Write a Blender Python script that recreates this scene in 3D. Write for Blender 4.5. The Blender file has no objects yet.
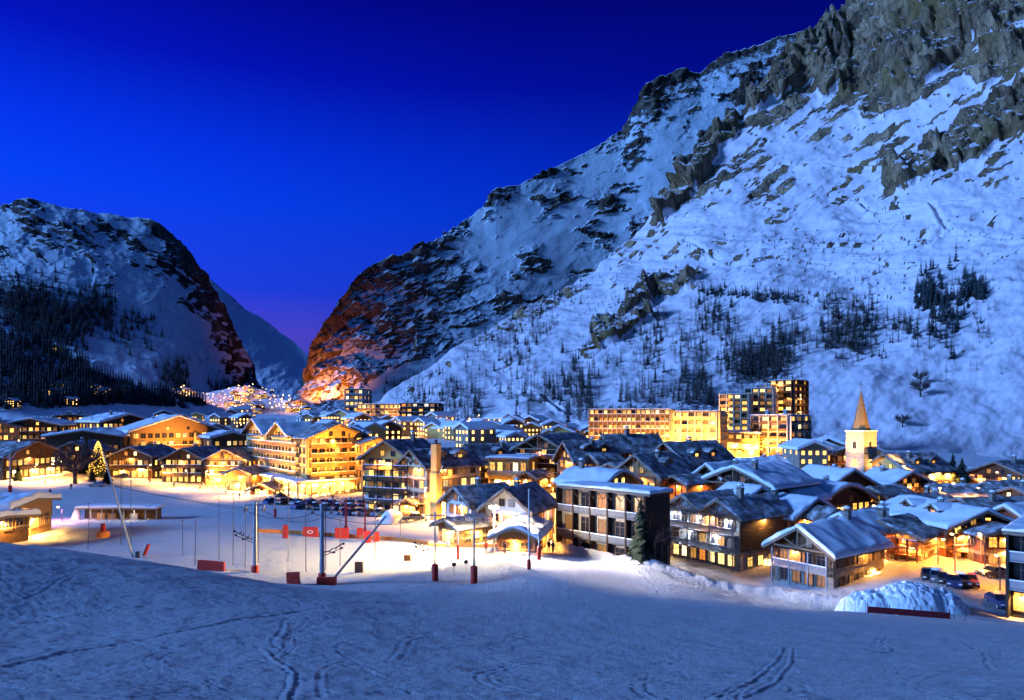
import bpy, math, random
import numpy as np
from mathutils import Vector, Matrix

random.seed(7)
RNG = np.random.default_rng(11)
scene = bpy.context.scene
COL = scene.collection
R = math.radians
F, CX, HY = 683.0, 512.0, 415.0      # focal length in px, picture centre, eye level row

# ------------------------------------------------------------------ tagging
def tag(o, label=None, cat=None, group=None, kind=None):
    if label: o['label'] = label
    if cat: o['category'] = cat
    if group: o['group'] = group
    if kind: o['kind'] = kind
    return o

def empty(name, loc=(0, 0, 0), rz=0.0, label=None, cat=None, group=None):
    o = bpy.data.objects.new(name, None)
    COL.objects.link(o)
    o.location = loc
    o.rotation_euler = (0, 0, rz)
    o.empty_display_size = .2
    return tag(o, label, cat, group)

def link(name, me, parent=None):
    o = bpy.data.objects.new(name, me)
    COL.objects.link(o)
    if parent is not None: o.parent = parent
    return o

KIDS = {}
def children(o):
    return [c for c in o.children]

def copy_tree(o, parent=None):
    c = o.copy(); COL.objects.link(c)
    c.parent = parent
    for ch in children(o): copy_tree(ch, c)
    return c

# ------------------------------------------------------------------ mesh builder
class MB:
    def __init__(s): s.v = []; s.f = []; s.m = []; s.sm = []
    def add(s, vs, fs, mi=0, smooth=False):
        b = len(s.v); s.v.extend([tuple(p) for p in vs])
        for f in fs:
            s.f.append(tuple(i + b for i in f)); s.m.append(mi); s.sm.append(smooth)
        return s
    def box(s, x0, x1, y0, y1, z0, z1, mi=0):
        v = [(x0,y0,z0),(x1,y0,z0),(x1,y1,z0),(x0,y1,z0),(x0,y0,z1),(x1,y0,z1),(x1,y1,z1),(x0,y1,z1)]
        return s.add(v, [(0,3,2,1),(4,5,6,7),(0,1,5,4),(1,2,6,5),(2,3,7,6),(3,0,4,7)], mi)
    def bar(s, p, q, w, h=None, mi=0):
        p, q = Vector(p), Vector(q); h = h or w
        d = (q - p)
        if d.length < 1e-6: return s
        d.normalize()
        up = Vector((0,0,1)) if abs(d.z) < .95 else Vector((1,0,0))
        a = d.cross(up).normalized() * w / 2; b = a.cross(d).normalized() * h / 2
        v = [p-a-b, p+a-b, p+a+b, p-a+b, q-a-b, q+a-b, q+a+b, q-a+b]
        return s.add(v, [(0,1,2,3),(7,6,5,4),(0,4,5,1),(1,5,6,2),(2,6,7,3),(3,7,4,0)], mi)
    def tube(s, pts, rad, n=8, mi=0, caps=True, smooth=True):
        pts = [Vector(p) for p in pts]
        rads = rad if isinstance(rad, (list, tuple)) else [rad] * len(pts)
        rings = []
        for i, p in enumerate(pts):
            d = (pts[min(i+1, len(pts)-1)] - pts[max(i-1, 0)])
            d = d.normalized() if d.length > 1e-9 else Vector((0,0,1))
            up = Vector((0,0,1)) if abs(d.z) < .9 else Vector((1,0,0))
            a = d.cross(up).normalized(); b = d.cross(a).normalized()
            rings.append([p + (a*math.cos(2*math.pi*k/n) + b*math.sin(2*math.pi*k/n)) * rads[i] for k in range(n)])
        base = []
        for r in rings: base += r
        fs = []
        for i in range(len(pts)-1):
            for k in range(n):
                fs.append((i*n+k, i*n+(k+1)%n, (i+1)*n+(k+1)%n, (i+1)*n+k))
        s.add(base, fs, mi, smooth)
        if caps:
            m = (len(pts)-1)*n
            s.add(rings[0], [tuple(range(n))], mi); s.add(rings[-1], [tuple(range(n-1,-1,-1))], mi)
        return s
    def lathe(s, c, prof, n=12, mi=0, smooth=True):
        v = []; fs = []
        for (r, z) in prof:
            for k in range(n):
                a = 2*math.pi*k/n
                v.append((c[0]+r*math.cos(a), c[1]+r*math.sin(a), c[2]+z))
        for i in range(len(prof)-1):
            for k in range(n):
                fs.append((i*n+k, i*n+(k+1)%n, (i+1)*n+(k+1)%n, (i+1)*n+k))
        return s.add(v, fs, mi, smooth)
    def mesh(s, name, mats):
        me = bpy.data.meshes.new(name)
        me.from_pydata(s.v, [], s.f)
        for m in (mats if isinstance(mats, (list, tuple)) else [mats]): me.materials.append(m)
        if any(s.m): me.polygons.foreach_set('material_index', s.m)
        if any(s.sm): me.polygons.foreach_set('use_smooth', s.sm)
        me.update()
        return me
    def build(s, name, mats, parent=None):
        return link(name, s.mesh(name, mats), parent)

def np_mesh(name, verts, faces, mats, smooth=True, mi=None):
    me = bpy.data.meshes.new(name)
    n, k = faces.shape
    me.vertices.add(len(verts)); me.vertices.foreach_set('co', np.asarray(verts, np.float32).ravel())
    me.loops.add(n*k); me.loops.foreach_set('vertex_index', faces.ravel().astype(np.int32))
    me.polygons.add(n); me.polygons.foreach_set('loop_start', np.arange(0, n*k, k, dtype=np.int32))
    for m in mats: me.materials.append(m)
    if mi is not None: me.polygons.foreach_set('material_index', mi.astype(np.int32))
    if smooth: me.polygons.foreach_set('use_smooth', np.ones(n, bool))
    me.update(calc_edges=True)
    return me

def grid_faces(nr, nc, flip=False):
    i = np.arange(nr-1)[:, None]*nc + np.arange(nc-1)[None, :]
    f = np.stack([i, i+1, i+nc+1, i+nc], -1).reshape(-1, 4)
    return f[:, ::-1] if flip else f

# ------------------------------------------------------------------ numpy noise
_P = np.random.default_rng(3).permutation(512)
_P = np.concatenate([_P, _P, _P])
_G = np.random.default_rng(5).uniform(0, 2*math.pi, 512)
_GX, _GY = np.cos(_G), np.sin(_G)
def perlin(x, y):
    x = np.asarray(x, float); y = np.asarray(y, float)
    xi = np.floor(x).astype(int); yi = np.floor(y).astype(int)
    xf = x - xi; yf = y - yi
    u = xf**3*(xf*(xf*6-15)+10); v = yf**3*(yf*(yf*6-15)+10)
    def g(ix, iy, dx, dy):
        h = _P[(_P[ix & 511] + iy) & 511]
        return _GX[h]*dx + _GY[h]*dy
    a = g(xi, yi, xf, yf); b = g(xi+1, yi, xf-1, yf)
    c = g(xi, yi+1, xf, yf-1); d = g(xi+1, yi+1, xf-1, yf-1)
    return (a + u*(b-a) + v*((c + u*(d-c)) - (a + u*(b-a)))) * 1.41
def fbm(x, y, o=5, g=.5, lac=2.03):
    t = 0; a = 1; n = 0
    for k in range(o):
        t = t + a*perlin(x + 17.3*k, y - 9.1*k); n += a; a *= g; x = x*lac; y = y*lac
    return t / n
def ridged(x, y, o=5, g=.55, lac=2.1):
    t = 0; a = 1; n = 0
    for k in range(o):
        t = t + a*(1 - 2*np.abs(perlin(x + 31.7*k, y + 5.3*k))); n += a; a *= g; x = x*lac; y = y*lac
    return t / n
def facets(x, y, seed=0, tilt=1.0):
    """angular blocks: every cell of a jittered grid is one tilted plane"""
    xi = np.floor(x).astype(int); yi = np.floor(y).astype(int)
    best = np.full(x.shape, 1e9); out = np.zeros(x.shape)
    for dx in (-1,0,1):
        for dy in (-1,0,1):
            cx = xi+dx; cy = yi+dy
            h = _P[(_P[(cx+seed*7) & 511] + cy) & 511]; h2 = _P[(h + 131) & 511]; h3 = _P[(h2 + 57 + seed) & 511]
            px = cx + h/512; py = cy + h2/512
            d = (x-px)**2 + (y-py)**2
            a = h3/512*6.283
            v = (h2/512-.5) + tilt*((x-px)*np.cos(a) + (y-py)*np.sin(a))
            k = d < best; best = np.where(k, d, best); out = np.where(k, v, out)
    return out
def sstep(a, b, x):
    t = np.clip((x-a)/(b-a), 0, 1); return t*t*(3-2*t)

# ------------------------------------------------------------------ materials
def mat(name):
    m = bpy.data.materials.new(name); m.use_nodes = True
    nt = m.node_tree; nt.nodes.clear()
    out = nt.nodes.new('ShaderNodeOutputMaterial')
    b = nt.nodes.new('ShaderNodeBsdfPrincipled')
    nt.links.new(b.outputs[0], out.inputs[0])
    return m, nt, b
def N(nt, t, **kw):
    n = nt.nodes.new(t)
    for k, v in kw.items():
        if k in n.inputs.keys(): n.inputs[k].default_value = v
        else: setattr(n, k, v)
    return n
def ramp(nt, stops, fac=None):
    r = nt.nodes.new('ShaderNodeValToRGB')
    e = r.color_ramp.elements
    while len(e) < len(stops): e.new(.5)
    for i, (p, c) in enumerate(stops):
        e[i].position = p; e[i].color = (*c, 1) if len(c) == 3 else c
    if fac is not None: nt.links.new(fac, r.inputs[0])
    return r
def noise_mat(name, c1, c2, scale=4, rough=.8, bump=.15, detail=6, stretch=(1,1,1), bdist=.05, wave=None, spec=.3):
    """two-tone noise material in object coordinates, with bump"""
    m, nt, b = mat(name)
    tc = N(nt, 'ShaderNodeTexCoord'); mp = N(nt, 'ShaderNodeMapping')
    mp.inputs['Scale'].default_value = stretch
    nt.links.new(tc.outputs['Object'], mp.inputs[0])
    nz = N(nt, 'ShaderNodeTexNoise', Scale=scale, Detail=detail, Roughness=.6)
    nt.links.new(mp.outputs[0], nz.inputs['Vector'])
    r = ramp(nt, [(.3, c1), (.7, c2)], nz.outputs[0])
    col = r.outputs[0]; h = nz.outputs[0]
    if wave:
        axis, ws, dark = wave        # plank grooves across an axis
        w = N(nt, 'ShaderNodeTexWave', wave_type='BANDS', bands_direction=axis, wave_profile='SAW', Scale=ws, Distortion=.3, Detail=1.0)
        nt.links.new(tc.outputs['Object'], w.inputs['Vector'])
        rr = ramp(nt, [(0, (dark,)*3), (.12, (1,1,1)), (1, (.8,.8,.8))], w.outputs[0])
        mx = N(nt, 'ShaderNodeMixRGB', blend_type='MULTIPLY'); mx.inputs[0].default_value = 1
        nt.links.new(col, mx.inputs[1]); nt.links.new(rr.outputs[0], mx.inputs[2]); col = mx.outputs[0]
    nt.links.new(col, b.inputs['Base Color'])
    b.inputs['Roughness'].default_value = rough
    b.inputs['Specular IOR Level'].default_value = spec
    if bump:
        bp = N(nt, 'ShaderNodeBump', Strength=bump, Distance=bdist)
        nt.links.new(h, bp.inputs['Height']); nt.links.new(bp.outputs[0], b.inputs['Normal'])
    return m

def emit_mat(name, col, lo, hi, texture=True, hues=None):
    """lit thing: brightness differs from object to object"""
    m, nt, b = mat(name)
    b.inputs['Base Color'].default_value = (.03,.03,.03,1); b.inputs['Roughness'].default_value = .25
    oi = N(nt, 'ShaderNodeObjectInfo')
    mr = N(nt, 'ShaderNodeMapRange'); mr.inputs['To Min'].default_value = lo; mr.inputs['To Max'].default_value = hi
    nt.links.new(oi.outputs['Random'], mr.inputs[0])
    s = mr.outputs[0]
    if texture:
        tc = N(nt, 'ShaderNodeTexCoord')
        ad = N(nt, 'ShaderNodeVectorMath', operation='ADD'); nt.links.new(tc.outputs['Object'], ad.inputs[0]); nt.links.new(oi.outputs['Location'], ad.inputs[1])
        nz = N(nt, 'ShaderNodeTexNoise', Scale=2.3, Detail=3.0); nt.links.new(ad.outputs[0], nz.inputs['Vector'])
        rr = ramp(nt, [(.3, (.45,.45,.45)), (.65, (1.15,1.15,1.15))], nz.outputs[0])
        mu = N(nt, 'ShaderNodeMath', operation='MULTIPLY'); nt.links.new(rr.outputs[0], mu.inputs[0]); nt.links.new(s, mu.inputs[1]); s = mu.outputs[0]
    b.inputs['Emission Color'].default_value = (*col, 1)
    if hues:       # rooms differ in the colour of their lamps
        m7 = N(nt, 'ShaderNodeMath', operation='MULTIPLY'); nt.links.new(oi.outputs['Random'], m7.inputs[0]); m7.inputs[1].default_value = 7.31
        fr_ = N(nt, 'ShaderNodeMath', operation='FRACT'); nt.links.new(m7.outputs[0], fr_.inputs[0])
        hr = ramp(nt, [(i/max(1,len(hues)-1), h) for i, h in enumerate(hues)], fr_.outputs[0]); nt.links.new(hr.outputs[0], b.inputs['Emission Color'])
    nt.links.new(s, b.inputs['Emission Strength'])
    try: m.cycles.emission_sampling = 'NONE'
    except Exception: pass
    return m

# ------------------------------------------------------------------ camera
cam = bpy.data.cameras.new('camera'); camo = bpy.data.objects.new('camera', cam); COL.objects.link(camo)
cam.sensor_width = 36; cam.lens = 36*F/1024; cam.shift_y = (HY-350)/1024
cam.clip_start = .1; cam.clip_end = 12000
camo.rotation_euler = (R(90), 0, 0)
scene.camera = camo
def at(px, py, D): return Vector(((px-CX)/F*D, D, (HY-py)/F*D))
# ------------------------------------------------------------------ snow materials
def snow_mat(name, bscale=3.0, bstr=.25, base=(.80,.82,.86), fine=40, bdist=.08):
    m, nt, b = mat(name)
    tc = N(nt, 'ShaderNodeTexCoord')
    n1 = N(nt, 'ShaderNodeTexNoise', Scale=bscale, Detail=8.0, Roughness=.65); nt.links.new(tc.outputs['Object'], n1.inputs['Vector'])
    n2 = N(nt, 'ShaderNodeTexNoise', Scale=fine, Detail=2.0); nt.links.new(tc.outputs['Object'], n2.inputs['Vector'])
    ad = N(nt, 'ShaderNodeMath', operation='MULTIPLY_ADD'); nt.links.new(n2.outputs[0], ad.inputs[0]); ad.inputs[1].default_value = .25; nt.links.new(n1.outputs[0], ad.inputs[2])
    bp = N(nt, 'ShaderNodeBump', Strength=bstr, Distance=bdist); nt.links.new(ad.outputs[0], bp.inputs['Height']); nt.links.new(bp.outputs[0], b.inputs['Normal'])
    r = ramp(nt, [(.25, tuple(c*.93 for c in base)), (.7, base)], n1.outputs[0]); nt.links.new(r.outputs[0], b.inputs['Base Color'])
    b.inputs['Roughness'].default_value = .75; b.inputs['Specular IOR Level'].default_value = .25
    return m
M_SNOW_ROOF = snow_mat('roof_snow', 1.2, .15)
M_SNOW_PILE = snow_mat('piled_snow', 2.5, .8, fine=12, bdist=.2)

def piste_mat():
    m, nt, b = mat('piste_snow')
    tc = N(nt, 'ShaderNodeTexCoord')
    # wind and ski scratches stretched along the fall line, plus crumbly lumps
    mp = N(nt, 'ShaderNodeMapping'); mp.inputs['Rotation'].default_value = (0,0,R(-18)); mp.inputs['Scale'].default_value = (.42,1.0,1)
    nt.links.new(tc.outputs['Object'], mp.inputs[0])
    n1 = N(nt, 'ShaderNodeTexNoise', Scale=1.5, Detail=10.0, Roughness=.74, Distortion=.1); nt.links.new(mp.outputs[0], n1.inputs['Vector'])
    mp2 = N(nt, 'ShaderNodeMapping'); mp2.inputs['Rotation'].default_value = (0,0,R(24)); mp2.inputs['Scale'].default_value = (.35,1.0,1)
    nt.links.new(tc.outputs['Object'], mp2.inputs[0])
    n2 = N(nt, 'ShaderNodeTexNoise', Scale=.9, Detail=10.0, Roughness=.74, Distortion=.1); nt.links.new(mp2.outputs[0], n2.inputs['Vector'])
    n3 = N(nt, 'ShaderNodeTexNoise', Scale=11.0, Detail=8.0, Roughness=.8); nt.links.new(tc.outputs['Object'], n3.inputs['Vector'])
    a = N(nt, 'ShaderNodeMath', operation='ADD'); nt.links.new(n1.outputs[0], a.inputs[0]); nt.links.new(n2.outputs[0], a.inputs[1])
    a2 = N(nt, 'ShaderNodeMath', operation='MULTIPLY_ADD'); nt.links.new(n3.outputs[0], a2.inputs[0]); a2.inputs[1].default_value = 1.1; nt.links.new(a.outputs[0], a2.inputs[2])
    mp4 = N(nt, 'ShaderNodeMapping'); mp4.inputs['Rotation'].default_value = (0,0,R(14)); mp4.inputs['Scale'].default_value = (1.0,.12,1)
    nt.links.new(tc.outputs['Object'], mp4.inputs[0])
    n5 = N(nt, 'ShaderNodeTexNoise', Scale=.8, Detail=7.0, Roughness=.7); nt.links.new(mp4.outputs[0], n5.inputs['Vector'])
    a3 = N(nt, 'ShaderNodeMath', operation='MULTIPLY_ADD'); nt.links.new(n5.outputs[0], a3.inputs[0]); a3.inputs[1].default_value = 2.0; nt.links.new(a2.outputs[0], a3.inputs[2])
    bp = N(nt, 'ShaderNodeBump', Strength=1.0, Distance=.7); nt.links.new(a3.outputs[0], bp.inputs['Height']); nt.links.new(bp.outputs[0], b.inputs['Normal'])
    r = ramp(nt, [(.3, (.70,.74,.80)), (.65, (.84,.86,.89))], n3.outputs[0]); nt.links.new(r.outputs[0], b.inputs['Base Color'])
    b.inputs['Roughness'].default_value = .7; b.inputs['Specular IOR Level'].default_value = .3
    # trodden, gritty snow where the street attribute says so
    at_ = N(nt, 'ShaderNodeAttribute', attribute_name='street')
    dirt = ramp(nt, [(.35, (.30,.25,.20)), (.7, (.58,.54,.5))], n3.outputs[0])
    mx = N(nt, 'ShaderNodeMixRGB'); nt.links.new(at_.outputs['Fac'], mx.inputs[0]); nt.links.new(r.outputs[0], mx.inputs[1]); nt.links.new(dirt.outputs[0], mx.inputs[2])
    nt.links.new(mx.outputs[0], b.inputs['Base Color'])
    return m

# ------------------------------------------------------------------ terrain
CP = []   # control points (x, y, z) of the ground
def cp(px, py, D): v = at(px, py, D); CP.append((v.x, v.y, v.z))
for p in [(0,700,10),(256,700,11),(512,700,12),(768,700,12.5),(1024,700,12),(-400,690,10),(1424,700,12),
          (0,620,20),(256,632,20),(512,645,22),(768,650,24),(1024,655,24),
          (0,551,45),(100,559,44),(200,572,42),(320,590,40),(430,601,40),(560,605,42),(700,611,45),(860,619,46),(1024,628,46),(-300,520,45),(1400,640,46),
          (0,572,68),(200,594,64),(320,594,60),(430,590,61),(560,595,62),(700,601,66),(850,612,66),(1024,626,60),(1300,640,70),(-300,560,70),
          (560,573,86),(700,589,88),(850,606,85),(1024,620,76),(640,584,86),
          (20,530,125),(20,500,165),(100,541,112),(100,492,180),(60,468,230),(250,561,92),(250,503,162),(330,582,82),
          (400,541,112),(400,508,152),(470,584,83),(480,552,104),(530,549,106),
          (558,545,116),(652,564,103),(740,575,108),(672,556,122),(826,588,97),(783,580,104),(950,588,88),(960,566,104),(1015,620,76),(1010,575,100),
          (300,494,178),(240,482,212),(460,478,180),(540,476,190),(640,478,172),(720,490,150),(800,497,160),(860,474,200),(930,490,172),(1000,485,200),
          (755,458,300),(650,448,296),(400,424,430),(310,420,480),(130,446,330),(20,447,300),(220,410,640),(860,452,300),(1000,462,290),(1200,500,200),
          (-200,460,220),(-400,440,300),(540,430,420),(250,412,900)]:
    cp(*p)
for x in (-6, -2, 2, 6): CP.append((x, 1.0, -2.05 - .06*x/6))
CP.append((-4,-8,-.9)); CP.append((4,-8,-1.0)); CP.append((-30,-4,-1.2)); CP.append((30,-4,-2.4))
CPA = np.array(CP)
# thin-plate spline in a compressed space (log distance) so near and far are balanced
def _warp(x, y):
    d = np.hypot(x, y) + 6.0
    s = np.log(d/6.0) / d * 20
    return x*s, y*s
def _phi(r2): return .5*r2*np.log(r2 + 1e-9)
_cx, _cy = _warp(CPA[:,0], CPA[:,1])
_n = len(CPA)
_K = _phi((_cx[:,None]-_cx)**2 + (_cy[:,None]-_cy)**2) + np.eye(_n)*.02
_Q = np.stack([np.ones(_n), _cx, _cy], 1)
_A = np.block([[_K, _Q], [_Q.T, np.zeros((3,3))]])
_w = np.linalg.solve(_A, np.concatenate([CPA[:,2], np.zeros(3)]))
def zt(x, y):
    x = np.asarray(x, float); y = np.asarray(y, float); sh = x.shape
    x = x.ravel(); y = y.ravel(); out = np.empty(len(x))
    for i in range(0, len(x), 20000):
        a, b = _warp(x[i:i+20000], y[i:i+20000])
        k = _phi((a[:,None]-_cx)**2 + (b[:,None]-_cy)**2)
        out[i:i+20000] = k @ _w[:_n] + _w[_n] + _w[_n+1]*a + _w[_n+2]*b
    return out.reshape(sh)
def gz(x, y): return float(zt(np.array([x]), np.array([y]))[0])
def gp(px, py, Dmin=4.0, Dmax=700.0):
    """the ground point seen at a pixel, searching from Dmin away"""
    D = np.geomspace(Dmin, Dmax, 1500)
    d = (HY-py)/F*D - zt((px-CX)/F*D, D)
    k = np.where(d <= 0)[0]
    if len(k) == 0: i = len(D)-1
    else: i = k[0]
    return Vector(((px-CX)/F*D[i], D[i], gz((px-CX)/F*D[i], D[i])))
def gd(px, D): x = (px-CX)/F*D; return Vector((x, D, gz(x, D)))

# ground sheet -------------------------------------------------------------
def build_ground():
    us = np.concatenate([np.linspace(-1400,-60,90,endpoint=False), np.linspace(-60,1084,700,endpoint=False), np.linspace(1084,2300,90)])
    ds = np.concatenate([np.linspace(.6, 7, 24, endpoint=False), np.geomspace(7, 50, 420, endpoint=False), np.geomspace(50, 60, 24, endpoint=False), np.geomspace(60, 130, 190, endpoint=False), np.geomspace(130, 440, 150, endpoint=False), np.geomspace(440, 3200, 30)])
    U, Dg = np.meshgrid(us, ds)
    X = (U-CX)/F*Dg; Y = Dg.copy()
    Z = zt(X, Y)
    far = sstep(500, 1000, Dg); Z = Z*(1-far) + (-14)*far
    # surface: lumpy, skied snow close up, groomed further down
    near = 1 - sstep(46, 62, Dg)
    Z += near*(.10*fbm(X*.35, Y*.35, 4) + .035*ridged((X+.35*Y)*.35, (Y-.35*X)*1.3, 5, .62) + .03*ridged((X-.5*Y)*.3, (Y+.5*X)*1.1, 5, .62) + .028*fbm(X*1.6, Y*2.2, 3, .6) + .020*fbm(X*4.0, Y*5.0, 3, .7))
    Z += (1-near)*sstep(400,250,Dg)*(.16*fbm(X*.12, Y*.12, 3) + .10*ridged(X*.35+Y*.1, Y*.16-X*.06, 4))
    # ski tracks: grooves along lines on the slope
    for (pts, wd, dp) in [
        ([(0,668),(60,655),(120,645),(180,632),(240,620),(300,612)], .10, -.022),
        ([(262,650),(272,660),(284,668),(292,678),(290,690),(284,705)], .05, -.018),
        ([(712,702),(752,682),(776,662),(784,648)], .05, -.018), ([(740,702),(774,684),(790,664),(792,648)], .05, -.018),
        ([(960,640),(985,655),(990,672)], .06, .015), ([(90,600),(240,612),(420,640)], .05, .012), ([(-20,630),(60,620),(150,606)], .08, .02)]:
        pw = [gp(*q) for q in pts]
        P = []
        for a, b in zip(pw[:-1], pw[1:]):
            for t in np.linspace(0, 1, 12, endpoint=False): P.append(a.lerp(b, t))
        P = np.array([(q.x, q.y) for q in P])
        P += .12*np.stack([fbm(P[:,0]*.5, P[:,1]*.5+3, 3), fbm(P[:,0]*.5+9, P[:,1]*.5, 3)], 1)
        sel = (X > P[:,0].min()-1) & (X < P[:,0].max()+1) & (Y > P[:,1].min()-1) & (Y < P[:,1].max()+1)
        xs, ys = X[sel], Y[sel]; dm = np.full(xs.shape, 9.0)
        for a, b in zip(P[:-1], P[1:]):
            ab = b-a; t = np.clip(((xs-a[0])*ab[0]+(ys-a[1])*ab[1])/(ab@ab+1e-9), 0, 1)
            dm = np.minimum(dm, np.hypot(xs-a[0]-t*ab[0], ys-a[1]-t*ab[1]))
        Z[sel] += -dp*np.exp(-(dm/wd)**2) + dp*.8*np.exp(-((dm-wd*2)/(wd*.8))**2)
    # many faint single and paired ski tracks crossing the near slope
    tr = random.Random(77); Xn, Yn, Zn = X[near[:,0] > .01], Y[near[:,0] > .01], Z[near[:,0] > .01]
    for k in range(100):
        d0 = math.exp(tr.uniform(math.log(8), math.log(44))); p = np.array([(tr.uniform(-40,1060)-CX)/F*d0, d0]); a = tr.choice([tr.gauss(.15,.35), tr.gauss(2.9,.35), tr.gauss(1.5,.5)])
        cv = tr.gauss(0,.05); wv = tr.uniform(.02,.10); ln = tr.randrange(14,46); wd = tr.uniform(.035,.075); dp = tr.uniform(.004,.012); pair = tr.random() < .5
        pts = [p.copy()]
        for i in range(ln): a += cv+wv*math.sin(i*.45); p = p+.45*np.array([math.cos(a), math.sin(a)]); pts.append(p.copy())
        for off in ((-.14,.14) if pair else (0,)):
            for q0, q1 in zip(pts[:-1], pts[1:]):
                ab = q1-q0; nrm = np.array([-ab[1], ab[0]])/(np.hypot(*ab)+1e-9)*off; u0, u1 = q0+nrm, q1+nrm
                if u0[1] < 6.5: continue
                yr = Yn[:,0]; r0, r1 = np.searchsorted(yr, [min(u0[1],u1[1])-.3, max(u0[1],u1[1])+.3])
                if r1 <= r0: continue
                ratio = Xn[r0,:]/Yn[r0,0]; xx = (min(u0[0]/u0[1], u1[0]/u1[1], u0[0]/u1[1], u1[0]/u0[1])-.3/u0[1], max(u0[0]/u0[1], u1[0]/u1[1], u0[0]/u1[1], u1[0]/u0[1])+.3/u0[1])
                c0, c1 = np.searchsorted(ratio, xx)
                if c1 <= c0: continue
                xs_, ys_ = Xn[r0:r1,c0:c1], Yn[r0:r1,c0:c1]
                t = ((xs_-u0[0])*ab[0]+(ys_-u0[1])*ab[1])/(ab@ab+1e-9); dd = np.hypot(xs_-u0[0]-t*ab[0], ys_-u0[1]-t*ab[1]); ok = (t >= 0) & (t < 1)
                Zn[r0:r1,c0:c1] += ok*(-dp*np.exp(-(dd/wd)**2) + dp*.7*np.exp(-((dd-wd*1.9)/(wd*.7))**2))
    Z[near[:,0] > .01] = Zn
    # heap of cleared snow beside the stone chalet, and the bank along the piste edge
    def heap(px, py, Dm, h, rx, ry, rot=0):
        c = gp(px, py, Dm); dx, dy = X-c.x, Y-c.y
        a = math.cos(rot)*dx+math.sin(rot)*dy; b = -math.sin(rot)*dx+math.cos(rot)*dy
        w = np.clip(1-(a/rx)**2-(b/ry)**2, 0, 1)**.8
        return h*w*(1+.35*ridged(X*.55, Y*.55, 4))
    line = [gp(*q, 60) for q in [(560,549),(620,562),(700,583),(780,596),(850,607),(885,611)]]
    P = np.array([(q.x, q.y) for q in line]); dm = np.full(X.shape, 99.0); sd = np.zeros(X.shape)
    sel = (Dg > 70) & (Dg < 130) & (U > 520) & (U < 960)
    xs, ys = X[sel], Y[sel]; d_ = np.full(xs.shape, 99.)
    for a, b in zip(P[:-1], P[1:]):
        ab = b-a; t = np.clip(((xs-a[0])*ab[0]+(ys-a[1])*ab[1])/(ab@ab), 0, 1)
        d_ = np.minimum(d_, np.hypot(xs-a[0]-t*ab[0], ys-a[1]-t*ab[1]))
    Z[sel] += 1.0*np.exp(-(d_/1.5)**2)*(1+.5*fbm(xs*.6, ys*.6, 3))
    street = np.zeros(X.shape)
    for (px, py, Dm, r) in [(965,578,70,9),(990,600,66,6),(940,566,80,7),(1000,570,80,8),(760,500,120,30),(860,500,120,26),(640,490,140,25),(180,478,170,16),(225,484,170,16),(300,497,150,14),(345,495,150,12),(545,520,110,7)]:
        c = gp(px, py, Dm); street = np.maximum(street, 1-sstep(.6, 1.1, np.hypot(X-c.x, Y-c.y)/r))
    V = np.stack([X, Y, Z], -1).reshape(-1, 3)
    nb = len(us)
    # a strip behind the camera closes the sheet
    me = np_mesh('snow_ground', V, grid_faces(len(ds), nb), [piste_mat()])
    at_ = me.attributes.new('street', 'FLOAT', 'POINT'); at_.data.foreach_set('value', (street*.75).ravel().astype(np.float32))
    o = link('snow_ground', me); tag(o, 'snowy ski slope falling away to the groomed piste and the village floor', kind='structure')
    return o
build_ground()

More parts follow.
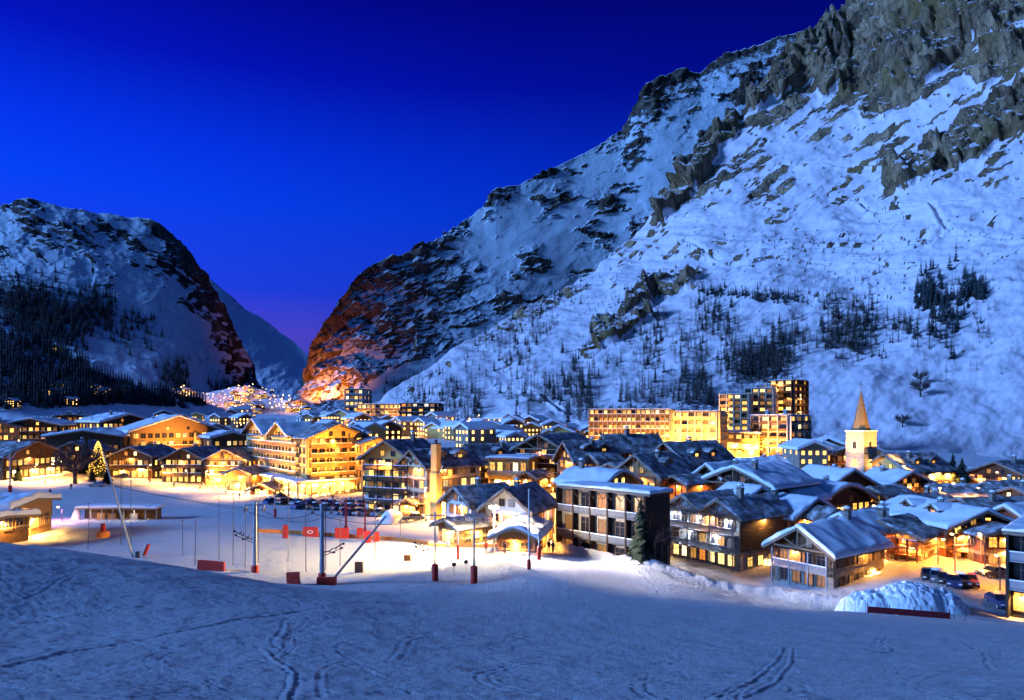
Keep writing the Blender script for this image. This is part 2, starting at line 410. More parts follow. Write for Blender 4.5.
# ------------------------------------------------------------------ mountains
def mountain_mat(name, snow=(.80,.83,.88), rock1=(.035,.032,.03), rock2=(.15,.125,.095), tscale=.02, ochre=0.0, cover=.0):
    m, nt, b = mat(name)
    tc = N(nt, 'ShaderNodeTexCoord'); ge = N(nt, 'ShaderNodeNewGeometry')
    rk = N(nt, 'ShaderNodeAttribute', attribute_name='rock')
    n1 = N(nt, 'ShaderNodeTexNoise', Scale=tscale*5, Detail=10.0, Roughness=.7); nt.links.new(tc.outputs['Object'], n1.inputs['Vector'])
    mpv = N(nt, 'ShaderNodeMapping'); mpv.inputs['Scale'].default_value = (1,1,.3); nt.links.new(tc.outputs['Object'], mpv.inputs[0])
    n2 = N(nt, 'ShaderNodeTexNoise', Scale=tscale*2.2, Detail=12.0, Roughness=.72); nt.links.new(mpv.outputs[0], n2.inputs['Vector'])
    sx = N(nt, 'ShaderNodeSeparateXYZ'); nt.links.new(ge.outputs['Normal'], sx.inputs[0])
    # rock where the mask is, broken up by noise; snow stays on the flatter ledges
    f1 = N(nt, 'ShaderNodeMath', operation='MULTIPLY_ADD'); nt.links.new(n1.outputs[0], f1.inputs[0]); f1.inputs[1].default_value = 1.1; f1.inputs[2].default_value = -.55
    f2 = N(nt, 'ShaderNodeMath', operation='ADD'); nt.links.new(rk.outputs['Fac'], f2.inputs[0]); nt.links.new(f1.outputs[0], f2.inputs[1])
    nz = N(nt, 'ShaderNodeMapRange'); nz.inputs['From Min'].default_value = .60; nz.inputs['From Max'].default_value = .85; nz.inputs['To Max'].default_value = .95
    nt.links.new(sx.outputs['Z'], nz.inputs[0])
    f3 = N(nt, 'ShaderNodeMath', operation='SUBTRACT'); nt.links.new(f2.outputs[0], f3.inputs[0]); nt.links.new(nz.outputs[0], f3.inputs[1])
    fr = ramp(nt, [(.44, (0,0,0)), (.56, (1,1,1))], f3.outputs[0])
    rc = ramp(nt, [(.30, rock1), (.48, tuple((a+b2)*.42 for a, b2 in zip(rock1, rock2))), (.68, rock2)], n2.outputs[0])
    rcol = rc.outputs[0]
    # broken faces: each block of rock a little lighter or darker, with dark joints between
    mpr = N(nt, 'ShaderNodeMapping'); mpr.inputs['Rotation'].default_value = (R(20),R(-28),0); mpr.inputs['Scale'].default_value = (1,1,.42); nt.links.new(tc.outputs['Object'], mpr.inputs[0])
    wz = N(nt, 'ShaderNodeTexNoise', Scale=tscale*3, Detail=6.0, Roughness=.7); nt.links.new(mpr.outputs[0], wz.inputs['Vector'])
    wa = N(nt, 'ShaderNodeVectorMath', operation='MULTIPLY_ADD'); nt.links.new(wz.outputs['Color'], wa.inputs[0]); wa.inputs[1].default_value = (.5/tscale,)*3; nt.links.new(mpr.outputs[0], wa.inputs[2])
    vo = N(nt, 'ShaderNodeTexVoronoi', Scale=tscale*2.4); nt.links.new(wa.outputs[0], vo.inputs['Vector'])
    ve = N(nt, 'ShaderNodeTexVoronoi', feature='DISTANCE_TO_EDGE', Scale=tscale*2.4); nt.links.new(wa.outputs[0], ve.inputs['Vector'])
    bw_ = N(nt, 'ShaderNodeRGBToBW'); nt.links.new(vo.outputs['Color'], bw_.inputs[0])
    fc = N(nt, 'ShaderNodeMapRange'); fc.inputs['From Min'].default_value = .2; fc.inputs['From Max'].default_value = .8; fc.inputs['To Min'].default_value = .62; fc.inputs['To Max'].default_value = 1.3; nt.links.new(bw_.outputs[0], fc.inputs[0])
    ec = ramp(nt, [(0, (.35,.35,.35)), (.07, (1,1,1))], ve.outputs['Distance'])
    sc_ = N(nt, 'ShaderNodeVectorMath', operation='SCALE'); nt.links.new(rcol, sc_.inputs[0]); nt.links.new(fc.outputs[0], sc_.inputs['Scale'])
    em = N(nt, 'ShaderNodeMixRGB', blend_type='MULTIPLY'); em.inputs[0].default_value = 1; nt.links.new(sc_.outputs[0], em.inputs[1]); nt.links.new(ec.outputs[0], em.inputs[2]); rcol = em.outputs[0]
    if ochre:
        n4 = N(nt, 'ShaderNodeTexNoise', Scale=tscale*.6, Detail=3.0); nt.links.new(tc.outputs['Object'], n4.inputs['Vector'])
        orr = ramp(nt, [(.5, (0,0,0)), (.68, (ochre,)*3)], n4.outputs[0])
        mo = N(nt, 'ShaderNodeMixRGB'); nt.links.new(orr.outputs[0], mo.inputs[0]); nt.links.new(rcol, mo.inputs[1]); mo.inputs[2].default_value = (.23,.15,.05,1)
        rcol = mo.outputs[0]
    mx = N(nt, 'ShaderNodeMixRGB'); nt.links.new(fr.outputs[0], mx.inputs[0]); mx.inputs[1].default_value = (*snow,1); nt.links.new(rcol, mx.inputs[2])
    nt.links.new(mx.outputs[0], b.inputs['Base Color'])
    b.inputs['Roughness'].default_value = .85; b.inputs['Specular IOR Level'].default_value = .15
    hs = N(nt, 'ShaderNodeMath', operation='MULTIPLY_ADD'); nt.links.new(fr.outputs[0], hs.inputs[0]); hs.inputs[1].default_value = .8; nt.links.new(n2.outputs[0], hs.inputs[2])
    hsum = N(nt, 'ShaderNodeMath', operation='MULTIPLY_ADD'); nt.links.new(bw_.outputs[0], hsum.inputs[0]); hsum.inputs[1].default_value = .45; nt.links.new(n2.outputs[0], hsum.inputs[2])
    mul = N(nt, 'ShaderNodeMath', operation='MULTIPLY'); nt.links.new(hsum.outputs[0], mul.inputs[0])
    rs = N(nt, 'ShaderNodeMapRange'); rs.inputs['To Min'].default_value = .06; nt.links.new(fr.outputs[0], rs.inputs[0]); nt.links.new(rs.outputs[0], mul.inputs[1])
    bp = N(nt, 'ShaderNodeBump', Strength=1.0, Distance=.30/tscale); nt.links.new(mul.outputs[0], bp.inputs['Height']); nt.links.new(bp.outputs[0], b.inputs['Normal'])
    return m

def in_poly(px, py, poly):
    c = np.zeros(px.shape, bool); n = len(poly)
    for i in range(n):
        x1, y1 = poly[i]; x2, y2 = poly[(i+1) % n]
        k = ((y1 > py) != (y2 > py)) & (px < (x2-x1)*(py-y1)/((y2-y1) if y2 != y1 else 1e-9) + x1)
        c ^= k
    return c
def line_d(px, py, pts):
    d = np.full(px.shape, 1e9); s = np.zeros(px.shape)
    for (x1,y1),(x2,y2) in zip(pts[:-1], pts[1:]):
        ax, ay = x2-x1, y2-y1; t = np.clip(((px-x1)*ax+(py-y1)*ay)/(ax*ax+ay*ay), 0, 1)
        dd = np.hypot(px-x1-t*ax, py-y1-t*ay); k = dd < d
        d = np.where(k, dd, d); s = np.where(k, ay*0+(py-(y1+t*ay)), s)
    return d, s

class Mountain:
    """a slope rising from a foot line to a ridge line, both given by bearing, height angle and distance; closed by a far side"""
    def __init__(s, name, label, keys, material, nu, nv, rough=.02, rockf=None, amp=1.0, back=500, shape=1.0, kmin=None):
        k = np.array(keys, float)     # bearing, ridge row, foot row, foot distance, ridge distance
        s.u = np.linspace(k[0,0], k[-1,0], nu)
        top, bot, d0, d1 = [np.interp(s.u, k[:,0], k[:,i]) for i in (1,2,3,4)]
        ker = np.hanning(2*int(40*nu/(k[-1,0]-k[0,0]))+3); ker /= ker.sum(); h = len(ker)//2
        d0, d1, bot = [np.convolve(np.pad(q, h, 'reflect', reflect_type='odd'), ker, 'valid') for q in (d0, d1, bot)]
        bot = bot + 10
        ker2 = np.hanning(2*int(75*nu/(k[-1,0]-k[0,0]))+3); ker2 /= ker2.sum(); h2 = len(ker2)//2
        top_s = np.convolve(np.pad(top, h2, 'reflect', reflect_type='odd'), ker2, 'valid')
        s.v = np.linspace(0, 1, nv)
        U, V = np.meshgrid(s.u, s.v)
        PY = bot + (top_s-bot)*V + (top-top_s)*V**16
        Dm = d0 + (d1-d0)*V**shape
        X = (U-CX)/F*Dm; Y = Dm; Z = (HY-PY)/F*Dm
        rock, disp = rockf(U, PY, X, Y, Z, V)
        # push out along the slope's own normal
        P = np.stack([X, Y, Z], -1)
        du = np.gradient(P, axis=1); dv = np.gradient(P, axis=0)
        Nn = np.cross(du, dv); Nn /= np.linalg.norm(Nn, axis=-1, keepdims=True)+1e-9
        Nn *= np.sign(-Nn[...,1:2]*1 + Nn[...,2:3]*.5)   # outwards: up and towards the valley
        P = P + Nn*(disp*amp)[...,None]
        s.P = P
        nback = 14
        rows = [P]
        topr = P[-1]
        for i in range(1, nback+1):
            t = i/nback; q = topr.copy()
            q[:,1] += back*t; q[:,0] += (topr[:,0]/topr[:,1])*back*t
            q[:,2] -= (np.abs(topr[:,2])+60)*t**1.2
            rows.append(q[None])
        A = np.concatenate(rows, 0)
        rk = np.concatenate([rock, np.repeat(rock[-1:], nback, 0)], 0)
        me = np_mesh(name, A.reshape(-1,3), grid_faces(A.shape[0], nu), [material])
        a = me.attributes.new('rock', 'FLOAT', 'POINT'); a.data.foreach_set('value', rk.ravel().astype(np.float32))
        s.o = link(name, me); tag(s.o, label, kind='structure')
        # screen rows for placing things on the slope
        s.py = HY - F*P[...,2]/P[...,1]; s.px = CX + F*P[...,0]/P[...,1]
    def spot(s, px, py):
        i = int(np.argmin(np.abs(s.u-px))); col = s.py[:, i]
        k = np.where(col <= py)[0]
        if len(k) == 0: return None
        return Vector(s.P[k[0], i])

# near right-hand mountain
CLIFFS = [
 [(690,160),(700,138),(728,112),(745,92),(757,78),(780,58),(812,40),(838,24),(862,-4),(900,-60),(1100,-60),(1060,0),(1024,12),(1000,40),(975,34),(960,52),(940,70),(918,92),(885,112),(868,110),(862,92),(838,92),(822,98),(812,80),(796,86),(782,100),(772,96),(757,112),(742,122),(738,138),(722,150),(712,172),(696,190),(684,186)],
 [(662,222),(676,196),(690,172),(704,160),(716,156),(708,176),(690,198),(678,214),(664,226)],
 [(880,183),(893,164),(920,148),(945,134),(962,118),(985,108),(1010,92),(1060,70),(1120,60),(1120,120),(1040,128),(1000,140),(975,160),(955,168),(930,176),(902,190),(886,190)],
 [(858,108),(872,84),(895,80),(898,100),(886,116),(868,120)],
 [(628,310),(660,282),(690,268),(700,275),(690,288),(660,298),(640,312),(622,322),(600,334),(590,332)],
 [(575,352),(600,334),(640,318),(662,312),(640,330),(610,348),(588,360)],
 [(960,70),(985,48),(1024,34),(1060,20),(1060,60),(1010,76),(980,88)],
]
PATHS = [[(700,256),(760,252),(830,250),(900,243),(960,236),(1030,240)], [(735,214),(790,206),(828,196),(858,202),(872,212)], [(870,212),(930,206),(1024,196)],
         [(690,222),(760,206),(790,208)], [(780,168),(850,166),(900,162)], [(680,290),(740,268),(800,262),(900,268),(1024,256)],
         [(690,245),(720,262),(780,262)], [(620,380),(660,372),(700,366)], [(500,385),(540,395),(560,412)], [(820,300),(900,292),(1000,262)], [(930,206),(945,232),(930,244)]]
def rock_right(U, PY, X, Y, Z, V):
    w1 = 9*fbm(U*.045, PY*.045, 4); w2 = 9*fbm(U*.045+40, PY*.045+9, 4)
    m = np.zeros(U.shape)
    for i, p in enumerate(CLIFFS):
        m = np.maximum(m, in_poly(U+w1, PY+w2*.7, p).astype(float))
    k = np.ones(5)/5
    for ax in (0, 1): m = np.apply_along_axis(lambda r: np.convolve(np.pad(r, 2, 'edge'), k, 'valid'), ax, m)
    # scattered outcrops in stripes running down to the left, thicker towards the ridge
    a = (U*.84 - PY*.54); b = (U*.54 + PY*.84)
    st = fbm(a*.016+4, b*.075, 5, .6)
    st2 = fbm(U*.11+9, PY*.24-3, 5, .70)
    up = sstep(330, 60, PY)
    edge = np.exp(-np.maximum(0, PY-np.interp(U, [380,560,660,690,740,790,862], [398,292,212,162,112,56,0]))/26.)
    sc = sstep(.02, .20, st + .10*up + .25*edge - .06)*1.0*np.clip(up*1.2+edge+.25, 0, 1) + sstep(.19, .36, st2)*.95*sstep(400, 330, PY)
    sc *= sstep(250, 430, U*.6+PY*.0+200)
    sc *= 1-.85*sstep(.05, .3, fbm(U*.011+7, PY*.016, 3))*sstep(150, 200, PY)
    rock = np.clip(np.maximum(m*1.15, sc*1.15), 0, 1.3)
    sc_m = Y/F                                            # metres per picture row there
    cl = ridged(U*.032+PY*.010, PY*.022, 6, .6)
    col = ridged(U*.055, PY*.012+3, 5, .55)
    q = b*.085 + .9*fbm(U*.02, PY*.03, 3); led = q-np.floor(q)                  # ledges dipping to the left
    q2 = (U*.05 + .35*b*.05) + 1.1*fbm(U*.03+5, PY*.02, 3); slab = np.abs((q2-np.floor(q2))-.5)*2   # upright slabs
    blk = ridged(U*.075+PY*.02, PY*.06, 5, .62)
    wx = U + 6*fbm(U*.03, PY*.03, 3); wy = PY + 6*fbm(U*.03+7, PY*.03, 3)
    fx, fy = wx*.85-wy*.35, wy*.9+wx*.30           # blocks lean with the strata
    f1 = facets(fx*.032, fy*.020, 1, .9); f2 = facets(fx*.085, fy*.050, 2, .9); f3 = facets(fx*.2, fy*.12, 3, .8)
    d = sc_m*(m*(7 + 11*f1 + 5.0*f2 + 1.8*f3 + 1.5*cl + 3*led**2) + sc*(.6+1.6*f2+1.0*f3))
    d += sc_m*(11*fbm(U*.012, PY*.02, 5) + 7*fbm(a*.008, b*.03+5, 4) + 3.6*sstep(190,230,PY)*sstep(390,340,PY)*fbm(U*.008, PY*.13, 4) + 1.0*ridged(U*.030+PY*.03, PY*.03-U*.008, 5, .55))*sstep(0, .06, V)
    d += sc_m*.9*fbm(a*.03, b*.22, 4)*sstep(440, 330, PY)  # avalanche runnels
    # hollows in the lower meadow
    low = sstep(330, 400, PY)
    d += low*sc_m*5*fbm(U*.010+20, PY*.032, 3)
    for p in PATHS:
        dd, sg = line_d(U, PY+1.5*fbm(U*.05, PY*.05, 2), p)
        d += sc_m*(2.6*np.exp(-((sg-1.4)/1.4)**2)*(dd < 5) - 4.2*np.exp(-((sg+1.0)/1.3)**2)*(dd < 5))
    return rock, d*np.minimum(1, V*30)
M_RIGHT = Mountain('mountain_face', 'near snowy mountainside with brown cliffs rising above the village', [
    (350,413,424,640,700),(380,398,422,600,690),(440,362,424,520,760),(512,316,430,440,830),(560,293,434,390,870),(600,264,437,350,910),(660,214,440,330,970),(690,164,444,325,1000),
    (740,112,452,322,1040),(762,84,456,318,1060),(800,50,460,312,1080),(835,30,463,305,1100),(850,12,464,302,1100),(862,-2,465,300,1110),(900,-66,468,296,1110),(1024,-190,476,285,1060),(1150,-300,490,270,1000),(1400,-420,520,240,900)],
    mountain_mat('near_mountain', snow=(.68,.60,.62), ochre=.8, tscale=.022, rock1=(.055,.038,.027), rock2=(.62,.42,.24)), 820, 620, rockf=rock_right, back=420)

# middle mountain behind it
def rock_mid(U, PY, X, Y, Z, V):
    top = np.interp(U, [300,330,355,375,440,495,560,625,645,700,760,835], [400,312,276,263,240,192,166,130,86,74,46,25])
    dep = PY-top
    band = fbm(U*.018+3-PY*.012, PY*.05+U*.016, 6, .62)
    fine = fbm(U*.07+PY*.02, PY*.11, 5, .6)
    left = sstep(520, 360, U)
    rock = .34+.12*left - .03*sstep(540,600,U) + .62*left*sstep(-.25, .2, band+.22) + .75*sstep(.0, .22, band+.25*fine-.02)*(1-left)
    rock += .35*np.exp(-dep/9.) + .5*np.exp(-(np.hypot((U-650)/14, (PY-100)/16))**2)
    bowl = np.exp(-(((U-520)/55)**2 + ((PY-232)/26)**2))
    rock -= .95*bowl
    rock -= .6*np.exp(-(((U-610)/60)**2 + ((PY-165)/15)**2))
    talus = sstep(0, 10, PY-np.interp(U, [300,360,385,420,470,520], [410,388,366,356,346,340]))
    rock -= .9*talus*sstep(325, 350, U)
    rock = np.clip(rock, 0, 1.25)
    s = Y/F
    fa = facets(U*.05-PY*.02, PY*.06+U*.02, 4, .9); fb = facets(U*.12-PY*.05, PY*.16+U*.05, 5, .9)
    d = s*((4*ridged(U*.02+PY*.01, PY*.035, 6, .55) + 4*fa + 2*fb)*np.clip(rock-.15, .03, 1.1) + .5*fine + 6*fbm(U*.008, PY*.012, 4))
    return rock, d*np.minimum(1, V*12)
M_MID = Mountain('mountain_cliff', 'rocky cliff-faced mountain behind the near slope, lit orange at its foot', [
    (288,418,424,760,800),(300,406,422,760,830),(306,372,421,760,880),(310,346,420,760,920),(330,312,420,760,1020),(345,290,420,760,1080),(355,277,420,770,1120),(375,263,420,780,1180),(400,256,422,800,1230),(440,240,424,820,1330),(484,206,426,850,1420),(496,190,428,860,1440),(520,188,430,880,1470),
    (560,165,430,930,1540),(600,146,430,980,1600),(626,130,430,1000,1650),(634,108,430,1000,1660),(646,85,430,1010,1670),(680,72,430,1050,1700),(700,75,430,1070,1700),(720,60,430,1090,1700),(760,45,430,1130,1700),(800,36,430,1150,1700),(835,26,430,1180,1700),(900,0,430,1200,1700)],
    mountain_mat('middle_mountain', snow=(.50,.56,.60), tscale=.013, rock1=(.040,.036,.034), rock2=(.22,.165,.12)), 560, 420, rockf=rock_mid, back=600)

# left mountain
def rock_left(U, PY, X, Y, Z, V):
    top = np.interp(U, [-300,0,27,60,110,150,185,205,225,245,255], [230,205,197,207,213,220,250,275,310,345,380])
    dep = PY-top
    a = U*.82+PY*.57; b = -U*.57+PY*.82
    band = fbm(a*.016, b*.07, 6, .6)
    fine = fbm(U*.08, PY*.12, 5, .6)
    steep = sstep(0, 40, U-np.interp(PY, [230,260,300,340,400], [150,140,175,200,225]))
    rock = .46 + .75*sstep(-.02, .22, band+.15*fine) + .8*steep*sstep(-.3, .1, band+.15)
    rock += .35*np.exp(-((b-np.interp(a, [0,300], [120,190]))/10)**2)
    rock *= 1-.75*sstep(40, 90, dep)*(1-steep)
    rock += .35*sstep(.1,.3,fine)*sstep(60, 90, dep)
    s = Y/F
    fa = facets(a*.05, b*.07, 6, .9); fb = facets(a*.13, b*.17, 7, .9)
    d = s*((2.5*ridged(a*.02, b*.045, 6, .55) + 1.6*fa + .9*fb)*(.12+rock) + .6*fine + 7*fbm(U*.008, PY*.012, 4))
    return np.clip(rock, 0, 1.25), d*np.minimum(1, V*12)
M_LEFT = Mountain('mountain_massif', 'broad dusky mountain with bands of rock on the far side of the valley', [
    (-500,260,430,560,1050),(-300,235,428,600,1080),(-60,222,425,650,1110),(0,205,424,660,1120),(27,197,423,670,1140),(60,207,423,680,1150),(90,213,422,700,1170),(110,212,422,710,1180),(150,219,421,740,1200),(170,232,420,760,1200),(186,250,420,780,1200),
    (205,277,419,800,1190),(225,312,419,830,1170),(240,340,418,850,1140),(250,362,418,870,1100),(256,385,418,880,1060),(275,405,418,900,980)],
    mountain_mat('left_mountain', snow=(.60,.68,.74), tscale=.013, rock1=(.036,.036,.038), rock2=(.17,.15,.13)), 520, 380, rockf=rock_left, back=700)

def rock_far(U, PY, X, Y, Z, V):
    band = fbm(U*.03+PY*.02, PY*.06-U*.03, 5, .6)
    rock = np.clip(.25+.6*sstep(.0,.25,band) + .35*np.exp(-(PY-np.interp(U,[205,240,290,320],[280,305,340,380]))/6), 0, 1)
    return rock, Y/F*(3*fbm(U*.03, PY*.04, 5) + 3*ridged(U*.03, PY*.04, 4)*.5)*np.minimum(1, V*12)
M_FAR = Mountain('mountain_shoulder', 'distant snowy shoulder closing the valley between the two mountains', [
    (150,262,414,1500,2600),(195,270,414,1500,2600),(212,282,414,1500,2600),(240,305,414,1500,2600),(270,325,414,1500,2600),(290,340,414,1500,2550),(306,354,414,1500,2500),(322,382,414,1500,2300),(345,405,414,1500,2000)],
    mountain_mat('far_mountain', tscale=.009, snow=(.84,.86,.9), rock1=(.03,.034,.04), rock2=(.1,.1,.1)), 200, 160, rockf=rock_far, back=800)

def rock_hill(U, PY, X, Y, Z, V):
    rock = .15+.3*sstep(.1,.4,fbm(U*.05, PY*.08, 4))
    return rock, Y/F*(4*fbm(U*.02, PY*.03, 5))*np.minimum(1, V*8)
M_HILL = Mountain('hill', 'dark wooded hillside rising on the left behind the village', [
    (-500,220,450,330,640),(-200,270,446,340,620),(0,316,444,350,580),(30,332,442,360,570),(62,353,440,375,560),(95,370,436,400,550),(125,381,432,430,550),(165,392,426,480,560),(205,403,420,540,590),(225,410,418,570,600)],
    mountain_mat('hill_snow', tscale=.03, rock1=(.02,.02,.02), rock2=(.06,.05,.045)), 260, 120, rockf=rock_hill, back=200)

def rock_head(U, PY, X, Y, Z, V):
    return .2+.35*sstep(.0,.3,fbm(U*.09, PY*.14, 4)), Y/F*(2.5*fbm(U*.03, PY*.05, 5))*np.minimum(1, V*8)
M_HEAD = Mountain('hill', 'low snowy rise at the head of the valley covered in village lights', [
    (120,413,420,640,700),(160,400,420,640,760),(178,390,420,640,800),(205,394,420,640,800),(235,386,420,640,840),(262,390,420,640,820),(280,398,420,640,800),(297,404,420,640,780),(312,416,422,640,720)],
    mountain_mat('valley_head_snow', tscale=.03, rock1=(.02,.02,.02), rock2=(.06,.05,.045)), 160, 70, rockf=rock_head, back=150)

# ------------------------------------------------------------------ sky and sun
SUN_D = Vector((-.92,-.20,.33)).normalized()      # towards the afterglow behind the camera
def build_world():
    w = bpy.data.worlds.new('World'); scene.world = w; w.use_nodes = True
    nt = w.node_tree; nt.nodes.clear()
    out = N(nt, 'ShaderNodeOutputWorld'); bg = N(nt, 'ShaderNodeBackground')
    sky = N(nt, 'ShaderNodeTexSky', sky_type='NISHITA'); sky.sun_disc = False
    sky.sun_elevation = math.asin(SUN_D.z); sky.sun_rotation = math.atan2(SUN_D.x, SUN_D.y)
    sky.air_density = 1.0; sky.dust_density = .6; sky.ozone_density = 3.0; sky.altitude = 1800
    tc = N(nt, 'ShaderNodeTexCoord'); sx = N(nt, 'ShaderNodeSeparateXYZ'); nt.links.new(tc.outputs['Generated'], sx.inputs[0])
    r = ramp(nt, [(0, (.02,.04,.30)), (.07, (.05,.055,.44)), (.11, (.065,.055,.55)), (.17, (.012,.045,.69)), (.28, (.0015,.045,.78)), (.34, (.001,.030,.72)), (.43, (.0008,.006,.45)), (.52, (.001,.0015,.25)), (.7, (.001,.001,.14)), (1, (.002,.005,.12))], sx.outputs['Z'])
    # deeper blue towards the east on the right
    dk = N(nt, 'ShaderNodeMapRange'); dk.inputs['From Min'].default_value = -.6; dk.inputs['From Max'].default_value = .6; dk.inputs['To Min'].default_value = 1.15; dk.inputs['To Max'].default_value = .30
    nt.links.new(sx.outputs['X'], dk.inputs[0])
    md = N(nt, 'ShaderNodeVectorMath', operation='SCALE'); nt.links.new(r.outputs[0], md.inputs[0]); nt.links.new(dk.outputs[0], md.inputs['Scale'])
    # paler afterglow in the west, behind the camera
    gl = N(nt, 'ShaderNodeVectorMath', operation='DOT_PRODUCT'); nt.links.new(tc.outputs['Generated'], gl.inputs[0]); gl.inputs[1].default_value = (-.68,-.73,0)
    gr = N(nt, 'ShaderNodeMapRange'); gr.inputs['From Min'].default_value = .05; gr.inputs['From Max'].default_value = .9; nt.links.new(gl.outputs['Value'], gr.inputs[0])
    mx = N(nt, 'ShaderNodeMixRGB'); nt.links.new(gr.outputs[0], mx.inputs[0]); nt.links.new(md.outputs[0], mx.inputs[1]); mx.inputs[2].default_value = (.016,.13,.43,1)
    sc1 = N(nt, 'ShaderNodeVectorMath', operation='SCALE'); sc1.inputs['Scale'].default_value = .65/SKY_STRENGTH; nt.links.new(mx.outputs[0], sc1.inputs[0])
    tn = N(nt, 'ShaderNodeMixRGB', blend_type='MULTIPLY'); tn.inputs[0].default_value = 1; nt.links.new(sky.outputs[0], tn.inputs[1]); tn.inputs[2].default_value = (.0003,.002,.012,1)
    ad = N(nt, 'ShaderNodeVectorMath', operation='ADD'); nt.links.new(sc1.outputs[0], ad.inputs[0]); nt.links.new(tn.outputs[0], ad.inputs[1])
    nt.links.new(ad.outputs[0], bg.inputs['Color']); bg.inputs['Strength'].default_value = SKY_STRENGTH
    nt.links.new(bg.outputs[0], out.inputs[0])
    l = bpy.data.lights.new('sun', 'SUN'); l.energy = SUN_STRENGTH; l.angle = R(14); l.color = (.225,.515,1.30)
    o = bpy.data.objects.new('sun', l); COL.objects.link(o)
    o.rotation_euler = SUN_D.to_track_quat('Z', 'Y').to_euler()
SKY_STRENGTH = .15; SUN_STRENGTH = 3.0
build_world()
scene.view_settings.view_transform = 'Standard'; scene.view_settings.look = 'None'
scene.view_settings.exposure = .68; scene.view_settings.gamma = 1; scene.view_settings.use_curve_mapping = False
scene.render.engine = 'CYCLES'
cy = scene.cycles
cy.use_denoising = True
try: cy.denoiser = 'OPENIMAGEDENOISE'
except Exception: pass
cy.max_bounces = 5; cy.diffuse_bounces = 2; cy.glossy_bounces = 2; cy.transmission_bounces = 2; cy.volume_bounces = 0
cy.use_light_tree = True; cy.caustics_reflective = False; cy.caustics_refractive = False; cy.sample_clamp_indirect = 3

# ------------------------------------------------------------------ building materials
WD = {}
M_WOOD_DARK = noise_mat('dark_timber', (.030,.017,.009), (.062,.036,.02), 3, .8, .2, wave=('Z',1.6,.45))
M_WOOD_MID = noise_mat('brown_timber', (.085,.042,.018), (.15,.078,.034), 3, .75, .2, wave=('Z',1.6,.5))
M_WOOD_RED = noise_mat('red_brown_timber', (.12,.036,.016), (.20,.07,.03), 3, .75, .2, wave=('Z',1.6,.5))
M_WOOD_HONEY = noise_mat('honey_timber', (.26,.13,.045), (.40,.22,.085), 3, .7, .2, wave=('Z',1.6,.55))
M_WOOD_GREY = noise_mat('weathered_timber', (.20,.21,.235), (.36,.37,.39), 4, .8, .2, wave=('X',1.5,.5))
M_WOOD_ASH = noise_mat('ash_grey_timber', (.10,.105,.12), (.19,.195,.21), 4, .8, .2, wave=('X',1.5,.5))
M_STONE = noise_mat('rubble_stone', (.10,.085,.07), (.36,.31,.25), 2.2, .9, .9, detail=9, bdist=.25)
M_STONE_PALE = noise_mat('pale_stone', (.34,.31,.27), (.58,.53,.46), 2.0, .9, .6, detail=9, bdist=.15)
M_PLASTER = noise_mat('white_plaster', (.58,.55,.50), (.72,.69,.64), 1.2, .9, .1)
M_CREAM = noise_mat('cream_plaster', (.56,.44,.26), (.68,.55,.34), 1.2, .9, .1)
M_OCHRE = noise_mat('ochre_plaster', (.60,.35,.10), (.70,.44,.14), .8, .9, .1)
M_CONCRETE = noise_mat('grey_concrete', (.25,.24,.23), (.36,.35,.33), 1.0, .9, .15)
M_DARKWALL = noise_mat('black_stained_boards', (.012,.011,.011), (.03,.028,.026), 3, .8, .2, wave=('X',1.3,.4))
M_ROOFWOOD = noise_mat('roof_timber', (.045,.03,.02), (.09,.06,.04), 3, .8, .2)
M_FASCIA = noise_mat('fascia_timber', (.17,.12,.08), (.27,.20,.14), 3, .8, .2)
M_METAL = noise_mat('galvanised_steel', (.30,.32,.34), (.44,.46,.48), 6, .45, .05); M_METAL.node_tree.nodes['Principled BSDF'].inputs['Metallic'].default_value = .6
M_DARKMETAL = noise_mat('dark_metal', (.03,.03,.035), (.06,.06,.065), 6, .5, .05)
M_FRAME = noise_mat('window_timber', (.12,.07,.035), (.2,.12,.06), 6, .7, .1)
M_FRAME_W = noise_mat('pale_window_frame', (.5,.48,.44), (.62,.6,.55), 6, .6, .05)
M_REDPAD = noise_mat('red_foam_padding', (.42,.022,.012), (.55,.04,.02), 2, .6, .25, bdist=.04)
M_ORANGE = noise_mat('orange_netting', (.75,.20,.03), (.85,.28,.05), 8, .7, .1)
M_SHINGLE = noise_mat('bronze_shingles', (.16,.11,.045), (.30,.21,.09), 3, .7, .3, wave=('Z',.9,.55))
def glass_mat():
    m, nt, b = mat('dark_glass'); b.inputs['Base Color'].default_value = (.012,.016,.025,1); b.inputs['Roughness'].default_value = .12
    b.inputs['Specular IOR Level'].default_value = .6
    return m
M_GLASS = glass_mat()
L_YEL = emit_mat('lit_room_yellow', (1.0,.55,.11), .35, 2.8, hues=[(1,.40,.06),(1,.56,.12),(1,.60,.14),(1,.74,.34)])
L_ORG = emit_mat('lit_room_orange', (1.0,.36,.05), .4, 1.9, hues=[(1,.27,.03),(1,.38,.06),(1,.46,.10)])
L_WHT = emit_mat('lit_room_white', (1.0,.78,.45), .7, 1.9)
L_DIM = emit_mat('lit_room_dim', (1.0,.42,.10), .10, .35)
L_BLUE = emit_mat('lit_room_bluish', (.55,.7,1.0), .15, .4)
L_SHOP = emit_mat('lit_shop', (1.0,.58,.12), 1.2, 2.4)
M_BULB = emit_mat('lamp_glow', (1.0,.66,.25), 14, 20, texture=False)
M_BULB_W = emit_mat('floodlight_glow', (1.0,.86,.55), 60, 70, texture=False)
M_BULB_FAR = emit_mat('far_lamp_glow', (1.0,.60,.2), 5, 10, texture=False)
PANES = {'y': L_YEL, 'o': L_ORG, 'w': L_WHT, 'd': L_DIM, 'k': M_GLASS, 'b': L_BLUE, 's': L_SHOP}

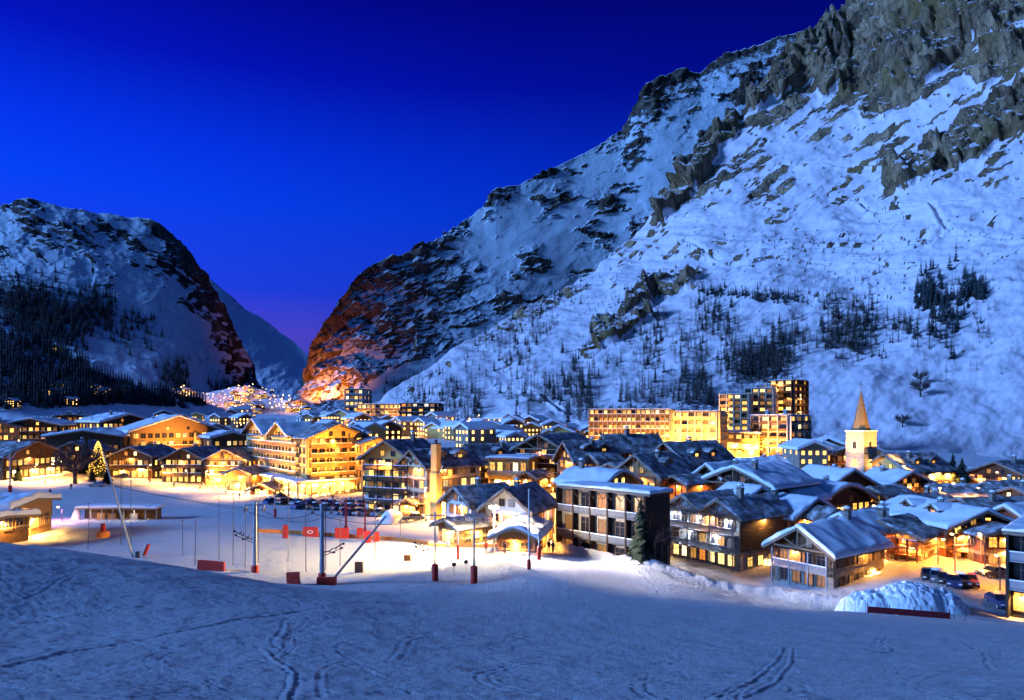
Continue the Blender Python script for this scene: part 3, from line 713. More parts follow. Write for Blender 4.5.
def thin_snow_mat():
    m, nt, b = mat('thin_roof_snow')
    tc = N(nt, 'ShaderNodeTexCoord'); oi = N(nt, 'ShaderNodeObjectInfo')
    ad = N(nt, 'ShaderNodeVectorMath', operation='ADD'); nt.links.new(tc.outputs['Object'], ad.inputs[0]); nt.links.new(oi.outputs['Location'], ad.inputs[1])
    n1 = N(nt, 'ShaderNodeTexNoise', Scale=.55, Detail=8.0, Roughness=.7); nt.links.new(ad.outputs[0], n1.inputs['Vector'])
    r = ramp(nt, [(.38, (.085,.062,.05)), (.50, (.26,.235,.225)), (.64, (.72,.73,.77))], n1.outputs[0]); nt.links.new(r.outputs[0], b.inputs['Base Color'])
    bp = N(nt, 'ShaderNodeBump', Strength=.4, Distance=.2); nt.links.new(n1.outputs[0], bp.inputs['Height']); nt.links.new(bp.outputs[0], b.inputs['Normal'])
    b.inputs['Roughness'].default_value = .7
    return m
M_SNOW_THIN = thin_snow_mat()
WIN = {}
def win_mesh(w, h, pane, frame=None, bars=1, shutter=False):
    key = (round(w,2), round(h,2), pane, frame.name if frame else '', bars, shutter)
    if key in WIN: return WIN[key]
    m = MB(); t = .09
    m.add([(-w/2,-.02,0),(w/2,-.02,0),(w/2,-.02,h),(-w/2,-.02,h)], [(0,1,2,3)], 1)
    m.box(-w/2-t, -w/2, -.10, .05, -t, h+t); m.box(w/2, w/2+t, -.10, .05, -t, h+t)
    m.box(-w/2, w/2, -.10, .05, h, h+t); m.box(-w/2, w/2, -.13, .05, -t, 0)
    for i in range(bars):
        x = -w/2 + w*(i+1)/(bars+1); m.box(x-.035, x+.035, -.07, -.03, 0, h)
    if h > 1.1: m.box(-w/2, w/2, -.065, -.03, h*.68-.03, h*.68+.03)
    if shutter:
        for sx in (-1, 1):
            x0 = sx*(w/2+t+.02); x1 = sx*(w/2+t+w*.48)
            m.box(min(x0,x1), max(x0,x1), -.07, .02, -.05, h+.05, 2)
    me = m.mesh('window', [frame or M_FRAME, PANES[pane], M_WOOD_MID])
    WIN[key] = me
    return me

def pick(mix):
    t = sum(mix.values()); r = random.random()*t
    for k, v in mix.items():
        r -= v
        if r <= 0: return k
    return k
MIX_COSY = {'y':.34,'o':.2,'d':.2,'k':.26}
MIX_BRIGHT = {'y':.45,'o':.2,'w':.1,'d':.1,'k':.15}
MIX_DARK = {'y':.16,'o':.14,'d':.28,'k':.42}
MIX_RED = {'o':.4,'d':.3,'k':.25,'y':.05}

FACE = {'front': lambda W, L: (lambda u, z: ((u, -.005, z), 0)),
        'right': lambda W, L: (lambda u, z: ((W/2+.005, L/2+u, z), R(90))),
        'left':  lambda W, L: (lambda u, z: ((-W/2-.005, L/2-u, z), R(-90)))}

def add_windows(root, W, L, face, rows, cols, z0, fh, mix, ww=1.1, wh=1.3, frame=None, bars=1, off=.09, shutter=False, margin=.8, budget=None, skip=None):
    span = W if face == 'front' else L
    f = FACE[face](W, L)
    for r in range(rows):
        for c in range(cols):
            if skip and skip(r, c): continue
            u = -span/2 + margin + (span-2*margin)*(c+.5)/cols
            pos, rz = f(u, z0 + r*fh)
            # sit proud of the wall
            d = Vector((math.sin(rz), -math.cos(rz), 0))*off
            if budget is not None:
                if budget[0] <= 0: budget[1].append((Vector(pos)+d, rz, ww, wh)); continue
                budget[0] -= 1
            o = link('window', win_mesh(ww, wh, pick(mix), frame, bars, shutter), root)
            o.location = Vector(pos)+d; o.rotation_euler = (0,0,rz)

def balcony_mesh(w, depth=1.1, h=1.0, dense=True, snow=True):
    m = MB()
    m.box(-w/2, w/2, -depth, 0, -.16, 0, 0)
    for x in (-w/2, w/2-.08): m.box(x, x+.08, -depth, -depth+.08, 0, h, 0)
    m.box(-w/2, w/2, -depth-.02, -depth+.08, h-.1, h, 0); m.box(-w/2, w/2, -depth, -depth+.06, .08, .18, 0)
    for x in (-w/2, w/2-.06): m.box(x, x+.06, -depth+.09, 0, h-.1, h-.02, 0)
    if dense:
        n = max(2, int(w/.28))
        for i in range(n):
            x = -w/2+.1+(w-.2)*(i+.5)/n; m.box(x-.09, x+.09, -depth+.01, -depth+.05, .18, h-.1, 0)
    else:
        m.box(-w/2+.1, w/2-.1, -depth+.01, -depth+.05, .2, h-.12, 0)
    if snow:
        m.box(-w/2-.01, w/2+.01, -depth-.05, -depth+.11, h+.002, h+.13, 1)
    return m
def add_balcony(root, W, L, face, w, z, u=0, mat_=None, depth=1.1, dense=True, snow=True, off=.02):
    f = FACE[face](W, L); pos, rz = f(u, z)
    o = balcony_mesh(w, depth, 1.0, dense, snow).build('balcony', [mat_ or M_WOOD_MID, M_SNOW_ROOF], root)
    d = Vector((math.sin(rz), -math.cos(rz), 0))*off
    o.location = Vector(pos)+d; o.rotation_euler = (0,0,rz)
    return o

# --- roofs: a profile across the width, extruded along the ridge
def resample(xs, zs, step):
    out = []
    for (x0,z0),(x1,z1) in zip(zip(xs,zs), zip(xs[1:],zs[1:])):
        n = max(2, int(abs(x1-x0)/step))
        for i in range(n): out.append((x0+(x1-x0)*i/n, z0+(z1-z0)*i/n))
    out.append((xs[-1], zs[-1]))
    return out
def roof_parts(root, xs, zs, y0, y1, th=.24, snow=.5, seed=0, fascia=True, edge=None, snowmat=None, step=.55, roofmat=None, round_=1.0, mat_edge=None, snowparent=None):
    """xs, zs: underside profile; y0..y1 along the ridge"""
    m = MB(); n = len(xs)
    v = []
    for y in (y0, y1):
        for dz in (0, th):
            v += [(x, y, z+dz) for x, z in zip(xs, zs)]
    fs = []
    for i in range(n-1):
        fs.append((n+i, n+i+1, 3*n+i+1, 3*n+i))       # top
        fs.append((i, 2*n+i, 2*n+i+1, i+1))           # underside
        fs.append((i, i+1, n+i+1, n+i)); fs.append((2*n+i, 3*n+i, 3*n+i+1, 2*n+i+1))
    fs.append((0, n, 3*n, 2*n)); fs.append((n-1, 3*n-1, 4*n-1, 2*n-1))
    m.add(v, fs, 0)
    if fascia:
        for i in range(n-1):
            m.bar((xs[i], y0-.05, zs[i]+.03), (xs[i+1], y0-.05, zs[i+1]+.03), .08, .34, 1)
    roof = m.build('roof', [roofmat or M_ROOFWOOD, mat_edge or M_FASCIA], root)
    if snow:
        e = .10
        P = resample([xs[0]-e]+list(xs[1:-1])+[xs[-1]+e], [zs[0]-e*.3+th]+[z+th for z in zs[1:-1]]+[zs[-1]-e*.3+th], step)
        px = np.array([p[0] for p in P]); pz = np.array([p[1] for p in P])
        ny = max(4, int((y1-y0)/step)+1); py = np.linspace(y0-e, y1+e, ny)
        # finer rows at the rims so the edge rounds over
        rim = np.array([0, .06, .16, .32])
        py = np.concatenate([y0-e+rim, py[1:-1][(py[1:-1] > y0-e+.4) & (py[1:-1] < y1+e-.4)], y1+e-rim[::-1]])
        ax = np.concatenate([px[0]+rim, px[1:-1][(px[1:-1] > px[0]+.4) & (px[1:-1] < px[-1]-.4)], px[-1]-rim[::-1]])
        az = np.interp(ax, px, pz)
        zsm = az.copy()
        for _ in range(int(3*round_)): zsm[1:-1] = .25*zsm[:-2]+.5*zsm[1:-1]+.25*zsm[2:]
        X, Y = np.meshgrid(ax, py)
        d = np.minimum(np.minimum(X-ax[0], ax[-1]-X), np.minimum(Y-py[0], py[-1]-Y))
        r = .34
        fall = np.sqrt(np.clip(1-(1-np.clip(d/r, 0, 1))**2, 0, 1))
        nz = fbm((X+seed*13.7)*.35, (Y+seed*7.1)*.35, 3)
        nz2 = fbm((X+seed*3.1)*1.1, (Y+seed*5.3)*1.1, 3)
        T = snow*(.35+.65*fall)*np.clip(1+.75*nz+.35*nz2, .25, 2)
        top = np.maximum(zsm[None,:], az[None,:]-.15) + T
        ny, nx = X.shape
        A = np.stack([X, Y, top], -1).reshape(-1,3); B = np.stack([X, Y, np.broadcast_to(az, X.shape)+.004], -1).reshape(-1,3)
        f1 = grid_faces(ny, nx)
        ring = list(range(nx)) + [i*nx+nx-1 for i in range(1, ny)] + [(ny-1)*nx+i for i in range(nx-2,-1,-1)] + [i*nx for i in range(ny-2,0,-1)]
        nA = len(A); side = np.array([(ring[i], ring[i]+nA, ring[(i+1)%len(ring)]+nA, ring[(i+1)%len(ring)]) for i in range(len(ring))])
        f2 = grid_faces(ny, nx, True)+nA
        me = np_mesh('snow_cap', np.concatenate([A,B]), np.concatenate([f1, side, f2]), [snowmat or M_SNOW_ROOF])
        sc__ = link('snow_cap', me, snowparent or roof)
        if snowparent is not None: sc__.location = roof.location; sc__.rotation_euler = roof.rotation_euler
    return roof

def gable_profile(W, He, H, gables=1, os=.9, curve=0):
    xs, zs = [], []
    w = W/gables; p = (H-He)/(w/2)
    for g in range(gables):
        x0 = -W/2+g*w
        if g == 0: xs.append(x0-os); zs.append(He-os*p)
        else: xs.append(x0); zs.append(He)
        if curve:
            for t in (.25,.5,.75): xs.append(x0+w/2*t); zs.append(He+(H-He)*(t+curve*math.sin(math.pi*t)*.5))
        xs.append(x0+w/2); zs.append(H)
        if curve:
            for t in (.75,.5,.25): xs.append(x0+w-w/2*t); zs.append(He+(H-He)*(t+curve*math.sin(math.pi*t)*.5))
    xs.append(W/2+os); zs.append(He-os*p)
    return xs, zs

def wall_mesh(W, L, z0, z1, grow=0.0):
    m = MB(); g = grow
    m.box(-W/2-g, W/2+g, -g, L+g, z0, z1); return m
def upper_mesh(W, L, z0, He, H, gables=1, grow=.06):
    m = MB(); g = grow
    w = (W+2*g)/gables
    for k in range(gables):
        a = -W/2-g+k*w; b = a+w; c = (a+b)/2
        q = [(a,z0),(b,z0),(b,He),(c,H),(a,He)]
        v = [(x,-g,z) for x,z in q]+[(x,L+g,z) for x,z in q]
        f = [(0,1,2,3,4),(9,8,7,6,5),(2,7,8,3),(3,8,9,4)]
        if k == 0: f.append((0,4,9,5))
        if k == gables-1: f.append((1,6,7,2))
        m.add(v, f)
    return m

def chimney(roof, x, y, z, w=.9, h=1.6, mat_=None):
    m = MB(); m.box(x-w/2, x+w/2, y-w/2, y+w/2, z-1.2, z+h)
    m.box(x-w/2-.1, x+w/2+.1, y-w/2-.1, y+w/2+.1, z+h, z+h+.12)
    for sx in (-1,1):
        for sy in (-1,1): m.box(x+sx*w*.36-.06, x+sx*w*.36+.06, y+sy*w*.36-.06, y+sy*w*.36+.06, z+h+.12, z+h+.45)
    m.box(x-w/2-.08, x+w/2+.08, y-w/2-.08, y+w/2+.08, z+h+.45, z+h+.53)
    m.lathe((x,y,z+h+.53), [(w*.62,0),(w*.62,.12),(w*.5,.28),(w*.25,.36),(0.01,.38)], 10, 1)
    return m.build('chimney', [mat_ or M_STONE, M_SNOW_ROOF], roof)

def point(parent, loc, power, col=(1.0,.52,.14), r=.25, spot=None, aim=None, blend=.6):
    l = bpy.data.lights.new('lamp_light', 'SPOT' if spot else 'POINT'); l.energy = power; l.color = col; l.shadow_soft_size = r
    if spot: l.spot_size = R(spot); l.spot_blend = blend
    o = bpy.data.objects.new('lamp_light', l); COL.objects.link(o); o.location = loc
    if parent is not None: o.parent = parent
    if aim is not None: o.rotation_euler = (Vector(loc)-Vector(aim)).to_track_quat('Z','Y').to_euler()
    return o
def wall_lamp(root, pos, power=350, col=(1.0,.50,.13), out=(0,-1,0), light=True):
    power *= 5.0
    p = Vector(pos); d = Vector(out)
    m = MB(); m.bar(p, p+d*.3, .06, .06, 0); m.lathe(p+d*.35+Vector((0,0,-.12)), [(.02,0),(.10,.03),(.11,.2),(.02,.26)], 8, 1); m.lathe(p+d*.35+Vector((0,0,.15)), [(.15,0),(.02,.12)], 8, 0)
    m.build('wall_lamp', [M_DARKMETAL, M_BULB], root)
    if light: q = p+d*.75+Vector((0,0,-.1)); point(root, q, power, col, .15, spot=174, aim=q-d*.5-Vector((0,0,.87)), blend=.25)

LOG = []
def base_z(c, yaw, W, L):
    rx, ry = math.cos(yaw), math.sin(yaw)
    pts = [(c.x+rx*u-ry*v, c.y+ry*u+rx*v) for u in (-W/2,0,W/2) for v in (0,L*.5,L)]
    return min(gz(*p) for p in pts) - .25

def house(label, ax, ay, D, wf, ws, delta, lower=None, upper=None, split=.45, pitch=.45, rows=None, cols=None, scols=None, mix=None, balc=(), sbalc=(), gables=1,
          os=1.0, of=1.2, snow=.5, chim=(), lamps=(), truss=False, group=None, cat='chalet', name='chalet', Lmin=6.5, curve=0, ww=1.25, wh=1.5, shutter=False,
          fh=2.8, door=True, zbase=None, frame=None, bars=1, dense=True, attic=True, balcmat=None, snowmat=None, litrow=None, step=.55, H=None, zw=1.0, Lmax=18, dormers=()):
    phi = math.atan((ax-CX)/F); yaw = -phi + R(delta)
    W = wf*D/F/math.cos(phi)/max(.15, math.cos(R(delta))) ; L = min(Lmax, max(Lmin, ws*D/F/math.cos(phi)/max(.15, abs(math.sin(R(delta))))))
    A = at(ax, ay, D)
    z0 = base_z(A, yaw, W, L) if zbase is None else zbase
    z0 = min(z0, A.z - W/gables/2*pitch - 2.9)
    if H is not None: z0 = A.z-H
    Hh = A.z - z0 - .45; He = Hh - (W/gables/2)*pitch
    LOG.append((label[:40], round(W,1), round(L,1), round(Hh,1), round(He,1)))
    lower = lower or M_STONE; upper = upper or M_WOOD_MID; mix = mix or MIX_COSY
    root = empty(name, (A.x, A.y, z0), yaw, label, cat, group)
    h1 = max(.8, split*He)
    wall_mesh(W, L, -1.5, h1).build('wall', lower, root)
    upper_mesh(W, L, h1, He, Hh, gables).build('upper_wall', upper, root)
    seed = random.random()*50
    if snow <= .6 and snowmat is None: snowmat = M_SNOW_THIN; snow *= .6
    elif D < 200: snow *= .8
    xs, zs = gable_profile(W, He+.02, Hh+.02, gables, os, curve)
    roof = roof_parts(root, xs, zs, -of, L+.7, snow=snow, seed=seed, snowmat=snowmat, step=step)
    for (cx_, cy_) in chim:
        x = cx_*W/2; zc = np.interp(x, xs, zs); chimney(roof, x, cy_*L, zc+.3)
    if not chim and W > 6 and cat != 'kiosk': chimney(roof, random.choice((-.3,.3))*W/2, random.uniform(.35,.7)*L, np.interp(.3*W/2, xs, zs)+.25, .8, 1.1)
    # which sides face the camera
    lc = Matrix.Rotation(-yaw, 3, 'Z') @ Vector((-A.x, -A.y, 0))
    side = 'right' if lc.x > W/2 else ('left' if lc.x < -W/2 else None)
    rows = rows or max(1, int((He-.3)/fh)); fhh = (He-.1)/rows
    cols = max(cols or 0, int(W/2.1), 2) if W < 30 else cols; scols = max(scols or 0, int(L/2.6), 2)
    def mx(r): return litrow[r] if litrow and r in litrow else mix
    whh = min(wh, fhh*.58)
    for r in range(rows):
        add_windows(root, W, L, 'front', 1, cols, zw*.9+r*fhh, fhh, mx(r), ww, whh if not (door and r == 0) else min(1.9, fhh*.72), frame, bars, shutter=shutter)
        if side: add_windows(root, W, L, side, 1, scols, zw*.9+r*fhh, fhh, mx(r), ww, whh, frame, bars, shutter=shutter)
    if attic and (Hh-He) > 2.0 and gables == 1:
        add_windows(root, W*.45, L, 'front', 1, 2 if W > 6 else 1, He-.1+.15*(Hh-He), fhh, mix, min(ww,.9), min(1.1,(Hh-He)*.42), frame, 1, margin=.1)
    # belt boards and corner boards
    def boards(face, span):
        f = FACE[face](W, L); m = MB(); _, rz = f(0, 0); d = Vector((math.sin(rz), -math.cos(rz), 0)); 
        for k in range(1, rows):
            if k*fhh > h1-.1: m.bar(Vector(f(-span/2,k*fhh)[0])+d*.08, Vector(f(span/2,k*fhh)[0])+d*.08, .10, .22)
        for u in (-span/2+.08, span/2-.08): m.bar(Vector(f(u,h1)[0])+d*.09, Vector(f(u,He-.05)[0])+d*.09, .12, .2)
        m.bar(Vector(f(-span/2,h1)[0])+d*.10, Vector(f(span/2,h1)[0])+d*.10, .14, .26)
        m.build('trim_board', M_FASCIA, root)
    boards('front', W)
    if side: boards(side, L)
    if dormers and side:
        sg = 1 if side == 'right' else -1
        for t in dormers:
            xf = W/2*.66; zb = Hh-pitch*xf; dw = min(2.6, L*.25); dh = 1.25; dp = (dh+dw*.2)/pitch+.4
            o = upper_mesh(dw, min(dp, xf), zb-.6, zb+dh, zb+dh+dw*.28).build('dormer', upper, root)
            o.location = (sg*xf, L*t, 0); o.rotation_euler = (0,0,R(90*sg))
            px_, pz_ = gable_profile(dw, zb+dh+.02, zb+dh+dw*.28+.02, 1, .4)
            ro = roof_parts(o, px_, pz_, -.5, min(dp, xf), th=.14, snow=.3, seed=t*20, snowmat=snowmat, snowparent=o)
            w_ = link('window', win_mesh(1.0, .9, pick({'y':.5,'o':.25,'k':.25}), frame, 1), o); w_.location = (0,-.08,zb+.15)
    for r in balc: add_balcony(root, W, L, 'front', W*.94, r*fhh+.05, 0, balcmat or M_WOOD_MID, dense=dense, off=.08)
    if side:
        for r in sbalc: add_balcony(root, W, L, side, L*.8, r*fhh+.05, 0, balcmat or M_WOOD_MID, dense=dense, off=.08)
    if truss:
        m = MB(); y = -of+.15; w = W/gables
        for g in range(gables):
            c = -W/2+w*(g+.5)
            m.bar((c,y,Hh-.1),(c,y,He+.1),.16,.16); m.bar((c-w*.42,y,He+.15),(c+w*.42,y,He+.15),.16,.2)
            m.bar((c,y,He+.2),(c-w*.24,y,Hh-(Hh-He)*.52),.13,.13); m.bar((c,y,He+.2),(c+w*.24,y,Hh-(Hh-He)*.52),.13,.13)
            for sx in (-.45,.45): m.bar((c+sx*w,-.08,He-1.6),(c+sx*w,y,He-.2),.14,.14)
        m.build('gable_truss', M_FASCIA, root)
    if balc:      # timber posts tying the balconies together
        for u in (-.46, -.16, .16, .46):
            m = MB(); m.box(u*W-.09, u*W+.09, -1.27, -1.09, 0 if balc[0] == 0 else .0, He-.2); m.build('post', balcmat or M_WOOD_MID, root)
    if not lamps:
        lamps = [('front', random.uniform(-.7,.7), 2.3, random.uniform(160,420), random.choice([(1,.5,.13),(1,.38,.07)]))]
        if side: lamps.append((side, random.uniform(-.6,.6), 2.3, random.uniform(160,420), random.choice([(1,.5,.13),(1,.38,.07)])))
    if D < 215:       # lamps under the eaves
        colr = random.choice([(1,.46,.10),(1,.36,.06),(1,.40,.07)])
        lamps = list(lamps)+[('front', random.uniform(-.35,.35), He-.75, random.uniform(190,380), colr)]
        if side: lamps.append((side, random.uniform(-.4,.4), He-.8, random.uniform(190,380), colr))
    for lm in lamps:
        face, u, z, pw = lm[:4]; colr = lm[4] if len(lm) > 4 else (1.0,.50,.13)
        span = W if face == 'front' else L
        pos, rz = FACE[face](W, L)(u*span/2, z); wall_lamp(root, pos, pw, colr, (math.sin(rz), -math.cos(rz), 0))
    return dict(root=root, W=W, L=L, H=Hh, He=He, yaw=yaw, side=side, roof=roof, z0=z0, A=A)

def block(label, ax, ay, D, wf, ws, delta, wallm, floors, bays, sbays=2, name='apartment_block', cat='apartment block', mix=None, group=None, snow=.35, fins=True, finm=None,
          balc=True, balcm=None, H=None, Lmin=8, ww=None, whf=.55, budget=True, parapet=.5, lightstep=False, lamps=(), stacks=0, base=None, balcsnow=True, Lmax=18, sidebalc=True):
    """flat roofed building of bays and balconies; (ax, ay) is the middle of its front roof edge"""
    phi = math.atan((ax-CX)/F); yaw = -phi + R(delta)
    W = wf*D/F/math.cos(phi)/math.cos(R(delta)); L = min(Lmax, max(Lmin, ws*D/F/math.cos(phi)/max(.15, abs(math.sin(R(delta))))))
    A = at(ax, ay, D); z0 = base_z(A, yaw, W, L)
    if H is not None: z0 = A.z-H
    Hh = A.z-z0; fh = Hh/floors; mix = mix or MIX_COSY
    LOG.append((label[:40], round(W,1), round(L,1), round(Hh,1), round(fh,1)))
    root = empty(name, (A.x, A.y, z0), yaw, label, cat, group)
    wall_mesh(W, L, -1.5, Hh-.3).build('wall', wallm, root)
    roof_parts(root, [-W/2-.5, 0, W/2+.5], [Hh-.3, Hh-.22, Hh-.3], -.6, L+.5, th=.3, snow=snow, seed=random.random()*50, round_=0, step=max(.6, W/30))
    roof = [c for c in root.children if c.name.startswith('roof')][0]
    lc = Matrix.Rotation(-yaw, 3, 'Z') @ Vector((-A.x, -A.y, 0))
    side = 'right' if lc.x > W/2 else ('left' if lc.x < -W/2 else None)
    bud = [96, []]
    bw = W/bays
    w = ww or bw*.62
    add_windows(root, W, L, 'front', floors, bays, .75, fh, mix, w, fh*whf, None, 1, margin=.15, budget=bud)
    if side and sbays: add_windows(root, W, L, side, floors, sbays, .75, fh, mix, min(w, L/sbays*.6), fh*whf, None, 1, margin=.15, budget=bud)
    if bud[1]:
        m = MB()
        for p, rz, a, b in bud[1]:
            mm = Matrix.Translation(p) @ Matrix.Rotation(rz, 4, 'Z'); k = random.choice([0,0,1,2,2])
            m.add([mm @ Vector(q) for q in [(-a/2,-.02,0),(a/2,-.02,0),(a/2,-.02,b),(-a/2,-.02,b)]], [(0,1,2,3)], k)
        o = m.build('window_band', [L_YEL, L_DIM, M_GLASS], root); tag(o, kind='stuff')
    if balc:
        for r in range(1, floors):
            for f_, sp in (('front', W), (side, L)):
                if f_ is None or (f_ != 'front' and not sidebalc): continue
                m = balcony_mesh(sp*.985, 1.15, .95, False, balcsnow)
                o = m.build('balcony', [balcm or M_WOOD_DARK, M_SNOW_ROOF], root)
                pos, rz = FACE[f_](W, L)(0, r*fh+.05); o.location = Vector(pos)+Vector((math.sin(rz), -math.cos(rz), 0))*.04; o.rotation_euler = (0,0,rz)
    if fins:
        for i in range(bays+1):
            x = -W/2 + bw*i; m = MB(); m.box(x-.14, x+.14, -1.3, -.01, 0, Hh-.35); m.build('pilaster', finm or M_CONCRETE, root)
        if side and sbays:
            for i in range(sbays+1):
                y = L*i/sbays; m = MB(); sx = W/2 if side == 'right' else -W/2-1.25
                m.box(sx+.01, sx+1.25, y-.14, y+.14, 0, Hh-.35); m.build('pilaster', finm or M_CONCRETE, root)
    for i in range(stacks):
        x = -W*.42 + W*.84*(i+.5)/stacks; chimney(roof, x, L*(.25+.4*((i*7)%3)/3), Hh+.1, 1.5, 1.3, M_CONCRETE)
    for lm in lamps:
        face, u, z, pw = lm[:4]; span = W if face == 'front' else L
        pos, rz = FACE[face](W, L)(u*span/2, z); wall_lamp(root, pos, pw, (1.0,.50,.13), (math.sin(rz), -math.cos(rz), 0))
    return dict(root=root, W=W, L=L, H=Hh, yaw=yaw, side=side, roof=roof, z0=z0, A=A, fh=fh)
# ------------------------------------------------------------------ buildings near the piste, right side
G_RIGHT = 'snow-roofed chalets packed round the church'
# long balcony block
b = block('three-storey balcony block with zigzag lattice under its flat snowy roof edge', 603, 489, 110, 86, 20, -38, M_CONCRETE, 3, 5, 0, mix={'d':.35,'k':.4,'o':.15,'y':.1}, balcm=M_WOOD_ASH, finm=M_WOOD_DARK, snow=.45, whf=.62, ww=1.7, sidebalc=False, Lmin=5)
r = b['root']; W, L, Hh, fh = b['W'], b['L'], b['H'], b['fh']
m = MB()
for i in range(5):
    x0 = -W/2+W/5*i; x1 = x0+W/5
    for k in range(2):
        xa = x0+(x1-x0)*k/2; xb = x0+(x1-x0)*(k+1)/2; xm = (xa+xb)/2
        if i > 0: m.bar((xa,-1.2,Hh-.5),(xm,-1.2,Hh-1.5),.10,.10); m.bar((xm,-1.2,Hh-1.5),(xb,-1.2,Hh-.5),.10,.10)
m.build('zigzag_lattice', M_WOOD_DARK, r)
m = MB(); x = -W/2+W/10      # small red antlered emblem on the end bay, above the window
z = Hh-1.9
m.box(x-.06,x+.06,-.12,-.04,z,z+.8); m.bar((x,-.08,z+.75),(x-.35,-.08,z+1.2),.08,.08); m.bar((x,-.08,z+.75),(x+.35,-.08,z+1.2),.08,.08); m.bar((x-.2,-.08,z+1.0),(x-.1,-.08,z+1.3),.07,.07); m.bar((x+.2,-.08,z+1.0),(x+.1,-.08,z+1.3),.07,.07)
m.add([(x-.28,-.1,z+.1),(x+.28,-.1,z+.1),(x+.15,-.1,z+.55),(x-.15,-.1,z+.55)], [(0,1,2,3)]); m.build('emblem', M_WOOD_RED, r)
m = MB(); m.box(W/2+.02, W/2+.2, -.02, L+.05, -1.5, Hh-.36); m.build('side_cladding', M_DARKWALL, r)
wall_lamp(r, (-W/2+W*.55, -.1, 2.2), 260); wall_lamp(r, (W/2-1.6, -.1, 2.2), 320)

house('orange-gabled house with white snow roof and metal chimney just behind the balcony block', 619, 470, 128, 32, 44, 52, M_OCHRE, M_WOOD_HONEY, curve=.35, snow=.7, chim=[(-.3,.75)], lamps=[('front',0,4.6,500),('front',.6,4.0,300)], rows=2, cols=2, group=G_RIGHT, mix=MIX_DARK)
h = house('grey double-gabled apartment house with blue balconies beside the piste', 703, 495, 116, 66, 46, -41, M_CONCRETE, M_WOOD_GREY, gables=2, rows=3, cols=6, scols=4, split=.32, pitch=.62, balc=(1,2), balcmat=M_WOOD_GREY, truss=True, snow=.6, chim=[(.55,.35),(-.05,.8)], mix={'b':.25,'k':.45,'d':.2,'y':.1}, litrow={0:{'y':.75,'o':.2,'k':.05}}, lamps=[('right',.9,1.2,60)], group=G_RIGHT, ww=1.25, wh=1.5, cat='apartment house', name='apartment_house')
r = h['root']; W, L = h['W'], h['L']
m = MB(); m.box(W/2+.05, W/2+.22, -.05, L+.1, 3.4, h['He']-.05); m.build('side_cladding', M_DARKWALL, r)
for u, z in ((-.75,8.2),(-.1,8.2),(.7,8.2),(-.4,5.4),(.35,5.4)): wall_lamp(r, (u*W/2, -.1, z), 130, (.60,.76,1.0))  # cool lamps added to brighten this front, shaded by the balcony block
wall_lamp(r, (W/2+.05, L*.55, 1.4), 160, out=(1,0,0))
house('stone chalet with broad snowy roof, pale balcony and timber gable beside the cleared snow heap', 803, 525, 100, 50, 46, -33, M_STONE, M_WOOD_MID, rows=2, cols=4, scols=3, split=.62, pitch=.62, balc=(1,), balcmat=M_WOOD_GREY, truss=True, snow=.8, os=1.1, of=1.5, chim=[(.1,.8)], mix={'d':.45,'k':.45,'b':.1}, group=G_RIGHT, ww=1.2, lamps=[('right',.5,2.4,260)])
house('small stone annexe under a round snowy gable joined behind the stone chalet', 862, 529, 106, 22, 18, 22, M_STONE, M_WOOD_MID, rows=2, cols=2, snow=.7, curve=.3, mix=MIX_DARK, group=G_RIGHT, os=.8, lamps=[('front',.4,2.5,500,(1,.36,.07))])
house('chalet with steep pale-edged gable rising right behind the stone chalet roof', 843, 513, 111, 34, 24, -34, M_STONE, M_WOOD_MID, rows=2, cols=3, truss=True, snow=.7, pitch=.6, mix=MIX_DARK, group=G_RIGHT, chim=[(.6,.9)])
house('red-lit stone terrace house with short snowy gable facing the parking yard', 882, 518, 111, 28, 20, -26, M_STONE, M_WOOD_RED, rows=3, cols=3, scols=2, snow=.6, mix=MIX_RED, group=G_RIGHT, balc=(1,), balcmat=M_WOOD_RED, lamps=[('front',.3,2.4,700,(1,.30,.06)),('right',-.2,2.6,800,(1,.36,.07))])
house('low red-lit terrace house with lattice balconies at the yard corner', 905, 528, 108, 24, 14, -18, M_STONE, M_WOOD_RED, rows=3, cols=3, scols=2, snow=.5, mix=MIX_RED, group=G_RIGHT, balc=(1,2), balcmat=M_WOOD_RED, lamps=[('front',.4,2.4,900,(1,.34,.06)),('front',-.4,4.8,400,(1,.30,.06))], pitch=.35)
house('chalet with purple snow roof tipped orange at its eave, behind the red-lit terrace', 868, 508, 124, 26, 40, -60, M_STONE, M_WOOD_RED, rows=2, cols=2, scols=3, snow=.6, mix=MIX_RED, group=G_RIGHT, lamps=[('front',0,3.2,600,(1,.45,.1)),('right',.6,2.6,500,(1,.45,.1))])
house('large brown chalet with long snow roof and tall lit windows over the parking yard', 980, 508, 110, 46, 66, 40, M_WOOD_RED, M_WOOD_RED, rows=3, cols=3, scols=6, split=.4, snow=.7, mix={'y':.4,'o':.25,'d':.15,'k':.2}, group=G_RIGHT, dormers=(.3,.65), pitch=.42, balc=(1,), sbalc=(1,2), balcmat=M_WOOD_RED, of=1.6, lamps=[('left',.3,2.3,900,(1,.42,.08)),('left',-.3,2.3,900,(1,.42,.08)),('front',0,2.3,900,(1,.45,.1))])
house('lower wing with single sloping snow roof beside the parked cars', 1008, 524, 106, 34, 24, 40, M_WOOD_RED, M_WOOD_RED, rows=2, cols=3, scols=2, snow=.5, mix=MIX_RED, group=G_RIGHT, pitch=.30, lamps=[('front',0,2.6,1200,(1,.45,.08)),('left',0,2.6,900,(1,.42,.08))])
b = block('dark balcony block at the picture edge with snowy flat roof and lit rooms', 1066, 536, 74, 72, 20, -5, M_DARKWALL, 3, 5, 2, mix={'y':.45,'o':.35,'k':.2}, balcm=M_WOOD_GREY, finm=M_DARKWALL, snow=.4, H=9.6, whf=.62)
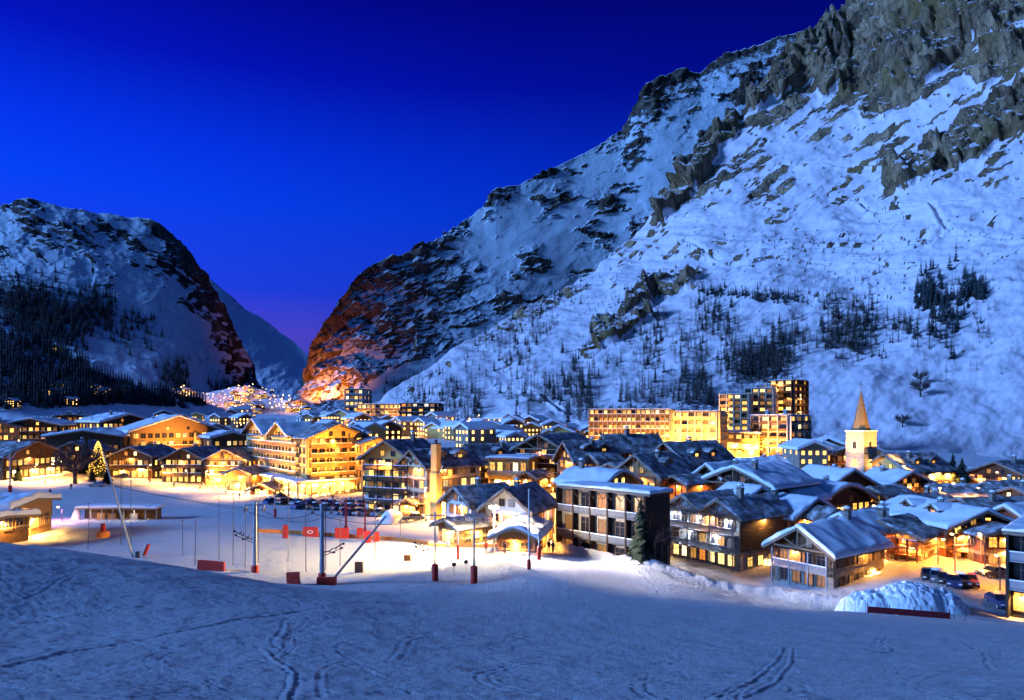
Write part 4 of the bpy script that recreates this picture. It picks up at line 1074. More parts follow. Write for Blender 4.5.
wall_lamp(b['root'], (-b['W']*.38, -.1, 2.2), 260)

# second row on the right
house('timber chalet with lit truss gable and long blue roof behind the fir', 637, 453, 138, 44, 34, -36, M_WOOD_HONEY, M_WOOD_HONEY, rows=3, cols=4, scols=3, truss=True, snow=.55, pitch=.72, balc=(1,), mix={'y':.35,'o':.35,'d':.1,'k':.2}, dormers=(.45,), group=G_RIGHT, lamps=[('front',-.5,3,700),('front',.5,5.5,500),('right',.2,4.5,600)])
house('great chalet with the broadest dark-blue roof and a bright lamp in its gable', 668, 441, 153, 46, 46, -42, M_OCHRE, M_WOOD_MID, rows=3, cols=4, scols=6, snow=.45, pitch=.70, balc=(1,2), sbalc=(1,), mix=MIX_BRIGHT, group=G_RIGHT, dormers=(.25,.6), of=1.6, chim=[(-.3,.6)], lamps=[('front',.1,8.2,420,(1,.62,.28)),('right',-.5,3,800),('right',.1,3,800),('right',.6,3,800)])
house('small steep gable chalet tucked against the great blue-roofed chalet', 709, 463, 137, 22, 34, -38, M_WOOD_MID, M_WOOD_DARK, rows=2, cols=2, snow=.7, pitch=.75, mix=MIX_DARK, group=G_RIGHT)
house('wide dark chalet with balcony gable and wavy snow roof above the grey apartment house', 736, 466, 131, 60, 42, -32, M_WOOD_MID, M_WOOD_DARK, rows=2, cols=5, scols=3, snow=.8, pitch=.42, balc=(1,), truss=True, mix=MIX_DARK, group=G_RIGHT, curve=.12, os=1.4, chim=[(-.5,.35),(.35,.15)], lamps=[('right',0,3.2,450,(1,.4,.1))])
house('chalet with rounded broad snow roof glowing orange under the eave, below the church', 845, 484, 137, 44, 56, 56, M_WOOD_RED, M_WOOD_DARK, rows=2, cols=3, scols=4, snow=.9, curve=.4, pitch=.4, mix=MIX_DARK, group=G_RIGHT, os=1.3, lamps=[('front',-.3,3.2,500,(1,.42,.1)),('left',-.4,3.4,600,(1,.42,.1))])
house('chalet with long low blue roof and red-lit gable end behind the grey apartment house', 812, 497, 119, 36, 72, 58, M_WOOD_RED, M_WOOD_DARK, rows=2, cols=3, scols=5, snow=.65, pitch=.42, mix=MIX_RED, dormers=(.4,), group=G_RIGHT, lamps=[('front',.3,2.8,700,(1,.36,.07)),('left',-.8,2.8,500,(1,.4,.1))], chim=[(-.4,.35)])
house('dark chalet with high black gable facing away from the piste, below the church', 851, 469, 152, 46, 34, 42, M_WOOD_DARK, M_WOOD_DARK, rows=2, cols=4, scols=3, snow=.7, pitch=.55, mix={'d':.15,'k':.85}, group=G_RIGHT)
house('dark gable-ended chalet with blue roof sides left of the high black gable', 797, 472, 166, 30, 26, 40, M_WOOD_DARK, M_WOOD_DARK, rows=2, cols=3, snow=.7, mix={'d':.2,'k':.8}, group=G_RIGHT)
house('dim chalet with small reddish gable end between church nave and long snow roof', 909, 471, 162, 30, 26, 46, M_WOOD_RED, M_WOOD_DARK, rows=2, cols=3, snow=.7, mix=MIX_RED, group=G_RIGHT, lamps=[('front',0,2.6,260,(1,.36,.08))])
house('low shop with lilac snow roof and a white-lit front in front of two dark firs', 933, 483, 160, 12, 46, -66, M_PLASTER, M_WOOD_MID, rows=1, cols=2, scols=5, snow=.6, pitch=.5, mix={'w':.8,'y':.2}, group=G_RIGHT, lamps=[('right',-.6,2.6,700,(1,.72,.4)),('right',0,2.6,600,(1,.72,.4)),('right',.6,2.6,600,(1,.72,.4))])
house('chalet with two dazzling lamps on its timber front up at the slope foot', 996, 461, 196, 42, 16, -22, M_WOOD_HONEY, M_WOOD_MID, rows=2, cols=4, snow=.6, mix=MIX_COSY, group=G_RIGHT, lamps=[('front',-.45,3.6,1500,(1,.6,.2)),('front',.55,3.4,1500,(1,.6,.2))], balc=(1,), chim=[(.2,.5)])
house('chalet with orange-edged wide gable just below the one with dazzling lamps', 990, 481, 166, 44, 30, -30, M_WOOD_HONEY, M_WOOD_MID, rows=2, cols=4, snow=.55, mix=MIX_BRIGHT, group=G_RIGHT, pitch=.38, of=1.6, lamps=[('front',0,3.0,500)])
house('chalet with plain blue-white roof half hidden at the edge of the village', 1016, 486, 150, 40, 30, -40, M_PLASTER, M_WOOD_MID, rows=2, cols=3, snow=.6, mix=MIX_COSY, group=G_RIGHT, pitch=.35)
house('chalet with flat-pitched roof and dish-strewn snow behind the large brown chalet', 962, 497, 138, 40, 50, -48, M_OCHRE, M_WOOD_HONEY, rows=2, cols=3, scols=4, snow=.5, mix=MIX_COSY, group=G_RIGHT, pitch=.36, chim=[(.3,.3),(.5,.7)], lamps=[('right',.3,2.8,500)])
house('orange-washed gable house with dark roof adjoining the church tower', 886, 453, 184, 34, 52, -38, M_OCHRE, M_OCHRE, rows=2, cols=3, scols=5, snow=.4, pitch=.62, mix={'y':.3,'d':.3,'k':.4}, dormers=(.35,.7), group=G_RIGHT, lamps=[('front',.2,4.4,1300),('right',.0,3.4,600),('right',.7,3.4,600)], chim=[(.4,.3)])
house('little chalet with lit loggias below the tower block', 815, 447, 216, 24, 12, -22, M_OCHRE, M_WOOD_MID, rows=2, cols=2, snow=.5, mix=MIX_BRIGHT, group=G_RIGHT, lamps=[('front',-.5,2.6,600),('front',.5,2.6,600)])
house('rust-red house with tilted snow roof to the left of the church tower', 845, 446, 206, 18, 28, 44, M_WOOD_RED, M_WOOD_RED, rows=2, cols=2, scols=3, snow=.5, mix=MIX_RED, group=G_RIGHT, lamps=[('left',0,3.2,500,(1,.36,.08))])
house('snow-laden low house wedged between rounded roof and tower block', 783, 468, 190, 30, 30, 50, M_PLASTER, M_WOOD_DARK, rows=1, cols=2, snow=.8, mix=MIX_DARK, group=G_RIGHT)
house('low white-roofed house right below the tower block', 742, 459, 205, 26, 36, -50, M_PLASTER, M_WOOD_MID, rows=1, cols=2, snow=.8, mix=MIX_DARK, group=G_RIGHT, pitch=.3)
house('small blue-roofed house amid dark roofs in front of the church foot', 826, 480, 158, 26, 20, -36, M_STONE, M_WOOD_DARK, rows=1, cols=2, snow=.8, mix=MIX_DARK, group=G_RIGHT)
house('brown house with lit eave squeezed between purple roof and long snow roof', 893, 498, 140, 26, 30, 50, M_WOOD_RED, M_WOOD_RED, rows=2, cols=2, snow=.6, mix=MIX_RED, group=G_RIGHT, lamps=[('front',0,3,500,(1,.45,.1))])

for (px, py, D, wf, ws, dl, lab) in [
    (676,474,134,20,18,-40,'small timber lodge with a lit porch behind the grey double-gabled house'),
    (757,486,124,18,16,46,'little steep-roofed barn between the grey apartment house and the wide dark chalet'),
    (792,489,130,20,18,-34,'small dark barn with sagging snow roof left of the rounded roof'),
    (872,486,142,22,20,-30,'small chalet with lit gable right of the rounded roof'),
    (832,507,114,18,16,44,'narrow stone barn tucked behind the steep pale-edged gable'),
    (915,493,147,22,20,-36,'small red-brown chalet behind the purple snow roof'),
    (946,505,126,20,18,-30,'little timber annexe under the flat-pitched roof house'),
    (1008,505,128,26,22,-34,'timber chalet with glowing gable above the lower wing'),
    (775,456,235,18,14,-30,'tiny snow-roofed chalet in front of the lower tower block'),
    (722,452,222,18,14,36,'tiny gabled house below the golden podium building'),
    (948,470,205,20,16,-28,'small dark-roofed chalet on the meadow edge behind the white-lit shop'),
    (966,476,190,18,16,40,'small chalet with orange porch between firs and dazzling lamps'),
    (592,452,150,16,18,-50,'narrow timber house under the smooth lilac roof'),
    (612,462,143,14,16,-44,'small gabled lodge left of the lit truss gable'),
    (528,470,150,16,14,-30,'small ochre house at the foot of the tall dark hotel')]:
    house(lab, px, py, D, wf, ws, dl, M_STONE, random.choice([M_WOOD_RED, M_WOOD_MID, M_WOOD_HONEY]), rows=2, cols=2, snow=random.choice((.4,.6,.8)), pitch=random.uniform(.42,.6), mix=MIX_BRIGHT, group=G_RIGHT, balc=random.choice(((),(1,))), lamps=[('front',random.uniform(-.5,.5),2.4,random.uniform(400,800),random.choice([(1,.5,.12),(1,.38,.07)]))])

# centre
G_MID = 'chalets and hotels along the centre of the village'
house('tall dark timber hotel with five balcony storeys and a broad gable', 541, 433, 166, 50, 40, -30, M_WOOD_RED, M_WOOD_DARK, rows=5, cols=5, scols=3, split=.55, snow=.45, pitch=.50, balc=(1,2,3,4), balcmat=M_WOOD_DARK, truss=True, mix={'o':.25,'d':.25,'y':.15,'k':.35}, group=G_MID, of=1.8, cat='hotel', lamps=[('front',.2,2.5,800,(1,.36,.08)),('front',-.5,5.5,500,(1,.36,.08))])
house('brick-red flanked house with smooth lilac roof beside the tall dark hotel', 567, 440, 152, 18, 44, -60, M_WOOD_RED, M_WOOD_RED, rows=4, cols=1, scols=5, snow=.5, pitch=.95, dormers=(.35,.7), mix={'y':.6,'o':.2,'k':.2}, group=G_MID, lamps=[('front',0,4.5,700,(1,.36,.07)),('right',.4,3.6,300)])
house('dark house with blue roof and few bright windows below the long terraced building', 606, 434, 166, 16, 50, -62, M_WOOD_DARK, M_WOOD_DARK, rows=4, cols=1, scols=5, snow=.5, pitch=.85, mix={'y':.35,'d':.15,'k':.5}, group=G_MID, chim=[(.1,.4)])
house('chalet with long purple-dark roof and pale edged gable behind the white chalets', 468, 443, 168, 22, 62, -60, M_WOOD_DARK, M_WOOD_DARK, rows=3, cols=2, scols=5, snow=.25, pitch=.75, mix=MIX_COSY, dormers=(.4,.75), group=G_MID, lamps=[('right',.5,4.5,600)])
b = block('yellow-lit terraced annexe with stepped snowy ledges under the purple-dark roof', 508, 458, 160, 40, 20, -20, M_OCHRE, 3, 5, 2, mix=MIX_BRIGHT, fins=False, balcm=M_CREAM, snow=.35, group=G_MID, name='annexe', cat='annexe', H=12)
for u in (-.5, 0, .5): wall_lamp(b['root'], (u*b['W']/2, -.1, 6.6), 800); wall_lamp(b['root'], (u*b['W']/2, -.1, 2.6), 900)
h = house('yellow balconied gable hotel with dark wooden balconies facing the snow front', 388, 439, 146, 46, 34, -34, M_PLASTER, M_OCHRE, rows=5, cols=5, scols=3, split=.35, snow=.35, pitch=.60, balc=(1,2,3,4), balcmat=M_WOOD_DARK, mix={'k':.5,'y':.3,'d':.2}, group=G_MID, cat='hotel', name='hotel', of=1.7, lamps=[('front',-.5,2.5,700),('front',.5,2.5,700),('front',0,11.0,500)], chim=[(.2,.6)])
h = house('glowing yellow hotel wing with blue roof beside a tall yellow chimney stack', 414, 448, 142, 26, 54, -54, M_OCHRE, M_CREAM, rows=4, cols=2, scols=5, split=.4, snow=.35, pitch=.70, sbalc=(2,), balcmat=M_CREAM, mix={'y':.4,'k':.4,'d':.2}, dormers=(.3,.7), group=G_MID, cat='hotel wing', name='hotel_wing', lamps=[('right',-.6,3,1600),('right',0,3,1600),('right',.6,3.5,1600),('front',0,4,700)])
m = MB(); c = at(436, 444, 133); z0 = gz(c.x, c.y)
root = empty('chimney_tower', (c.x, c.y, z0), R(-35), 'tall square yellow chimney stack lit from below in front of the glowing hotel wing', 'chimney stack'); Hc = c.z-z0
m.box(-.85,.85,-.85,.85,-1,Hc*.62); m.box(-.7,.7,-.7,.7,Hc*.62,Hc); m.build('shaft', M_OCHRE, root)
m = MB(); m.box(-.85,.85,-.85,.85,Hc,Hc+.15); m.lathe((0,0,Hc+.15), [(.3,0),(.3,.7),(.0,.7)], 10); m.build('cap', M_DARKMETAL, root)
m = MB(); m.bar((.9,-.2,Hc*.35),(.9,-.2,Hc*.6),.14); m.bar((.9,-.2,Hc*.6),(1.9,-.2,Hc*.72),.14); m.build('flue_pipe', M_METAL, root)
for a, b in ((-1,-4.5),(3.5,-3.0)): point(root, (a,b,2.5), 4500, (1,.50,.11), .3, spot=90, aim=(0,0,Hc*.62), blend=.8)
house('white chalet with plain lilac roof left of the snow-front floodlight', 459, 485, 120, 26, 46, -56, M_PLASTER, M_PLASTER, rows=2, cols=2, scols=4, snow=.4, pitch=.62, mix={'k':.5,'d':.3,'y':.2}, group=G_MID, lamps=[('right',0,3,400)])
house('white gabled chalet with blue bench windows right behind the floodlight mast', 507, 486, 113, 44, 28, -26, M_PLASTER, M_PLASTER, rows=2, cols=3, scols=2, snow=.4, pitch=.80, mix={'b':.4,'k':.4,'d':.2}, group=G_MID, lamps=[('right',.2,3,900,(1,.42,.08))])
house('timber ticket kiosk with deep snow on its low roof at the piste edge', 516, 525, 103, 38, 14, -12, M_STONE_PALE, M_WOOD_HONEY, rows=1, cols=3, scols=2, snow=1.0, pitch=.42, mix={'k':.5,'y':.5}, group=G_MID, cat='kiosk', name='kiosk', curve=.3, of=1.6, lamps=[('front',0,2.3,260)], Lmin=5, zw=.8)
house('low wooden hut with a long lilac roof beside the floodlit snow', 449, 517, 110, 20, 34, -52, M_WOOD_HONEY, M_WOOD_HONEY, rows=1, cols=2, scols=3, snow=.5, pitch=.4, mix={'y':.3,'k':.7}, group=G_MID, cat='hut', name='hut', lamps=[('right',0,2.2,500),('front',0,2.2,400)], Lmin=5, zw=.8)
house('orange-lit wooden hut in the alley beside the balcony block', 541, 498, 124, 18, 14, 30, M_WOOD_RED, M_WOOD_RED, rows=2, cols=2, snow=.5, mix=MIX_RED, group=G_MID, cat='hut', name='hut', lamps=[('front',.3,2.4,900,(1,.42,.07)),('front',-.5,4.2,500,(1,.42,.07))])
house('small honey hut with round lit doorway next to the yellow hotel terrace', 408, 497, 140, 14, 10, -20, M_WOOD_HONEY, M_WOOD_HONEY, rows=1, cols=1, snow=.3, mix={'o':1}, group=G_MID, cat='hut', name='hut', Lmin=4, lamps=[('front',.5,2.2,300,(1,.42,.08))])

# big hotel
h = house('huge six-storey golden hotel with three gables and a lit arcade at street level', 337, 423, 180, 54, 74, 23.6, M_OCHRE, M_OCHRE, rows=6, cols=6, scols=13, split=.25, snow=.3, pitch=.42, balc=(2,3,4,5), sbalc=(2,3,4,5), balcmat=M_WOOD_HONEY, mix={'k':.45,'y':.2,'d':.35}, litrow={0:{'s':1}, 1:{'y':.6,'d':.4}}, group='hotels lining the snow front', cat='hotel', name='hotel', of=1.8, ww=1.3, wh=1.5, dense=True, fh=2.9, Lmax=60)
HOTEL = h; r = h['root']; W, L, He, Hh = h['W'], h['L'], h['He'], h['H']
for t, gw in ((.35, 15.0), (.78, 19.0)):
    y = L*t; rise = gw/2*.46
    m = upper_mesh(gw, W/2-.5, He-2.4, He+.3, He+.3+rise); o = m.build('gable_wall', M_OCHRE, r); o.location = (-W/2-.5, y, 0); o.rotation_euler = (0,0,R(-90))
    xs, zs = gable_profile(gw, He+.32, He+.32+rise, 1, 1.0)
    ro = roof_parts(r, xs, zs, -1.6, W/2, snow=.3, seed=t*9); ro.location = (-W/2-.5, y, 0); ro.rotation_euler = (0,0,R(-90))
    for u in (-.24,-.08,.08,.24):
        o = link('window', win_mesh(1.2, 1.4, pick({'k':.6,'d':.4})), r); o.location = (-W/2-.68, y+u*gw, He-.2); o.rotation_euler = (0,0,R(-90))
m = MB(); m.box(-W/2-4.2, -W/2-.1, -.6, L*.98, 3.6, 3.95); m.box(-W/2-4.2, W/2+2, -3.8, -.6, 3.6, 3.95); m.build('canopy', M_WOOD_HONEY, r)
m = MB(); m.box(-W/2-4.3, -W/2-.12, -.7, L*.99, 3.955, 4.4); m.box(-W/2-4.3, W/2+2.1, -3.9, -.7, 3.955, 4.35); m.build('canopy_snow', M_SNOW_ROOF, r)
for i in range(9):
    m = MB(); y = -3.4+(L*.98+3)*i/8; m.box(-W/2-4.0, -W/2-3.6, y-.2, y+.2, -1, 3.6); m.build('pillar', M_CREAM, r)
for i in range(5):
    m = MB(); x = -W/2+(W+1.5)*(i+.5)/5; m.box(x-.2, x+.2, -3.6, -3.2, -1, 3.6); m.build('pillar', M_CREAM, r)
chimney(h['roof'], -1.5, L*.42, Hh-.3, 1.1, 2.0, M_PLASTER); chimney(h['roof'], 1.5, L*.62, Hh-.6, 1.1, 2.0, M_PLASTER)
for i in range(8): wall_lamp(r, (-W/2-.1, L*(i+.5)/8, 3.0), 1100, (1,.55,.12), (-1,0,0))
for i in range(4): wall_lamp(r, (-W/2+W*(i+.5)/4, -.1, 3.0), 1300, (1,.50,.09))
# facade floodlights standing in the street
def flood(label, pos, aim, power, col=(1,.47,.085), ang=95, h=.0):
    power *= 1.6
    p = Vector(pos); root = empty('ground_floodlight', p, 0, label, 'floodlight', 'floodlights washing the facades')
    d = (Vector(aim)-p).normalized()
    m = MB(); m.bar((0,0,-1.5),(0,0,.35),.12); m.build('stake', M_DARKMETAL, root)
    m = MB(); m.bar(Vector((0,0,.5))-d*.25, Vector((0,0,.5))+d*.2,.5,.4); m.build('housing', M_DARKMETAL, root)
    m = MB(); m.bar(Vector((0,0,.5))+d*.2, Vector((0,0,.5))+d*.22,.44,.34); m.build('lens', M_BULB, root)
    point(root, Vector((0,0,.5))+d*.4, power, col, .3, spot=ang, aim=Vector((0,0,.5))+d*5, blend=.9)
def loc2w(h, x, y, z): return Matrix.Rotation(h['yaw'], 3, 'Z') @ Vector((x,y,z)) + Vector((h['A'].x, h['A'].y, h['z0']))
FL = 'small floodlight on a stake washing a golden facade from the street'
for t in (.12,.36,.6,.84): p = loc2w(h, -W/2-15, L*t, 0); p.z = gz(p.x,p.y)+.6; flood(FL, p, loc2w(h, -W/2, L*t, 12), 26000, (1,.50,.10))
for u in (-.45,.45): p = loc2w(h, u*W, -14, 0); p.z = gz(p.x,p.y)+.6; flood(FL, p, loc2w(h, u*W*.5, 0, 11), 30000, (1,.42,.06))
house('plain ochre wing with dark roof adjoining the golden hotel behind the yellow gable hotel', 378, 436, 178, 28, 30, 18, M_OCHRE, M_OCHRE, rows=4, cols=4, snow=.3, pitch=.35, mix={'k':.4,'d':.4,'y':.2}, group=G_MID, cat='hotel wing', name='hotel_wing', lamps=[('front',-.5,4,1600,(1,.45,.08)),('front',.4,4,1600,(1,.45,.08))])

# left side
G_LEFT = 'chalets on the left of the snow front'
h = house('long lit hotel with white snow roof and rows of glowing windows behind the front chalets', 178, 416, 265, 74, 34, 20, M_OCHRE, M_WOOD_HONEY, rows=4, cols=13, scols=4, split=.4, snow=.8, pitch=.33, balc=(1,2), balcmat=M_WOOD_MID, mix={'y':.6,'w':.15,'k':.25}, group='hotels lining the snow front', cat='hotel', name='hotel', ww=1.6, wh=1.7, lamps=[('left',.2,4,2000,(1,.33,.06)),('left',-.5,4,2000,(1,.33,.06))], snowmat=None)
for u in (-.3,.0,.3,.6): p = loc2w(h, u*h['W']*.6, -13, 0); p.z = gz(p.x,p.y)+.6; flood(FL, p, loc2w(h, u*h['W']*.6, 0, 8), 15000)
for i in range(4):
    m = MB(); x = h['W']*(.18+.08*i); m.box(x-.4,x+.4,-1.0,-.1,0,h['He']-.6-1.4*i*.5); m.build('pilaster', M_CREAM, h['root'])
house('timber chalet with two lamps on its front beside the lit golden tree', 131, 446, 214, 32, 26, -30, M_WOOD_MID, M_WOOD_MID, rows=2, litrow={0:{'s':.7,'o':.2,'k':.1}}, cols=3, snow=.4, pitch=.42, mix=MIX_COSY, group=G_LEFT, lamps=[('front',-.4,2.8,900),('front',.5,3.4,1200)], balc=(1,))
house('timber chalet with dark blue roof and a glowing figure at its door', 184, 447, 208, 34, 24, -30, M_WOOD_MID, M_WOOD_MID, rows=3, litrow={0:{'s':.7,'o':.2,'k':.1}}, cols=3, snow=.35, pitch=.5, mix=MIX_BRIGHT, group=G_LEFT, lamps=[('front',-.4,2.6,1600),('front',.5,2.6,1200)], balc=(1,2))
house('yellow chalet with carved gable balcony just left of the golden hotel', 226, 448, 203, 34, 22, -28, M_OCHRE, M_WOOD_HONEY, rows=3, litrow={0:{'s':.7,'o':.2,'k':.1}}, cols=3, snow=.35, pitch=.5, mix=MIX_BRIGHT, group=G_LEFT, lamps=[('front',-.4,2.6,1000),('front',.4,5.5,800)], balc=(1,2), truss=True)
house('yellow-lit booth with snowy roof below the carved gable balcony', 238, 467, 190, 20, 14, -30, M_OCHRE, M_WOOD_HONEY, rows=1, cols=2, snow=.5, pitch=.4, mix={'s':1}, group=G_LEFT, cat='booth', name='booth', lamps=[('front',0,2.2,900)], Lmin=5)
house('little red-roofed stall glowing in front of the golden hotel arcade', 262, 482, 178, 20, 10, -24, M_WOOD_RED, M_WOOD_RED, rows=1, cols=2, snow=.35, pitch=.5, mix={'s':1}, group=G_LEFT, cat='stall', name='stall', lamps=[('front',0,2.0,700)], Lmin=4)
house('dark building with stepped white snow roofs at the left end of the village', 31, 418, 268, 40, 16, -22, M_WOOD_DARK, M_WOOD_DARK, rows=4, cols=6, snow=.7, pitch=.25, mix=MIX_COSY, group=G_LEFT, lamps=[('right',0,3,1500,(1,.5,.1))], balc=(1,2,3))
h = house('restaurant with long snow roof and orange gable end on the left snow front', 34, 441, 206, 40, 60, 46, M_WOOD_MID, M_WOOD_MID, rows=2, litrow={0:{'s':.7,'o':.2,'k':.1}}, cols=4, scols=5, snow=.6, pitch=.36, mix=MIX_BRIGHT, group=G_LEFT, lamps=[('front',-.6,2.6,1200),('front',0,2.6,1600),('front',.6,2.6,1600),('left',.2,2.6,900)], cat='restaurant')
house('red-brown building with four columns of lit stair windows', 70, 414, 312, 30, 12, -12, M_WOOD_RED, M_WOOD_RED, rows=5, cols=4, snow=.3, pitch=.1, mix={'y':.5,'d':.3,'k':.2}, group=G_LEFT, lamps=[('front',0,3,2500,(1,.35,.06))], wh=1.8)
house('reddish lodge with lit eaves between the stair-window building and the white-roofed block', 100, 418, 310, 34, 14, -10, M_WOOD_RED, M_WOOD_RED, rows=3, cols=5, snow=.3, pitch=.22, mix=MIX_RED, group=G_LEFT, lamps=[('front',-.4,3,2500,(1,.4,.08)),('front',.5,3,2500,(1,.45,.08))])
house('low hall with broad flat white roof behind the round bare tree', 84, 430, 246, 54, 22, -24, M_PLASTER, M_WOOD_MID, rows=2, cols=6, snow=.9, pitch=.16, mix=MIX_DARK, group=G_LEFT, cat='hall', name='hall')
house('brown gable chalet behind the round bare tree', 73, 441, 222, 28, 16, -24, M_WOOD_MID, M_WOOD_MID, rows=2, cols=3, snow=.5, pitch=.5, mix=MIX_COSY, group=G_LEFT, lamps=[('front',-.7,2.6,900)])
house('tall block with snow-laden split roof left of the long lit hotel', 128, 414, 284, 40, 24, 28, M_STONE, M_WOOD_DARK, rows=5, cols=4, snow=.9, pitch=.28, mix=MIX_COSY, group=G_LEFT, lamps=[('front',.5,3,2200,(1,.35,.06))], chim=[(-.3,.4),(.3,.5)])
house('building with yellow windows and white roof cut by the left edge', -6, 420, 262, 30, 14, -20, M_OCHRE, M_WOOD_HONEY, rows=4, cols=4, snow=.6, pitch=.3, mix=MIX_BRIGHT, group=G_LEFT, lamps=[('front',.4,3,2000)])
house('low snow-topped house between the long lit hotel and the golden hotel', 232, 432, 255, 34, 14, 15, M_OCHRE, M_WOOD_MID, rows=3, cols=4, snow=.8, pitch=.25, mix=MIX_BRIGHT, group=G_LEFT, lamps=[('front',0,3,1500)])
house('house with snow-crusted roof and orange gable above the long lit hotel eave', 216, 424, 290, 26, 20, 25, M_OCHRE, M_WOOD_HONEY, rows=3, cols=3, snow=.7, pitch=.4, mix=MIX_BRIGHT, group=G_LEFT, lamps=[('front',0,3,2200,(1,.42,.08))])
# wooden lift cabin with snow roof at the near left
h = house('wooden lift cabin with thick rounded snow roof on the near left', 30, 497, 118, 30, 60, 62, M_WOOD_HONEY, M_WOOD_HONEY, rows=1, cols=2, scols=3, snow=1.1, pitch=.12, mix={'k':1}, group=G_LEFT, cat='cabin', name='cabin', lamps=[('front',0,2.4,1600,(1,.5,.1))], H=6.3, Lmin=8)
house('lower snow-roofed shed in front of the wooden lift cabin', 2, 514, 108, 36, 20, 40, M_WOOD_MID, M_WOOD_MID, rows=1, cols=2, snow=1.0, pitch=.1, mix={'k':1}, group=G_LEFT, cat='shed', name='shed', H=3.6)

TMIX = {'y':.34,'o':.2,'d':.28,'k':.18}
# ------------------------------------------------------------------ large blocks
h = block('long terraced apartment building with lit balconies at the mountain foot', 629, 409, 292, 78, 20, -8, M_WOOD_MID, 5, 17, 3, mix={'y':.4,'o':.22,'d':.18,'k':.2}, finm=M_STONE, balcm=M_WOOD_MID, H=15.5, snow=.2, stacks=8)
for i in range(4): wall_lamp(h['root'], (-h['W']*.4+h['W']*.8*i/3, -1.3, 1.5), 1200, (1,.42,.08))
for u in (-.38,-.13,.13,.38): p = loc2w(h, u*h['W'], -10, 0); p.z = max(gz(p.x,p.y), h['z0'])+.6; flood(FL, p, loc2w(h, u*h['W'], 0, 8), 9000, (1,.45,.10))
h = block('bright golden apartment block ending the terraced building', 692, 411, 284, 46, 18, -12, M_CREAM, 5, 7, 3, mix={'y':.5,'o':.25,'d':.15,'k':.1}, finm=M_CREAM, balcm=M_OCHRE, H=16.5, snow=.2, stacks=4, balcsnow=False)
for u in (-.4,0,.4): p = loc2w(h, u*h['W'], -10, 0); p.z = max(gz(p.x,p.y), h['z0'])+.6; flood(FL, p, loc2w(h, u*h['W'], 0, 9), 20000)
h0 = block('left and lowest section of the stepped brown tower block', 734, 394, 314, 26, 16, -10, M_STONE_PALE, 9, 4, 3, mix=TMIX, finm=M_STONE_PALE, balcm=M_WOOD_HONEY, H=26, snow=.15, stacks=3, Lmin=14, balcsnow=False)
h = block('middle section of the stepped brown tower block with pale roof stacks', 759, 388, 316, 25, 16, -10, M_STONE_PALE, 10, 4, 3, mix=TMIX, finm=M_STONE_PALE, balcm=M_WOOD_HONEY, H=29, snow=.15, stacks=4, Lmin=14, balcsnow=False)
h2 = block('highest dark wing of the tower block with a lit penthouse', 781, 380, 318, 20, 12, -30, M_WOOD_MID, 11, 3, 3, mix={'y':.4,'o':.15,'d':.2,'k':.25}, finm=M_WOOD_DARK, balcm=M_WOOD_DARK, H=33, snow=.15, stacks=2, Lmin=11, balcsnow=False)
wall_lamp(h2['root'], (0, -1.3, 31.2), 900); wall_lamp(h2['root'], (h2['W']*.4, -1.3, 24.2), 500); wall_lamp(h2['root'], (h2['W']/2+1.3, 4, 24.2), 500, out=(1,0,0)); wall_lamp(h2['root'], (h2['W']/2+1.3, 4, 18.2), 500, out=(1,0,0))
h3 = block('lower front tower block with a pale vertical fin and dark right side', 770, 415, 290, 32, 18, -34, M_STONE_PALE, 6, 4, 3, mix={'y':.25,'o':.2,'d':.25,'k':.3}, finm=M_STONE_PALE, balcm=M_WOOD_MID, balcsnow=False, H=20, snow=.25, stacks=2, Lmin=11)
for u in (-.35,0,.35): p = loc2w(h3, u*h3['W'], -8, 0); p.z = max(gz(p.x,p.y), h3['z0'])+.6; flood(FL, p, loc2w(h3, u*h3['W'], 0, 10), 26000)
h4 = block('low golden podium building with sloping snow roof between the tower blocks', 739, 433, 296, 36, 16, -15, M_OCHRE, 3, 5, 2, mix={'y':.6,'o':.3,'k':.1}, fins=False, balcm=M_OCHRE, H=10, snow=.8, balcsnow=False)
for u in (-.4,-.1,.2,.45): wall_lamp(h4['root'], (u*h4['W'], -1.3, 5), 1400, (1,.5,.09)); 
for u in (-.3,.3): wall_lamp(h4['root'], (u*h4['W'], -1.3, 2), 1400, (1,.45,.08))
for hh in (h0, h):
    for u in (-.3,.3): p = loc2w(hh, u*hh['W'], -12, 0); p.z = max(gz(p.x,p.y), hh['z0'])+.6; flood(FL, p, loc2w(hh, u*hh['W'], 0, 16), 80000, (1,.50,.12))
p = loc2w(h2, h2['W']/2+12, 5, 0); p.z = max(gz(p.x,p.y), h2['z0'])+.6; flood(FL, p, loc2w(h2, h2['W']/2, 5, 16), 16000, (1,.45,.1))
# far apartment blocks
G_FAR = 'apartment blocks at the far end of the village'
h = block('slender pale tower block standing highest among the far apartments', 354, 389, 425, 17, 8, -15, M_STONE_PALE, 6, 4, 2, mix=MIX_BRIGHT, finm=M_CONCRETE, balcm=M_CONCRETE, H=22, snow=.2, group=G_FAR, stacks=2)
h = block('long pale apartment block with snow-edged rows beside the slender tower', 380, 404, 415, 44, 12, -12, M_STONE_PALE, 4, 10, 2, mix=MIX_BRIGHT, finm=M_CONCRETE, balcm=M_WOOD_RED, H=14, snow=.3, group=G_FAR)
for u in (-.3,.3): p = loc2w(h, u*h['W'], -8, 0); p.z = max(gz(p.x,p.y), h['z0'])+.6; flood(FL, p, loc2w(h, u*h['W'], 0, 7), 9000)
h = block('boxy brown apartment block nearest the slope among the far apartments', 418, 403, 405, 34, 10, -14, M_STONE, 5, 6, 2, mix={'w':.3,'o':.25,'d':.2,'k':.25}, finm=M_WOOD_DARK, balcm=M_WOOD_MID, H=15, snow=.2, group=G_FAR)
